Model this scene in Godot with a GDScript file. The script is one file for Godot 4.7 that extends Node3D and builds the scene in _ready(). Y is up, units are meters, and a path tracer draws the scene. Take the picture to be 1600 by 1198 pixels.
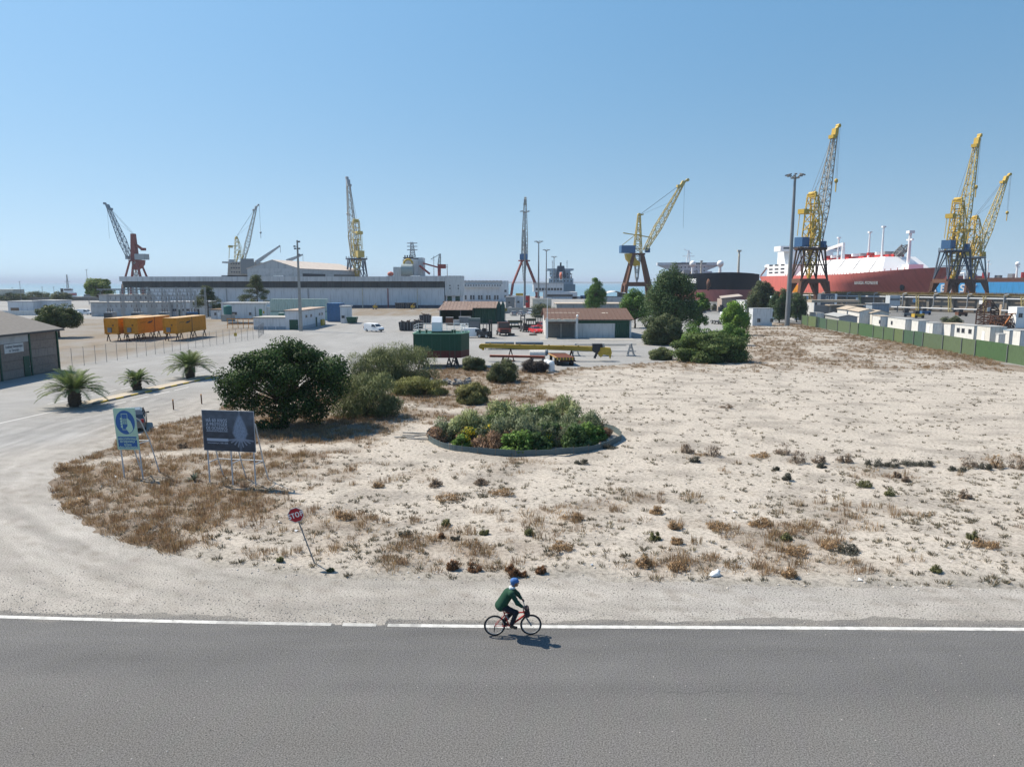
extends Node3D
# A shipyard seen from a few metres above the approach road. Units are metres, y up, the view runs along -z.

var R := RandomNumberGenerator.new()
var used := {}
var M := {}
var T := {}
var N1 := FastNoiseLite.new()
var N2 := FastNoiseLite.new()
var N3 := FastNoiseLite.new()

func _ready():
	R.seed = 7
	sky_and_camera()
	make_noise()
	make_textures()
	make_materials()
	build_setting()
	build_roadside()
	build_plants()
	build_left_yard()
	build_middle_yard()
	build_right_yard()
	build_ships()
	build_cranes()
	build_cyclist()

func sky_and_camera():
	var cam := Camera3D.new()
	cam.name = "camera"
	add_child(cam)
	cam.position = V3(0, 10.8, 0)
	cam.rotation_degrees = V3(-8.1, 0, 0)
	cam.fov = 56.7
	cam.near = .1
	cam.far = 60000.0
	cam.current = true
	var sun := DirectionalLight3D.new()
	sun.name = "sun"
	add_child(sun)
	var sun_dir := V3(.71, -1.0, .38).normalized()
	sun.look_at_from_position(Vector3.ZERO, sun_dir, Vector3.UP)
	sun.light_energy = 1.6
	sun.light_color = Color(1.0, .95, .87)
	sun.light_angular_distance = .53
	sun.shadow_enabled = true
	var env := Environment.new()
	env.background_mode = Environment.BG_SKY
	var sky := Sky.new()
	var pan := PanoramaSkyMaterial.new()
	pan.panorama = ImageTexture.create_from_image(sky_image(-sun_dir))
	sky.sky_material = pan
	env.sky = sky
	env.background_energy_multiplier = .667
	env.tonemap_mode = Environment.TONE_MAPPER_LINEAR
	env.tonemap_exposure = 1.5
	env.fog_enabled = true
	env.fog_density = .00013
	env.fog_light_color = Color(.86, .92, 1.0)
	env.sdfgi_enabled = true
	env.ssao_enabled = true
	env.ssil_enabled = true
	var we := WorldEnvironment.new()
	we.name = "environment"
	we.environment = env
	add_child(we)

func sky_image(to_sun: Vector3) -> Image:
	# clear summer sky: deep blue overhead, pale at the horizon, paler and whiter towards the sun's side
	var w := 512
	var h := 256
	var im := Image.create(w, h, false, Image.FORMAT_RGBF)
	var top := V3(.085, .25, .52)
	var mid := V3(.205, .47, .77)
	var low := V3(.58, .78, .91)
	for j in h:
		var el := PI / 2 - (j + .5) / h * PI
		var t := clampf(sin(maxf(el, .0)), .0, 1.0)
		var base := low.lerp(mid, 1.0 - pow(1.0 - t, 6.0)).lerp(top, 1.0 - pow(1.0 - t, 1.6))
		for i in w:
			var az := (i + .5) / w * TAU
			# the first column looks along -z, columns run to the right
			var d := V3(sin(az) * cos(el), sin(el), -cos(az) * cos(el))
			var c := d.dot(to_sun)
			var glow := pow(clampf(c * .5 + .5, .0, 1.0), 3.0)
			var k := base * (.78 + .72 * glow) + V3(.26, .24, .20) * glow * glow * (1.0 - .6 * t)
			im.set_pixel(i, j, Color(k.x, k.y, k.z))
	return im

# ---------- meshes ----------
class MB:
	func V3(x: float, y: float, z: float) -> Vector3:
		return Vector3(x, y, z)

	var v := PackedVector3Array()
	var n := PackedVector3Array()
	var c := PackedColorArray()
	var uv := PackedVector2Array()
	var tint := Color.WHITE
	var colored := false
	var mapped := false

	func paint(k: Color) -> MB:
		tint = k
		colored = true
		return self

	func tri(a: Vector3, b: Vector3, d: Vector3):
		# corners run counter-clockwise seen from outside; Godot's front faces run clockwise
		var m := (b - a).cross(d - a).normalized()
		v.append(a); v.append(d); v.append(b)
		n.append(m); n.append(m); n.append(m)
		c.append(tint); c.append(tint); c.append(tint)

	func tri_n(a: Vector3, b: Vector3, d: Vector3, na: Vector3, nb: Vector3, nd: Vector3):
		v.append(a); v.append(d); v.append(b)
		n.append(na); n.append(nd); n.append(nb)
		c.append(tint); c.append(tint); c.append(tint)

	func quad(a: Vector3, b: Vector3, d: Vector3, e: Vector3):
		tri(a, b, d)
		tri(a, d, e)

	func quad_n(a: Vector3, b: Vector3, d: Vector3, e: Vector3, na: Vector3, nb: Vector3, nd: Vector3, ne: Vector3):
		tri_n(a, b, d, na, nb, nd)
		tri_n(a, d, e, na, nd, ne)

	func quad_uv(a: Vector3, b: Vector3, d: Vector3, e: Vector3):
		# lower left, lower right, upper right, upper left
		mapped = true
		while uv.size() < v.size():
			uv.append(Vector2.ZERO)
		quad(a, b, d, e)
		for q in [Vector2(0, 1), Vector2(1, 0), Vector2(1, 1), Vector2(0, 1), Vector2(0, 0), Vector2(1, 0)]:
			uv.append(q)

	func hexa(p: Array):
		# p: four bottom corners counter-clockwise seen from above, then the four above them
		quad(p[3], p[2], p[1], p[0])
		quad(p[4], p[5], p[6], p[7])
		for i in 4:
			var j: int = (i + 1) % 4
			quad(p[i], p[j], p[4 + j], p[4 + i])

	func box(at: Vector3, s: Vector3, b := Basis()):
		var p := []
		for y in [-.5, .5]:
			for q in [[-.5, .5], [.5, .5], [.5, -.5], [-.5, -.5]]:
				p.append(at + b * V3(q[0] * s.x, y * s.y, q[1] * s.z))
		hexa(p)

	func slab(x0: float, x1: float, y0: float, y1: float, z0: float, z1: float):
		box(V3((x0 + x1) / 2, (y0 + y1) / 2, (z0 + z1) / 2), V3(absf(x1 - x0), absf(y1 - y0), absf(z1 - z0)))

	func bar(a: Vector3, b: Vector3, w: float, h := -1.0):
		var d := b - a
		var l := d.length()
		if l < .0001:
			return
		d /= l
		var up := Vector3.UP if absf(d.y) < .98 else Vector3.RIGHT
		var x := up.cross(d).normalized()
		var y := d.cross(x)
		box((a + b) / 2, V3(w, h if h > 0 else w, l), Basis(x, y, d))

	func tube(a: Vector3, b: Vector3, r0: float, r1: float, seg := 8, caps := true):
		var d := (b - a).normalized()
		var up := Vector3.UP if absf(d.y) < .98 else Vector3.RIGHT
		var x := up.cross(d).normalized()
		var y := d.cross(x)
		for i in seg:
			var t0 := TAU * i / seg
			var t1 := TAU * (i + 1) / seg
			var e0 := x * cos(t0) + y * sin(t0)
			var e1 := x * cos(t1) + y * sin(t1)
			quad_n(a + e0 * r0, a + e1 * r0, b + e1 * r1, b + e0 * r1, e0, e1, e1, e0)
			if caps:
				tri(a, a + e1 * r0, a + e0 * r0)
				tri(b, b + e0 * r1, b + e1 * r1)

	func path(pts: Array, r: float, seg := 6, r_end := -1.0):
		var k := pts.size() - 1
		for i in k:
			var r0 := r if r_end < 0 else lerpf(r, r_end, float(i) / k)
			var r1 := r if r_end < 0 else lerpf(r, r_end, float(i + 1) / k)
			tube(pts[i], pts[i + 1], r0, r1, seg, i == 0 or i == k - 1)

	func lathe(profile: Array, seg := 16, at := Vector3.ZERO, b := Basis()):
		# profile of (radius, height) from bottom to top
		for k in profile.size() - 1:
			var p: Vector2 = profile[k]
			var q: Vector2 = profile[k + 1]
			var sl := Vector2(q.y - p.y, p.x - q.x).normalized()
			for i in seg:
				var t0 := TAU * i / seg
				var t1 := TAU * (i + 1) / seg
				var c0 := V3(cos(t0), 0, -sin(t0))
				var c1 := V3(cos(t1), 0, -sin(t1))
				var n0 := b * (c0 * sl.x + Vector3.UP * sl.y)
				var n1 := b * (c1 * sl.x + Vector3.UP * sl.y)
				quad_n(at + b * (c0 * p.x + Vector3.UP * p.y), at + b * (c1 * p.x + Vector3.UP * p.y), at + b * (c1 * q.x + Vector3.UP * q.y), at + b * (c0 * q.x + Vector3.UP * q.y), n0, n1, n1, n0)

	func ball(at: Vector3, r: Vector3, seg := 10, rings := 6):
		for k in rings:
			for i in seg:
				var p := []
				for q in [[i, k], [i + 1, k], [i + 1, k + 1], [i, k + 1]]:
					var t: float = TAU * q[0] / seg
					var f: float = -PI / 2 + PI * q[1] / rings
					p.append(V3(cos(t) * cos(f), sin(f), -sin(t) * cos(f)))
				quad_n(at + p[0] * r, at + p[1] * r, at + p[2] * r, at + p[3] * r, p[0], p[1], p[2], p[3])

	func torus(at: Vector3, axis: Vector3, big: float, small: float, seg := 24, tubes := 8):
		var up := Vector3.UP if absf(axis.y) < .9 else Vector3.RIGHT
		var x := up.cross(axis).normalized()
		var y := axis.cross(x)
		for i in seg:
			for k in tubes:
				var p := []
				var m := []
				for q in [[i, k], [i + 1, k], [i + 1, k + 1], [i, k + 1]]:
					var e := x * cos(TAU * q[0] / seg) + y * sin(TAU * q[0] / seg)
					var nn := e * cos(TAU * q[1] / tubes) + axis * sin(TAU * q[1] / tubes)
					m.append(nn)
					p.append(at + e * big + nn * small)
				quad_n(p[0], p[1], p[2], p[3], m[0], m[1], m[2], m[3])

	func prism(poly: PackedVector2Array, a: float, b: float, axes := Basis(), at := Vector3.ZERO):
		# an outline in the local xy plane, counter-clockwise seen from +z, from z = a to z = b
		var k := poly.size()
		for i in k:
			var p := poly[i]
			var q := poly[(i + 1) % k]
			quad(at + axes * V3(p.x, p.y, a), at + axes * V3(q.x, q.y, a), at + axes * V3(q.x, q.y, b), at + axes * V3(p.x, p.y, b))
		var t := Geometry2D.triangulate_polygon(poly)
		for i in t.size() / 3:
			var p0 := poly[t[i * 3]]
			var p1 := poly[t[i * 3 + 1]]
			var p2 := poly[t[i * 3 + 2]]
			if (p1 - p0).cross(p2 - p0) < 0:
				var s := p1
				p1 = p2
				p2 = s
			tri(at + axes * V3(p0.x, p0.y, b), at + axes * V3(p1.x, p1.y, b), at + axes * V3(p2.x, p2.y, b))
			tri(at + axes * V3(p0.x, p0.y, a), at + axes * V3(p2.x, p2.y, a), at + axes * V3(p1.x, p1.y, a))

	func lattice(a: Vector3, b: Vector3, s0: Vector2, s1: Vector2, bays: int, chord: float, lace: float, side := Vector3.ZERO):
		# four chords from a to b with zigzag lacing; s is (across, deep) at each end
		var d := (b - a).normalized()
		var x := side if side != Vector3.ZERO else (Vector3.UP if absf(d.y) < .98 else Vector3.RIGHT).cross(d).normalized()
		var y := d.cross(x).normalized()
		var rows := []
		for k in bays + 1:
			var t := float(k) / bays
			var s := s0.lerp(s1, t) / 2
			var o := a.lerp(b, t)
			rows.append([o - x * s.x - y * s.y, o + x * s.x - y * s.y, o + x * s.x + y * s.y, o - x * s.x + y * s.y])
		for i in 4:
			bar(rows[0][i], rows[bays][i], chord)
			var j := (i + 1) % 4
			for k in bays:
				if (k + i) % 2 == 0:
					bar(rows[k][i], rows[k + 1][j], lace)
				else:
					bar(rows[k][j], rows[k + 1][i], lace)
				bar(rows[k][i], rows[k][j], lace)

	func mesh() -> ArrayMesh:
		var arr := []
		arr.resize(Mesh.ARRAY_MAX)
		arr[Mesh.ARRAY_VERTEX] = v
		arr[Mesh.ARRAY_NORMAL] = n
		if colored:
			arr[Mesh.ARRAY_COLOR] = c
		if mapped:
			while uv.size() < v.size():
				uv.append(Vector2.ZERO)
			arr[Mesh.ARRAY_TEX_UV] = uv
		var m := ArrayMesh.new()
		m.add_surface_from_arrays(Mesh.PRIMITIVE_TRIANGLES, arr)
		return m

func numbered(called: String) -> String:
	if not used.has(called):
		used[called] = 0
		return called
	used[called] += 1
	return "%s_%03d" % [called, used[called]]

func tag(o: Node3D, label: String, category: String, group := "") -> Node3D:
	o.set_meta("label", label)
	o.set_meta("category", category)
	if group:
		o.set_meta("group", group)
	return o

func thing(called: String, label: String, category: String, at := Vector3.ZERO, turn := .0, group := "") -> Node3D:
	var o := Node3D.new()
	o.name = numbered(called)
	add_child(o)
	o.position = at
	o.rotation.y = turn
	return tag(o, label, category, group)

func part(parent: Node3D, called: String, what, mat: Material, label := "") -> MeshInstance3D:
	var o := MeshInstance3D.new()
	o.name = called
	o.mesh = what.mesh() if what is MB else what
	o.material_override = mat
	parent.add_child(o, true)
	if label:
		o.set_meta("label", label)
	return o

func solo(called: String, what, mat: Material, label: String, category: String, at := Vector3.ZERO, turn := .0, group := "") -> MeshInstance3D:
	var o := MeshInstance3D.new()
	o.name = numbered(called)
	o.mesh = what.mesh() if what is MB else what
	o.material_override = mat
	add_child(o)
	o.position = at
	o.rotation.y = turn
	tag(o, label, category, group)
	return o

func struct(called: String, what, mat: Material) -> MeshInstance3D:
	var o := MeshInstance3D.new()
	o.name = numbered(called)
	o.mesh = what.mesh() if what is MB else what
	o.material_override = mat
	add_child(o)
	o.set_meta("kind", "structure")
	return o

func copy_of(o: Node3D, at: Vector3, turn: float, label: String, called := "") -> Node3D:
	var r: Node3D = o.duplicate()
	r.name = numbered(called if called else String(o.name))
	add_child(r)
	r.position = at
	r.rotation.y = turn
	r.set_meta("label", label)
	return r

func one_box(s: Vector3, at := Vector3.ZERO, b := Basis()) -> MB:
	var m := MB.new()
	m.box(at, s, b)
	return m

func SL(x0: float, x1: float, y0: float, y1: float, z0: float, z1: float) -> MB:
	var m := MB.new()
	m.slab(x0, x1, y0, y1, z0, z1)
	return m

func rnd(a: float, b: float) -> float:
	return R.randf_range(a, b)

func lettering(s: String, height: float, depth := .012, font_name := "Droid Sans", weight := 700) -> TextMesh:
	var t := TextMesh.new()
	var f := SystemFont.new()
	f.font_names = PackedStringArray([font_name])
	f.font_weight = weight
	t.font = f
	t.text = s
	t.font_size = 64
	t.pixel_size = height / 46.0
	t.depth = depth
	t.curve_step = 2.0
	return t

# ---------- noise, textures, materials ----------
func make_noise():
	N1.seed = 3
	N1.noise_type = FastNoiseLite.TYPE_SIMPLEX_SMOOTH
	N1.frequency = 1.0
	N1.fractal_type = FastNoiseLite.FRACTAL_FBM
	N1.fractal_octaves = 4
	N2.seed = 11
	N2.noise_type = FastNoiseLite.TYPE_SIMPLEX_SMOOTH
	N2.frequency = 1.0
	N2.fractal_type = FastNoiseLite.FRACTAL_FBM
	N2.fractal_octaves = 2
	N3.seed = 29
	N3.noise_type = FastNoiseLite.TYPE_CELLULAR
	N3.frequency = 1.0

func noise_tex(seed_: int, freq: float, octaves: int, stops: Array, size := 512, kind := FastNoiseLite.TYPE_SIMPLEX_SMOOTH, wide := 0) -> Texture2D:
	# stops: [offset, Color] pairs; wide stretches the pattern along v (streaks)
	var n := FastNoiseLite.new()
	n.seed = seed_
	n.noise_type = kind
	n.frequency = freq
	n.fractal_type = FastNoiseLite.FRACTAL_FBM
	n.fractal_octaves = octaves
	var im := n.get_seamless_image(size, size if wide == 0 else wide)
	if wide:
		im.resize(size, size, Image.INTERPOLATE_CUBIC)
	var g := Gradient.new()
	g.offsets = PackedFloat32Array(stops.map(func(s): return s[0]))
	g.colors = PackedColorArray(stops.map(func(s): return s[1]))
	var lut := PackedByteArray()
	for i in 256:
		var c := g.sample(i / 255.0)
		lut.append(roundi(c.r * 255)); lut.append(roundi(c.g * 255)); lut.append(roundi(c.b * 255))
	im.convert(Image.FORMAT_L8)
	var src := im.get_data()
	var dst := PackedByteArray()
	dst.resize(src.size() * 3)
	for i in src.size():
		var k := src[i] * 3
		dst[i * 3] = lut[k]
		dst[i * 3 + 1] = lut[k + 1]
		dst[i * 3 + 2] = lut[k + 2]
	return ImageTexture.create_from_image(Image.create_from_data(size, size, false, Image.FORMAT_RGB8, dst))

func gr(x: float) -> Color:
	return Color(x, x, x).linear_to_srgb()

func make_textures():
	T.grime = noise_tex(5, .012, 5, [[.0, gr(.72)], [.45, gr(.93)], [.6, gr(1.0)], [1.0, gr(.9)]])
	T.streak = noise_tex(8, .03, 4, [[.0, gr(.66)], [.35, gr(.9)], [.6, gr(1.0)], [1.0, gr(.86)]], 512, FastNoiseLite.TYPE_SIMPLEX_SMOOTH, 48)
	T.rust = noise_tex(15, .016, 5, [[.0, Color(.42, .30, .24)], [.4, Color(.62, .42, .33)], [.55, Color(.78, .62, .54)], [.75, Color(.66, .44, .34)], [1.0, Color(.85, .78, .72)]])
	T.rust_pale = noise_tex(16, .02, 5, [[.0, Color(.58, .46, .40)], [.4, Color(.76, .67, .61)], [.55, Color(.88, .84, .82)], [.75, Color(.74, .62, .56)], [1.0, Color(.92, .90, .88)]])
	T.speck = noise_tex(21, .16, 4, [[.0, gr(.25)], [.3, gr(.55)], [.5, gr(.82)], [.66, gr(.97)], [1.0, gr(1.0)]], 1024)
	T.grit = noise_tex(22, .055, 6, [[.0, gr(.4)], [.36, gr(.72)], [.52, gr(.93)], [1.0, gr(1.0)]], 1024)
	T.patch = noise_tex(31, .010, 6, [[.0, gr(.80)], [.5, gr(.95)], [1.0, gr(1.0)]], 1024)
	T.mottle = noise_tex(33, .035, 5, [[.0, gr(.52)], [.38, gr(.80)], [.55, gr(.97)], [1.0, gr(1.0)]], 1024)
	T.tar = noise_tex(34, .085, 5, [[.0, gr(.42)], [.34, gr(.70)], [.5, gr(.86)], [.64, gr(.96)], [1.0, gr(1.0)]], 1024)
	T.soft = noise_tex(32, .02, 5, [[.0, gr(.9)], [.5, gr(.97)], [1.0, gr(1.0)]], 512)
	T.bump = noise_tex(41, .06, 5, [[.0, gr(.0)], [1.0, gr(1.0)]], 1024)
	T.leafy = noise_tex(51, .05, 3, [[.0, gr(.7)], [1.0, gr(1.0)]], 256)

func mat(lin: Color, rough := .75, tex = null, scale := .2, metal := .0, world := false) -> StandardMaterial3D:
	var m := StandardMaterial3D.new()
	m.albedo_color = lin.linear_to_srgb()
	m.roughness = rough
	m.metallic = metal
	m.metallic_specular = .4
	if tex:
		m.albedo_texture = tex
		m.uv1_triplanar = true
		m.uv1_world_triplanar = world
		m.uv1_scale = Vector3.ONE * scale
	return m

func leaf_mat(backlight := .25) -> StandardMaterial3D:
	var m := StandardMaterial3D.new()
	m.albedo_color = Color.WHITE
	m.vertex_color_use_as_albedo = true
	m.roughness = .6
	m.metallic_specular = .3
	m.cull_mode = BaseMaterial3D.CULL_DISABLED
	m.backlight_enabled = true
	m.backlight = gr(backlight).linear_to_srgb()
	return m

func make_materials():
	M.white = mat(Color(.56, .57, .57), .6, T.streak, .12)
	M.white_clean = mat(Color(.78, .79, .80), .45)
	M.white_wall = mat(Color(.60, .62, .65), .8, T.streak, .06)
	M.cream = mat(Color(.55, .52, .45), .8, T.grime, .1)
	M.pale_grey = mat(Color(.42, .43, .44), .8, T.grime, .08)
	M.concrete = mat(Color(.33, .32, .30), .9, T.grime, .12)
	M.dark_concrete = mat(Color(.19, .175, .155), .9, T.streak, .05)
	M.galv = mat(Color(.36, .37, .38), .5, T.grime, .3, .3)
	M.steel_grey = mat(Color(.20, .21, .22), .55, T.grime, .3, .2)
	M.dark = mat(Color(.035, .036, .04), .6)
	M.black_rubber = mat(Color(.02, .02, .021), .8)
	M.glass = mat(Color(.03, .035, .045), .12)
	M.glass.metallic_specular = .6
	M.yellow = mat(Color(.52, .35, .05), .55, T.grime, .25)
	M.pale_yellow = mat(Color(.46, .38, .16), .6, T.grime, .25)
	M.orange = mat(Color(.60, .24, .012), .5, T.grime, .15)
	M.green = mat(Color(.018, .075, .045), .55, T.streak, .15)
	M.green_door = mat(Color(.02, .075, .05), .6, T.streak, .2)
	M.fence_green = mat(Color(.075, .17, .075), .55, T.streak, .25)
	M.blue = mat(Color(.045, .125, .26), .5, T.grime, .2)
	M.red = mat(Color(.45, .035, .03), .5, T.grime, .2)
	M.rust = mat(Color(1, 1, 1) * .42, .9, T.rust, .16)
	M.rust_brown = mat(Color(.13, .062, .04), .85, T.grime, .3)
	M.rust_dark = mat(Color(.07, .04, .03), .9, T.grime, .4)
	M.wood = mat(Color(.22, .15, .10), .9, T.streak, .5)
	M.bark = mat(Color(.10, .078, .058), .95, T.streak, .8)
	M.leaf = leaf_mat(.3)
	M.dry = leaf_mat(.3)
	M.paint = mat(Color(.74, .74, .73), .7, T.speck, .8, .0, true)
	M.kerb_yellow = mat(Color(.55, .38, .06), .8, T.grime, .6)
	M.kerb_dark = mat(Color(.19, .18, .17), .85, T.grime, .6)
	M.stone = mat(Color(1, 1, 1), .95)
	M.stone.vertex_color_use_as_albedo = true
	M.scrap_blue = mat(Color(.35, .45, .60), .6)
	M.white_pipe = mat(Color(.48, .50, .53), .45, T.grime, .6)
	M.louvre_a = mat(Color(.17, .16, .15), .8, T.streak, .1)
	M.louvre_b = mat(Color(.14, .135, .13), .8, T.streak, .1)
	M.red_pipe = mat(Color(.25, .05, .045), .7, T.grime, .3)
	M.olive = mat(Color(.06, .065, .04), .7, T.grime, .4)
	M.wood_pale = mat(Color(.36, .34, .31), .95, T.streak, .8)
	M.mast_grey = mat(Color(.20, .21, .22), .5, T.streak, .2, .2)
	M.orange_rust = mat(Color(.32, .11, .035), .85, T.grime, .4)
	M.boom_grey = mat(Color(.30, .29, .26), .6, T.grime, .3)
	M.boom_yellow = mat(Color(.50, .39, .13), .6, T.grime, .3)
	M.boom_blue = mat(Color(.17, .21, .25), .6, T.grime, .3)
	M.steel_blue = mat(Color(.08, .10, .14), .6, T.grime, .3)
	M.red_leg = mat(Color(.22, .055, .045), .7, T.grime, .3)
	M.rope = mat(Color(.12, .13, .14), .7)
	M.fascia = mat(Color(.56, .57, .58), .8, T.streak, .05)

# ---------- the setting ----------
var FIELD := PackedVector2Array([Vector2(-26.3, -39.64), Vector2(-24.74, -36.57), Vector2(-21.7, -32.82), Vector2(-18.7, -30.23), Vector2(-16.52, -28.59), Vector2(-14.12, -27.24), Vector2(-11.65, -26.26), Vector2(-9.65, -25.52), Vector2(-7.56, -24.94), Vector2(-5.63, -24.77), Vector2(-3.76, -24.82), Vector2(-.93, -24.65), Vector2(2.36, -24.88), Vector2(4.63, -24.43), Vector2(9.19, -24.21), Vector2(13.72, -24.1), Vector2(18.18, -23.94), Vector2(30, -24), Vector2(60, -24.2), Vector2(64, -70), Vector2(67.13, -92.55), Vector2(70.45, -125.87), Vector2(71.77, -159.4), Vector2(75.21, -183.78), Vector2(80.84, -216.87), Vector2(72.08, -216.87), Vector2(35.26, -122.01), Vector2(20.07, -96.31), Vector2(11.75, -92.55), Vector2(4.71, -86.45), Vector2(-.8, -88.4), Vector2(-4.58, -91.83), Vector2(-8.82, -88.4), Vector2(-15.15, -83.4), Vector2(-19.04, -80.55), Vector2(-22.09, -73.5), Vector2(-26.11, -65.3), Vector2(-25.13, -58.42), Vector2(-26.79, -53.06), Vector2(-26.63, -46.62), Vector2(-26.98, -42.3)])

func edge_distance(p: Vector2, poly: PackedVector2Array) -> float:
	# positive inside
	var best := 1e9
	var inside := false
	var k := poly.size()
	var j := k - 1
	for i in k:
		var a := poly[i]
		var b := poly[j]
		if (a.y > p.y) != (b.y > p.y) and p.x < (b.x - a.x) * (p.y - a.y) / (b.y - a.y) + a.x:
			inside = not inside
		var ab := b - a
		var t := clampf((p - a).dot(ab) / maxf(ab.length_squared(), 1e-6), .0, 1.0)
		best = minf(best, p.distance_squared_to(a + ab * t))
		j = i
	return sqrt(best) * (1.0 if inside else -1.0)

func bump_at(x: float, z: float, s: float) -> float:
	return N2.get_noise_2d(x * s, z * s)

func dryness(x: float, z: float) -> float:
	# how much dead grass covers the sand; one term also darkens tree shade
	var a := N1.get_noise_2d(x * .09 + 40.0, z * .13)
	var b := N1.get_noise_2d(x * .35, z * .5 + 9.0)
	var k := -.22 + a * .7 + b * .35
	k += .95 * smoothstep(-7.0, -17.0, x + .12 * (z + 40.0)) * smoothstep(-25.5, -28.0, z) * smoothstep(-62.0, -50.0, z)
	k += .30 * smoothstep(-24.0, -26.0, z) * smoothstep(-37.0, -31.0, z)
	k -= .45 * smoothstep(-48.0, -54.0, z) * smoothstep(2.0, 14.0, x) * smoothstep(-92.0, -82.0, z)
	k += .5 * smoothstep(-72.0, -88.0, z)
	k += .6 * smoothstep(9.0, 2.0, 76.4 - (z + 186.0) * .0935 - x)
	k += .5 * smoothstep(-56.0, -64.0, z) * smoothstep(10.0, 2.0, x)
	k += .35 * smoothstep(-50.0, -58.0, z) * smoothstep(4.0, -4.0, x)
	k += .9 * smoothstep(8.0, 3.0, Vector2(x + 14.5, (z + 51.5) * 1.3).length())  # dead grass, browned also to deepen the big tree's shadow on the sand
	# the bare track that crosses the grass towards the hoardings
	var track: float = absf((z + 44.0) - (x + 19.0) * -.28 - .5 * sin(x * .4))
	k -= .7 * smoothstep(1.5, .4, track) * smoothstep(-9.0, -13.0, x) * smoothstep(-27.0, -25.0, x)
	return clampf(k, .0, 1.0)

func grid_rows(z0: float, z1: float, first: float, grow: float) -> Array:
	var rows := [z0]
	var s := first
	while rows[-1] > z1:
		rows.append(maxf(rows[-1] - s, z1))
		s *= grow
	return rows

func sheet(xs: Array, zs: Array, height: Callable, color: Callable) -> ArrayMesh:
	# a net of corners; height() may return NAN where there is none
	var v := PackedVector3Array()
	var c := PackedColorArray()
	var idx := PackedInt32Array()
	var w := xs.size()
	for z in zs:
		for x in xs:
			var y: float = height.call(x, z)
			v.append(V3(x, y if not is_nan(y) else -1.0, z))
			c.append(color.call(x, z) if not is_nan(y) else Color.BLACK)
			
	var ok := PackedByteArray()
	ok.resize(v.size())
	for i in v.size():
		ok[i] = 1 if v[i].y > -.5 else 0
	for j in zs.size() - 1:
		for i in w - 1:
			var a := j * w + i
			if ok[a] and ok[a + 1] and ok[a + w] and ok[a + w + 1]:
				# rows run away from the viewer
				idx.append_array([a, a + w, a + 1, a + 1, a + w, a + w + 1])
	var n := PackedVector3Array()
	n.resize(v.size())
	for i in idx.size() / 3:
		var p := idx[i * 3]
		var q := idx[i * 3 + 1]
		var r := idx[i * 3 + 2]
		var m := (v[r] - v[p]).cross(v[q] - v[p])
		n[p] += m
		n[q] += m
		n[r] += m
	for i in n.size():
		n[i] = n[i].normalized() if n[i].length_squared() > 0 else Vector3.UP
	var arr := []
	arr.resize(Mesh.ARRAY_MAX)
	arr[Mesh.ARRAY_VERTEX] = v
	arr[Mesh.ARRAY_NORMAL] = n
	arr[Mesh.ARRAY_COLOR] = c
	arr[Mesh.ARRAY_INDEX] = idx
	var m := ArrayMesh.new()
	m.add_surface_from_arrays(Mesh.PRIMITIVE_TRIANGLES, arr)
	return m

func ground_mat(rough: float, fine: Texture2D, fine_scale: float, coarse: Texture2D, coarse_scale: float, relief: float) -> StandardMaterial3D:
	var m := StandardMaterial3D.new()
	m.vertex_color_use_as_albedo = true
	m.roughness = rough
	m.metallic_specular = .25
	m.albedo_texture = fine
	m.uv1_triplanar = true
	m.uv1_world_triplanar = true
	m.uv1_scale = Vector3.ONE * fine_scale
	m.uv2_triplanar = true
	m.uv2_world_triplanar = true
	m.uv2_scale = Vector3.ONE * coarse_scale
	m.detail_enabled = true
	m.detail_albedo = coarse
	m.detail_blend_mode = BaseMaterial3D.BLEND_MODE_MUL
	m.detail_uv_layer = BaseMaterial3D.DETAIL_UV_2
	if relief > 0:
		m.heightmap_enabled = true
		m.heightmap_texture = T.bump
		m.heightmap_scale = relief
	return m

func spaced(a: float, b: float, fine: float, lo: float, hi: float, grow := 1.25) -> Array:
	# fine spacing between lo and hi, growing outwards to a and b
	var r := []
	var x := lo
	while x < hi:
		r.append(x)
		x += fine
	r.append(hi)
	var s := fine
	while r[-1] < b:
		s *= grow
		r.append(minf(r[-1] + s, b))
	s = fine
	while r[0] > a:
		s *= grow
		r.push_front(maxf(r[0] - s, a))
	return r

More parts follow.
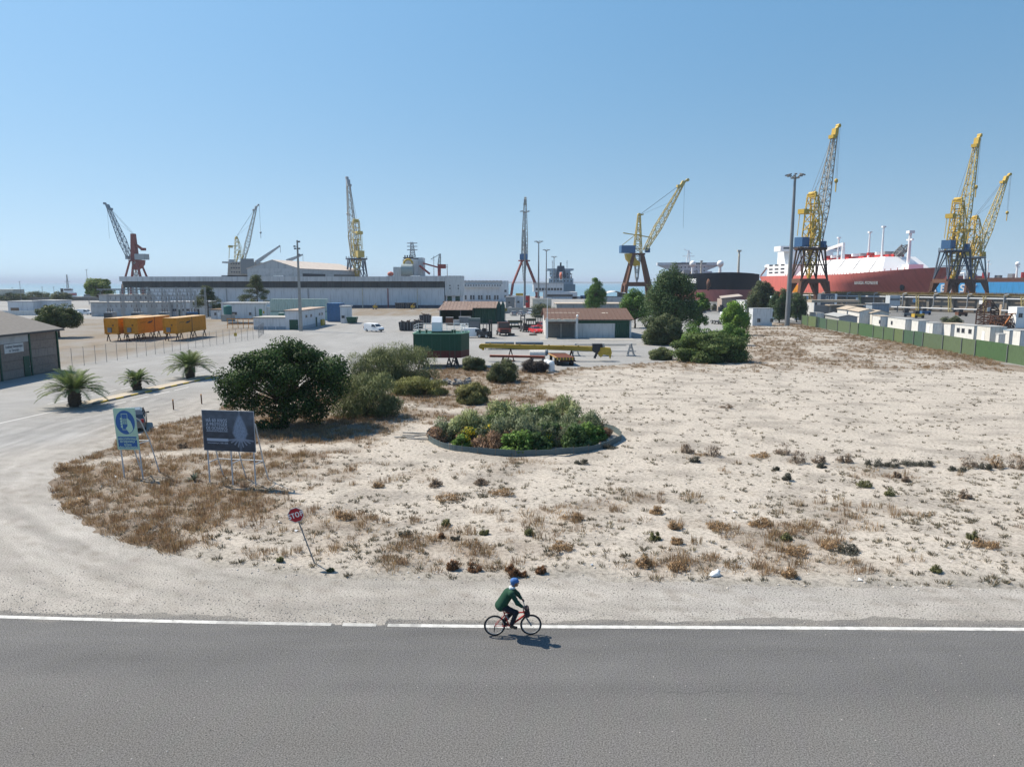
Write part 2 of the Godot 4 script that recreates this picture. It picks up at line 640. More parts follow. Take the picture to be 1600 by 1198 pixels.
func ground_color(x: float, z: float) -> Color:
	var n := N1.get_noise_2d(x * .05, z * .05)
	var m := N1.get_noise_2d(x * .21 + 7.0, z * .6)
	var dust := V3(.354, .335, .310)
	var slabs := V3(.314, .314, .312)
	# lane dust is laid out along the way the lorries turn
	var paved := smoothstep(-27.0, -33.0, x + .35 * (z + 50.0) * (1.0 if z > -50.0 else .0)) * smoothstep(-36.0, -50.0, z)
	paved = maxf(paved, smoothstep(-80.0, -95.0, z))
	var k := dust.lerp(slabs, clampf(paved + n * .5, .0, 1.0))
	k *= 1.0 + .16 * n + .14 * m
	if z > -66.0 and z < -20.0 and x > -60.0 and x < 40.0:
		# tyre tracks sweep round the tip of the waste ground, parallel to its edge
		var d := edge_distance(Vector2(x, z), FIELD)
		var along := x * .05 + z * .07
		var tr := N1.get_noise_2d(d * 1.1 + .5 * N1.get_noise_2d(x * .1, z * .1), along) + .6 * N1.get_noise_2d(d * 3.2, along * 2.0 + 9.0)
		k *= 1.0 + .26 * clampf(tr, -.8, .8) * smoothstep(-16.0, -9.0, d)
		var grit := smoothstep(.1, .55, N1.get_noise_2d(x * 1.2, z * 1.2 + 70.0)) * smoothstep(-6.0, -1.0, d)
		k = k.lerp(V3(.212, .190, .164), grit * .55)
	if x > 60.0 and z < -80.0:
		k *= lerpf(1.0, .62, smoothstep(60.0, 82.0, x))
	# the docks beyond the wall have wet, stained floors
	if z < -180.0 and x > 112.0 and (z + 360.0) < (x - 104.0) * 1.8:
		return Color(.085, .085, .08)
	# strips of dead verge: before the long shed and round the container yard
	var verge := .0
	if z < -225.0 and z > -302.0 and x < -24.0 and x > -135.0:
		verge = smoothstep(-225.0, -235.0, z)
	if x < -57.0 and z < -90.0 and z > -215.0:
		verge = maxf(verge, .85 * smoothstep(-56.5, -60.0, x) + .4 * n)
	k = k.lerp(V3(.216, .169, .115), clampf(verge * (.7 + .8 * m), .0, .85))
	return Color(k.x, k.y, k.z)

func road_edge(x: float) -> float:
	# z of the painted line along the road
	return -21.2 - .0045 * (x * -1.0) * 3.6 * (1.0 if x < 0 else .62) - (.00140 * x * x if x < 0 else -.00008 * x * x)

func build_setting():
	# ground: one sheet from behind the viewer to the quay
	var xs := spaced(-420.0, 420.0, .4, -50.0, 26.0, 1.10)
	var zs := spaced(-560.0, 40.0, .35, -62.0, -20.0, 1.06)
	zs.reverse()
	M.ground = ground_mat(.95, T.grit, .21, T.soft, .037, .8)
	struct("ground", sheet(xs, zs, func(_x, _z): return .0, ground_color), M.ground)

	# asphalt road with a ragged, dusty edge
	M.asphalt = ground_mat(.85, T.tar, .19, T.speck, .13, .3)
	var rx := spaced(-150.0, 150.0, .22, -24.0, 24.0, 1.15)
	var offs := []
	var o := .95
	while o > -1.6:
		offs.append(o)
		o -= .09
	while o > -50.0:
		offs.append(o)
		o -= .6
	var v := PackedVector3Array()
	var n := PackedVector3Array()
	var c := PackedColorArray()
	var idx := PackedInt32Array()
	var cols := rx.size()
	for k in offs.size():
		for x in rx:
			var lim: float = .42 + .30 * N1.get_noise_2d(x * .22, 3.0) + .12 * N1.get_noise_2d(x * 1.7, 8.0)
			if x > 2.0:
				lim += .30 * smoothstep(2.0, 14.0, x)
			if x > -8.5 and x < -4.0:
				lim = minf(lim, .02 + .1 * N1.get_noise_2d(x * 2.0, 1.0))
			var off: float = minf(offs[k], lim)
			var z: float = road_edge(x) - off
			v.append(V3(x, .006 if offs[k] <= lim else -.01, z))
			n.append(Vector3.UP)
			var a := V3(.173, .173, .175)
			var s := N1.get_noise_2d(x * .03, z * .35)
			var s2 := N1.get_noise_2d(x * .35 + 60.0, z * 1.1)
			var back: float = -off
			a *= 1.0 + .22 * s + .10 * s2
			# two worn wheel lanes are a touch paler and browner, the middle keeps its tar
			a = a.lerp(V3(.205, .199, .192), .55 * smoothstep(2.6, 5.2, back + 1.2 * s))
			var dusty := smoothstep(-.25, .55, off + .55 * N1.get_noise_2d(x * .6, z * 2.2) + .2 * s2)
			dusty = maxf(dusty, .35 * smoothstep(.45, .7, s2 + .4 * s) * smoothstep(1.6, .2, back))
			a = a.lerp(V3(.293, .277, .255), dusty * .85)
			c.append(Color(a.x, a.y, a.z))
	for j in offs.size() - 1:
		for i in cols - 1:
			var a2 := j * cols + i
			idx.append_array([a2, a2 + 1, a2 + cols, a2 + 1, a2 + cols + 1, a2 + cols])
	var arr := []
	arr.resize(Mesh.ARRAY_MAX)
	arr[Mesh.ARRAY_VERTEX] = v
	arr[Mesh.ARRAY_NORMAL] = n
	arr[Mesh.ARRAY_COLOR] = c
	arr[Mesh.ARRAY_INDEX] = idx
	var am := ArrayMesh.new()
	am.add_surface_from_arrays(Mesh.PRIMITIVE_TRIANGLES, arr)
	struct("road", am, M.asphalt)

	# hairline cracks sealed with dark tar
	var ck := MB.new()
	for q in [[4.0, -17.6, 2.4, .02], [6.9, -17.5, 1.2, -.05]]:
		var p := V3(q[0], .0105, q[1])
		var e: float = p.x + q[2]
		while p.x < e:
			var w := V3(rnd(.05, .16), 0, rnd(-.05, .05) + q[3] * .1)
			var d := V3(0, 0, rnd(.004, .011))
			if R.randf() < .86:
				ck.quad(p + d, p + w + d, p + w - d, p - d)
			p += w
	struct("road_crack", ck, mat(Color(.10, .10, .10), .85))

	# the painted edge line, worn where dust lies on it
	var ln := MB.new()
	ln.colored = true
	var x0 := -60.0
	while x0 < 60.0:
		var x1 := x0 + .12
		var w0 := .1 + .012 * N1.get_noise_2d(x0 * 3.0, .0)
		var wear := N1.get_noise_2d(x0 * 1.3, 4.0)
		var gone := x0 > -8.2 and x0 < -4.0 and wear > .12
		if not gone:
			var k := .66 + .10 * N1.get_noise_2d(x0 * 2.0, 9.0)
			if x0 > -9.5 and x0 < -3.0:
				k -= .16
			ln.paint(Color(k, k, k * .98))
			ln.quad(V3(x0, .011, road_edge(x0) + w0), V3(x1, .011, road_edge(x1) + w0), V3(x1, .011, road_edge(x1) - w0), V3(x0, .011, road_edge(x0) - w0))
		x0 = x1
	M.line = ground_mat(.75, T.speck, 1.3, T.grime, .4, .0)
	struct("road_marking", ln, M.line)

	# sandy waste ground, slightly raised, with its own relief
	var fx := spaced(-31.0, 84.0, .30, -30.0, 26.0, 1.04)
	var fz := grid_rows(-23.2, -192.0, .26, 1.009)
	var height := func(x: float, z: float) -> float:
		var d := edge_distance(Vector2(x, z), FIELD) + .5 * N1.get_noise_2d(x * .5, z * .5)
		if d < -.6:
			return NAN
		return -.05 + .075 * smoothstep(-.5, .5, d) + .10 * smoothstep(.0, 5.0, d) + smoothstep(.0, 2.0, d) * (.10 * bump_at(x, z, .12) + .055 * bump_at(x, z, .55) + .02 * bump_at(x, z, 1.7))
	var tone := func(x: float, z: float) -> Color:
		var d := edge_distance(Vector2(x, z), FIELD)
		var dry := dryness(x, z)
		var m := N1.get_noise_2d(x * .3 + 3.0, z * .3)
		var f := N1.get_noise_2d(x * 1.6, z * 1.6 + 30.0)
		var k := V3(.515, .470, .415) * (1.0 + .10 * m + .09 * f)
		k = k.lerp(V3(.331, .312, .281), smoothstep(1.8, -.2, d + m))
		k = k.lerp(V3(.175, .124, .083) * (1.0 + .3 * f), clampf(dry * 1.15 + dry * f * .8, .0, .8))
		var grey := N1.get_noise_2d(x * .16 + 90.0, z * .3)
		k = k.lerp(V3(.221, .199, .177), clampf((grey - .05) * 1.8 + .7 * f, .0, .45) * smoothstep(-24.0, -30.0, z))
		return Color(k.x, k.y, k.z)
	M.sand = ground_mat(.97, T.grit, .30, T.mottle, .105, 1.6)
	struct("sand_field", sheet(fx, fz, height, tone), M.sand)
	field_height = height

	# estuary and the low far shore
	var sea := MB.new()
	sea.quad(V3(-26000, -3.6, -400), V3(26000, -3.6, -400), V3(26000, -3.6, -30000), V3(-26000, -3.6, -30000))
	M.water = mat(Color(.15, .26, .33), .35)
	M.water.heightmap_enabled = true
	M.water.heightmap_texture = T.bump
	M.water.heightmap_scale = 45.0
	M.water.uv1_triplanar = true
	M.water.uv1_world_triplanar = true
	M.water.uv1_scale = Vector3.ONE * .016
	struct("water", sea, M.water)
	var shore := MB.new()
	var px := -1500.0
	var prev := .0
	while px < 9000.0:
		var nx := px + 160.0
		var h := (16.0 + 22.0 * absf(N1.get_noise_2d(px * .0006, 2.0)) + 9.0 * N1.get_noise_2d(px * .004, 5.0)) * smoothstep(-1500.0, 200.0, px)
		shore.quad(V3(px, -4, -9000), V3(nx, -4, -9000), V3(nx, h, -9060), V3(px, prev, -9060))
		shore.quad(V3(px, prev, -9060), V3(nx, h, -9060), V3(nx, -4, -9600), V3(px, -4, -9600))
		prev = h
		px = nx
	struct("far_shore_hills", shore, mat(Color(.09, .10, .075), .95, T.grime, .002))

	build_access_road()
	scatter_ground()

var field_height: Callable

func ground_y(x: float, z: float) -> float:
	var y: float = field_height.call(x, z)
	return maxf(.0, y) if not is_nan(y) else .0

func build_access_road():
	# raised median with painted kerb and three date palms
	var a := V3(-39.67, 0, -54.06)
	var b := V3(-34.88, 0, -81.67)
	var dir := (b - a).normalized()
	var side := V3(-dir.z, 0, dir.x)
	var len_ := a.distance_to(b)
	var strip := MB.new()
	strip.hexa([a - side * .72 + dir * 7.5, a + side * .72 + dir * 7.5, b + side * .72, b - side * .72, a - side * .72 + dir * 7.5 + V3(0, .13, 0), a + side * .72 + dir * 7.5 + V3(0, .13, 0), b + side * .72 + V3(0, .13, 0), b - side * .72 + V3(0, .13, 0)])
	var med := struct("median_strip", strip, mat(Color(.42, .37, .30), .95, T.patch, .4, .0, true))
	for s in [-1.0, 1.0]:
		var t := 7.5
		var i := 0
		while t < len_ - .1:
			var e := minf(t + 1.0, len_)
			var k := MB.new()
			var p: Vector3 = a + dir * (t + .012) + side * s * .80
			var q: Vector3 = a + dir * (e - .012) + side * s * .80
			k.bar(p + V3(0, .072, 0), q + V3(0, .072, 0), .15, .144)
			part(med, "kerb_stone", k, (M.kerb_yellow if i % 2 == 0 else M.kerb_dark) if s > 0 and t > 8.0 else M.concrete)
			t = e
			i += 1
	# worn lane dashes painted beside the median
	var paint := MB.new()
	paint.quad(a - dir * 20 + side * .1 + V3(0, .005, 0), a + dir * 7.3 + side * .1 + V3(0, .005, 0), a + dir * 7.3 - side * .1 + V3(0, .005, 0), a - dir * 20 - side * .1 + V3(0, .005, 0))
	for row in [[2.6, .09], [-3.4, .08]]:
		var t := 2.0
		while t < len_ + 30.0:
			if fmod(t * .37, 1.0) < .62:
				var p: Vector3 = a + dir * t + side * row[0] + V3(0, .005, 0)
				var q: Vector3 = p + dir * 2.4
				paint.quad(p + side * row[1], q + side * row[1], q - side * row[1], p - side * row[1])
			t += 3.1
	struct("lane_marking", paint, mat(Color(.58, .58, .58), .9, T.grit, .8, .0, true))

func multi(called: String, mesh: Mesh, material: Material, places: Array, tints: Array, label: String, category: String):
	var mm := MultiMesh.new()
	mm.transform_format = MultiMesh.TRANSFORM_3D
	mm.use_colors = true
	mm.mesh = mesh
	mm.instance_count = places.size()
	for i in places.size():
		mm.set_instance_transform(i, places[i])
		mm.set_instance_color(i, tints[i])
	var o := MultiMeshInstance3D.new()
	o.name = numbered(called)
	o.multimesh = mm
	o.material_override = material
	add_child(o)
	tag(o, label, category)
	o.set_meta("kind", "stuff")

func blade_tuft(blades: int, tall: float, spread: float, lean: float, width: float, cols: Array) -> ArrayMesh:
	var m := MB.new()
	for i in blades:
		var t := rnd(0, TAU)
		var r := spread * sqrt(R.randf())
		var p := V3(cos(t) * r, 0, sin(t) * r)
		var h := tall * rnd(.45, 1.0)
		var out := V3(cos(t), 0, sin(t)) * lean * h * rnd(.2, 1.0) + V3(rnd(-1, 1), 0, rnd(-1, 1)) * .2 * h
		var tip := p + out + V3(0, h, 0)
		var w := V3(rnd(-1, 1), 0, rnd(-1, 1)).normalized() * width
		var midp := p.lerp(tip, .55) + V3(0, h * .12, 0)
		var k: Color = cols[R.randi() % cols.size()]
		m.paint(k * rnd(.75, 1.2))
		m.tri(p - w, p + w, midp + w * .8)
		m.tri(p - w, midp + w * .8, midp - w * .8)
		m.tri(midp - w * .8, midp + w * .8, tip)
	return m.mesh()

func scatter_ground():
	R.seed = 101
	var straw := [Color(.34, .235, .135), Color(.27, .175, .10), Color(.40, .30, .19), Color(.22, .15, .095)]
	var greyish := [Color(.17, .15, .11), Color(.13, .13, .085), Color(.22, .175, .125)]
	var grass := [blade_tuft(26, .34, .24, .5, .010, straw), blade_tuft(20, .24, .3, .8, .011, straw), blade_tuft(30, .46, .2, .4, .009, straw)]
	var weed := [blade_tuft(22, .16, .10, 1.1, .014, greyish), blade_tuft(16, .11, .09, 1.4, .014, greyish)]
	var gp := [[], [], []]
	var gc := [[], [], []]
	var wp := [[], []]
	var wc := [[], []]
	var tries := 130000
	for i in tries:
		var z := -23.5 - pow(R.randf(), 1.5) * 160.0
		var x := rnd(-31.0, 30.0 + maxf(.0, -z - 24.0) * .5)
		var d := edge_distance(Vector2(x, z), FIELD)
		if d < .15:
			continue
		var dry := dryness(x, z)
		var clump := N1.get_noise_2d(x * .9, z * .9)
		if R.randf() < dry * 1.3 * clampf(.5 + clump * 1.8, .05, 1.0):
			var k := R.randi() % 3
			var s := rnd(.5, 1.15)
			gp[k].append(Transform3D(Basis(Vector3.UP, rnd(0, TAU)).scaled(V3(s, s * rnd(.6, 1.1), s)), V3(x, field_height.call(x, z) - .01, z)))
			var t := rnd(.75, 1.2)
			gc[k].append(Color(t, t * rnd(.94, 1.02), t * rnd(.88, 1.0)))
		elif R.randf() < (1.0 if z < -41.0 else 1.7) * (.045 + .15 * clampf(N1.get_noise_2d(x * .12 + 5.0, z * .22) * 2.0, .0, 1.0)):
			var k := R.randi() % 2
			var s := rnd(.4, 1.2)
			wp[k].append(Transform3D(Basis(Vector3.UP, rnd(0, TAU)).scaled(V3(s, s, s)), V3(x, field_height.call(x, z) - .01, z)))
			var t := rnd(.7, 1.5)
			wc[k].append(Color(t, t, t))
	for k in 3:
		multi("dry_grass", grass[k], M.dry, gp[k], gc[k], "fine straw brown dead grass spread over the sandy waste ground", "grass")
	for k in 2:
		multi("low_weeds", weed[k], M.dry, wp[k], wc[k], "scattered tiny dark weeds dotting the pale sand", "weeds")
	# stones and crumbs of rubble
	var st := []
	for q in 2:
		var m := MB.new()
		var pts := []
		for i in 7:
			pts.append(V3(rnd(-1, 1), rnd(-.4, .6), rnd(-1, 1)).normalized() * rnd(.7, 1.0))
		m.colored = true
		for k in 4:
			for i in 6:
				var p := []
				for w in [[i, k], [i + 1, k], [i + 1, k + 1], [i, k + 1]]:
					var t: float = TAU * (w[0] % 6) / 6
					var f: float = -PI / 2 + PI * w[1] / 4
					var e := V3(cos(t) * cos(f), sin(f) * .6, -sin(t) * cos(f))
					p.append(e * (1.0 + .25 * N1.get_noise_3d(e.x * 2 + q * 9, e.y * 2, e.z * 2)))
				m.quad(p[0], p[1], p[2], p[3])
		st.append(m.mesh())
	for q in 2:
		var pl := []
		var cl := []
		for i in 9000:
			var z := -23.4 - pow(R.randf(), 1.7) * 60.0
			var x := rnd(-30.0, 26.0 - (z + 24.0) * .55)
			var d := edge_distance(Vector2(x, z), FIELD)
			if d < -.25 or N1.get_noise_2d(x * .4, z * .4) < -.12:
				continue
			var s := .012 + .04 * pow(R.randf(), 3.0)
			pl.append(Transform3D(Basis(Vector3.UP, rnd(0, TAU)).scaled(V3(s, s, s * rnd(.6, 1.3))), V3(x, ground_y(x, z) + s * .2, z)))
			var t := rnd(.22, .6)
			cl.append(Color(t, t * .93, t * .85))
		for i in 5000:
			var x := rnd(-22.0, 22.0)
			var off := -pow(R.randf(), 2.0) * 3.6 - .15 if i % 4 else rnd(-.4, 9.0)
			var z := road_edge(x) + off
			var s := .006 + .018 * pow(R.randf(), 3.0)
			pl.append(Transform3D(Basis(Vector3.UP, rnd(0, TAU)).scaled(V3(s, s, s * rnd(.6, 1.3))), V3(x, .006 + s * .2, z)))
			var t := rnd(.10, .42)
			cl.append(Color(t, t * .95, t * .9))
		multi("gravel", st[q], M.stone, pl, cl, "loose pale stones strewn over the sandy ground", "gravel")

# ---------- signs, hoardings and small things beside the road ----------
func build_roadside():
	stop_sign()
	safety_sign()
	ocean_hoarding()
	parked_hatchback()
	R.seed = 55
	var spots := [V3(-29, 0, -59.92), V3(-27.85, 0, -62.84), V3(-26.7, 0, -66.04)]
	var says := ["short rusty marker post beside a dry bush at the access road edge", "short rusty marker post standing alone between two others on the verge", "short rusty marker post at the foot of the spreading dark tree"]
	for i in 3:
		var m := MB.new()
		m.tube(V3(0, -.1, 0), V3(.02, .8, .01), .055, .055, 8)
		var p := thing("marker_post", says[i], "post", spots[i], rnd(0, 6), "rusty marker posts on the verge")
		part(p, "pipe", m, M.rust_brown)
		var cap := MB.new()
		cap.tube(V3(.02, .8, .01), V3(.02, .9, .01), .058, .05, 8)
		part(p, "cap", cap, M.orange)
	# litter
	var bag := MB.new()
	for q in [[V3(0, .07, 0), V3(.2, .1, .14)], [V3(-.16, .05, .03), V3(.12, .06, .1)], [V3(.1, .13, -.02), V3(.1, .09, .08)]]:
		bag.ball(q[0], q[1], 9, 6)
	for i in bag.v.size():
		var e := bag.v[i]
		bag.v[i] = e + V3(N2.get_noise_3d(e.x * 9, e.y * 9, e.z * 9), N2.get_noise_3d(e.x * 9 + 5, e.y * 9, e.z * 9), N2.get_noise_3d(e.x * 9, e.y * 9 + 7, e.z * 9)) * .05
	var bp := V3(7.56, 0, -25.11)
	solo("plastic_bag", bag, M.white_clean, "crumpled white plastic bag lying on the sand near the road", "bag", V3(bp.x, ground_y(bp.x, bp.z), bp.z), .4)
	var scraps := [[V3(-.31, 0, -33.71), "white scrap of paper beside the dark brown grass patch"], [V3(-1.46, 0, -36.57), "small white scrap among the dry grass in front of the oval bed"], [V3(16.36, 0, -35.75), "pale blue scrap of plastic lying on open sand"], [V3(10.52, 0, -32.34), "flat white scrap near the brown grass on bare sand"], [V3(-10.45, 0, -30.73), "white scrap lying just under the leaning stop sign"], [V3(-9.38, 0, -29.66), "second white scrap further below the stop sign plate"], [V3(-21.96, 0, -38.3), "white scrap left of the phone sign legs"], [V3(12.71, 0, -24.65), "thin white rag lying at the gravel edge of the road"], [V3(3.06, 0, -25.95), "faded blue wrapper on sand right of the cyclist"]]
	for i in scraps.size():
		var m := MB.new()
		var w := rnd(.05, .10)
		var a := V3(-w, .02, w * .7)
		var b := V3(w, .05, w * .6)
		var c := V3(w * .9, .03, -w * .6)
		var d := V3(-w * .8, .08, -w * .7)
		m.quad(a, b, c, d)
		m.quad(d - V3(0, .012, 0), c - V3(0, .012, 0), b - V3(0, .012, 0), a - V3(0, .012, 0))
		var p: Vector3 = scraps[i][0]
		var mt: Material = M.scrap_blue if "blue" in scraps[i][1] else M.white_clean
		solo("litter_scrap", m, mt, scraps[i][1], "litter", V3(p.x, ground_y(p.x, p.z) + .01, p.z), rnd(0, 6))

func octagon(r: float) -> PackedVector2Array:
	var p := PackedVector2Array()
	for i in 8:
		var t := TAU * (i + .5) / 8
		p.append(Vector2(cos(t), sin(t)) * r)
	return p

func stop_sign():
	var at := V3(-7.68, 0, -26.32)
	at.y = ground_y(at.x, at.z)
	var s := thing("stop_sign", "red octagonal stop sign on a leaning grey pole at the roadside", "sign", at, .12)
	var tilt := Basis(V3(0, 0, 1), .295) * Basis(V3(1, 0, 0), .03)
	var pole := MB.new()
	pole.tube(tilt * V3(0, -.15, 0), tilt * V3(0, 2.35, 0), .026, .026, 10)
	part(s, "pole", pole, M.steel_grey)
	var c := tilt * V3(0, 2.07, .045)
	var plate := MB.new()
	plate.prism(octagon(.31), -.006, .006, tilt, c)
	part(s, "sign_plate", plate, mat(Color(.42, .42, .43), .5))
	var face := MB.new()
	face.prism(octagon(.283), .0085, .0105, tilt, c)
	part(s, "red_face", face, mat(Color(.36, .012, .022), .45))
	var t := part(s, "lettering", lettering("STOP", .205, .004), mat(Color(.72, .72, .72), .5))
	t.transform = Transform3D(tilt * Basis.from_scale(V3(.86, 1.0, 1.0)), c + tilt * V3(0, 0, .0145))
	for y in [.14, -.14]:
		var b := MB.new()
		b.box(c + tilt * V3(0, y, -.03), V3(.14, .035, .04), tilt)
		part(s, "clamp", b, M.galv)

func sign_frame(s: Node3D, tilt: Basis, w: float, bottom: float, top: float, xs: Array, back: float, knee: float):
	for x in xs:
		var l := MB.new()
		l.tube(tilt * V3(x, -.2, 0), tilt * V3(x, top - .05, 0), .038, .038, 8)
		part(s, "front_leg", l, M.white_pipe)
		var r := MB.new()
		var p0 := tilt * V3(x, top - .55, -.02)
		var p1 := tilt * V3(x, top - .75, -.30)
		var p2 := tilt * V3(x, knee, -back * .62)
		var p3 := tilt * V3(x, 0, 0) + V3(0, -.2, -back)
		r.path([p0, p1, p2, p3], .034, 8)
		part(s, "rear_strut", r, M.white_pipe)
		var c := MB.new()
		c.tube(tilt * V3(x, knee, 0), p2, .028, .028, 8)
		part(s, "cross_brace", c, M.white_pipe)
	var h := MB.new()
	h.tube(tilt * V3(xs[0], knee, -back * .62), tilt * V3(xs[-1], knee, -back * .62), .03, .03, 8)
	part(s, "rear_rail", h, M.white_pipe)

func safety_sign():
	var a := V3(-21.76, 0, -38.43)
	var b := V3(-20.02, 0, -37.66)
	var at := (a + b) / 2
	at.y = ground_y(at.x, at.z)
	var s := thing("safety_sign", "pale green safety board with a blue disc of a hand holding a phone", "sign", at, -.30)
	var tilt := Basis(V3(0, 0, 1), .062)
	var w := 1.5
	var y0 := 1.62
	var y1 := 3.92
	sign_frame(s, tilt, w, y0, y1, [-.62, .66], 1.25, 1.95)
	var board := MB.new()
	board.box(tilt * V3(0, (y0 + y1) / 2, .06), V3(w, y1 - y0, .03), tilt)
	part(s, "board", board, mat(Color(.40, .57, .44), .5, T.soft, .4))
	var blue := mat(Color(.012, .095, .30), .5)
	var pale := mat(Color(.42, .60, .47), .5)
	var front := .077
	var cy := 3.14
	var disc := MB.new()
	var ring := PackedVector2Array()
	for i in 40:
		ring.append(Vector2(cos(TAU * i / 40), sin(TAU * i / 40)) * .66)
	disc.prism(ring, front - .002, front + .002, tilt, tilt * V3(.0, cy, 0))
	part(s, "blue_disc", disc, blue)
	# the hand: palm, thumb and four fingertips round a telephone
	var hand := MB.new()
	var palm := PackedVector2Array([Vector2(.02, -.32), Vector2(.22, -.60), Vector2(.42, -.50), Vector2(.52, -.36), Vector2(.46, -.10), Vector2(.40, .06), Vector2(.26, .20), Vector2(.16, .24), Vector2(.16, -.20)])
	hand.prism(palm, front + .003, front + .006, tilt, tilt * V3(-.02, cy, 0))
	for k in 4:
		var fy := .20 - k * .145
		var f := PackedVector2Array()
		for i in 10:
			var t := PI / 2 + PI * i / 9.0
			f.append(Vector2(-.25 + cos(t) * .06, fy + sin(t) * .058))
		f.append(Vector2(-.18, fy - .058))
		f.append(Vector2(-.18, fy + .058))
		hand.prism(f, front + .003, front + .006, tilt, tilt * V3(-.02, cy, 0))
	part(s, "hand_symbol", hand, pale)
	var phone := MB.new()
	for q in [[0, .47, .42, .03], [0, -.40, .42, .03], [-.2, .035, .028, .87], [.2, .035, .028, .87]]:
		phone.box(tilt * V3(q[0] - .01, cy + q[1], front + .009), V3(q[2], q[3], .003), tilt)
	for i in 7:
		for j in 8:
			if (i * 7 + j * 5 + i * j) % 3 != 0:
				phone.box(tilt * V3(-.155 + i * .046, cy - .09 + j * .042, front + .009), V3(.032, .034, .003), tilt)
	part(s, "phone_symbol", phone, pale)
	var panel := MB.new()
	panel.box(tilt * V3(.0, 2.02, front), V3(1.30, .66, .004), tilt)
	part(s, "text_panel", panel, blue)
	var lines := [["Aceda à Informação", 2.235], ["de Segurança", 2.085], ["Access", 1.905], ["Safety Information", 1.76]]
	for l in lines:
		var t := part(s, "lettering", lettering(l[0], .125, .003), pale)
		t.transform = Transform3D(tilt * Basis.from_scale(V3(.92, 1, 1)), tilt * V3(0, l[1], front + .006))

func ocean_hoarding():
	var a := V3(-16.33, 0, -36.8)
	var b := V3(-13.57, 0, -36.92)
	var at := (a + b) / 2
	at.y = ground_y(at.x, at.z)
	var s := thing("hoarding", "dark billboard with white lettering and cupped hands under a pale plume", "billboard", at, -.20)
	var tilt := Basis(V3(0, 0, 1), .008)
	var w := 3.0
	var y0 := 1.88
	var y1 := 4.02
	sign_frame(s, tilt, w, y0, y1, [-1.36, .02, 1.36], 1.35, 1.18)
	var frame := MB.new()
	frame.box(tilt * V3(0, (y0 + y1) / 2, .055), V3(w + .05, y1 - y0 + .05, .04), tilt)
	part(s, "board", frame, mat(Color(.30, .33, .37), .5))
	var face := MB.new()
	face.quad_uv(tilt * V3(-w / 2, y0, .078), tilt * V3(w / 2, y0, .078), tilt * V3(w / 2, y1, .078), tilt * V3(-w / 2, y1, .078))
	var pm := StandardMaterial3D.new()
	pm.albedo_texture = ImageTexture.create_from_image(hoarding_print())
	pm.roughness = .55
	pm.texture_repeat = false
	part(s, "printed_face", face, pm)
	var white := mat(Color(.36, .41, .50), .6)
	for l in [["HÁ 60 ANOS", 3.50, .175, .98], ["A PROTEGER", 3.29, .175, .95], ["OS OCEANOS", 3.08, .175, .92], ["#60ANOSATRABALHAR", 2.93, .08, 1.02]]:
		var t := part(s, "lettering", lettering(l[0], l[2], .004), white)
		var tm: TextMesh = t.mesh
		var wide := tm.get_aabb().size.x
		t.transform = Transform3D(tilt * Basis.from_scale(V3(1.24 / wide, 1, 1)), tilt * V3(-.67, l[1], .084))
	var bar := MB.new()
	bar.box(tilt * V3(-.67, 2.46, .08), V3(1.26, .15, .005), tilt)
	part(s, "pale_band", bar, white)
	var small := part(s, "lettering", lettering("www.oceanos.pt | 1960 a 2020", .08, .003), white)
	small.transform = Transform3D(tilt * Basis.from_scale(V3(.75, 1, 1)), tilt * V3(-.67, 2.29, .084))

func hoarding_print() -> Image:
	# the print: a dark sea, a pale plume of water held over two open hands
	var w := 384
	var h := 274
	var im := Image.create(w, h, false, Image.FORMAT_RGB8)
	for j in h:
		for i in w:
			var x := float(i) / w
			var y := float(j) / h
			var k := V3(.030, .040, .058)
			var murk := N1.get_noise_2d(x * 5.0, y * 5.0)
			k *= 1.0 + .5 * murk
			k += V3(.05, .068, .095) * clampf(.75 - absf(y - .16) * 2.2 + murk * .3, .0, 1.0)
			var px := (x - .725) * 1.4
			# plume narrowing upwards
			var half := .19 * sqrt(clampf((y - .10) / .45, .0, 1.0)) if y < .55 else .19 * sqrt(clampf((.76 - y) / .21, .0, 1.0))
			if y < .34:
				half = minf(half, .02 + .12 * clampf((y - .10) / .24, .0, 1.0))
			var swirl := N1.get_noise_2d(px * 16.0, y * 12.0)
			var inside := smoothstep(.05, -.03, absf(px) - half + swirl * .03)
			k = k.lerp(V3(.20, .26, .36) * (1.0 + .45 * swirl), inside * .9)
			# hands: fingers spread from the foot of the plume
			if y > .66 and y < .92:
				for f in 8:
					var t := (f - 3.5) / 3.5
					var root := Vector2(t * .13, .70)
					var tip := Vector2(t * .32 + signf(t) * .02, .90 - absf(t) * .17)
					var q := Geometry2D.get_closest_point_to_segment(Vector2(px, y), root, tip)
					if q.distance_to(Vector2(px, y)) < .021:
						k = k.lerp(V3(.21, .25, .33), .8)
			var c := Color(k.x, k.y, k.z).linear_to_srgb()
			im.set_pixel(i, j, c)
	return im

func car_profile(points: Array) -> PackedVector2Array:
	return PackedVector2Array(points)

func wheel(parent: Node3D, at: Vector3, r: float, wide: float, rim: Material):
	var t := MB.new()
	t.torus(at, V3(0, 0, 1), r - wide * .42, wide * .46, 18, 6)
	var w := part(parent, "wheel", t, M.black_rubber)
	var d := MB.new()
	d.tube(at - V3(0, 0, wide * .4), at + V3(0, 0, wide * .4), r * .62, r * .62, 14)
	part(w, "rim", d, rim)

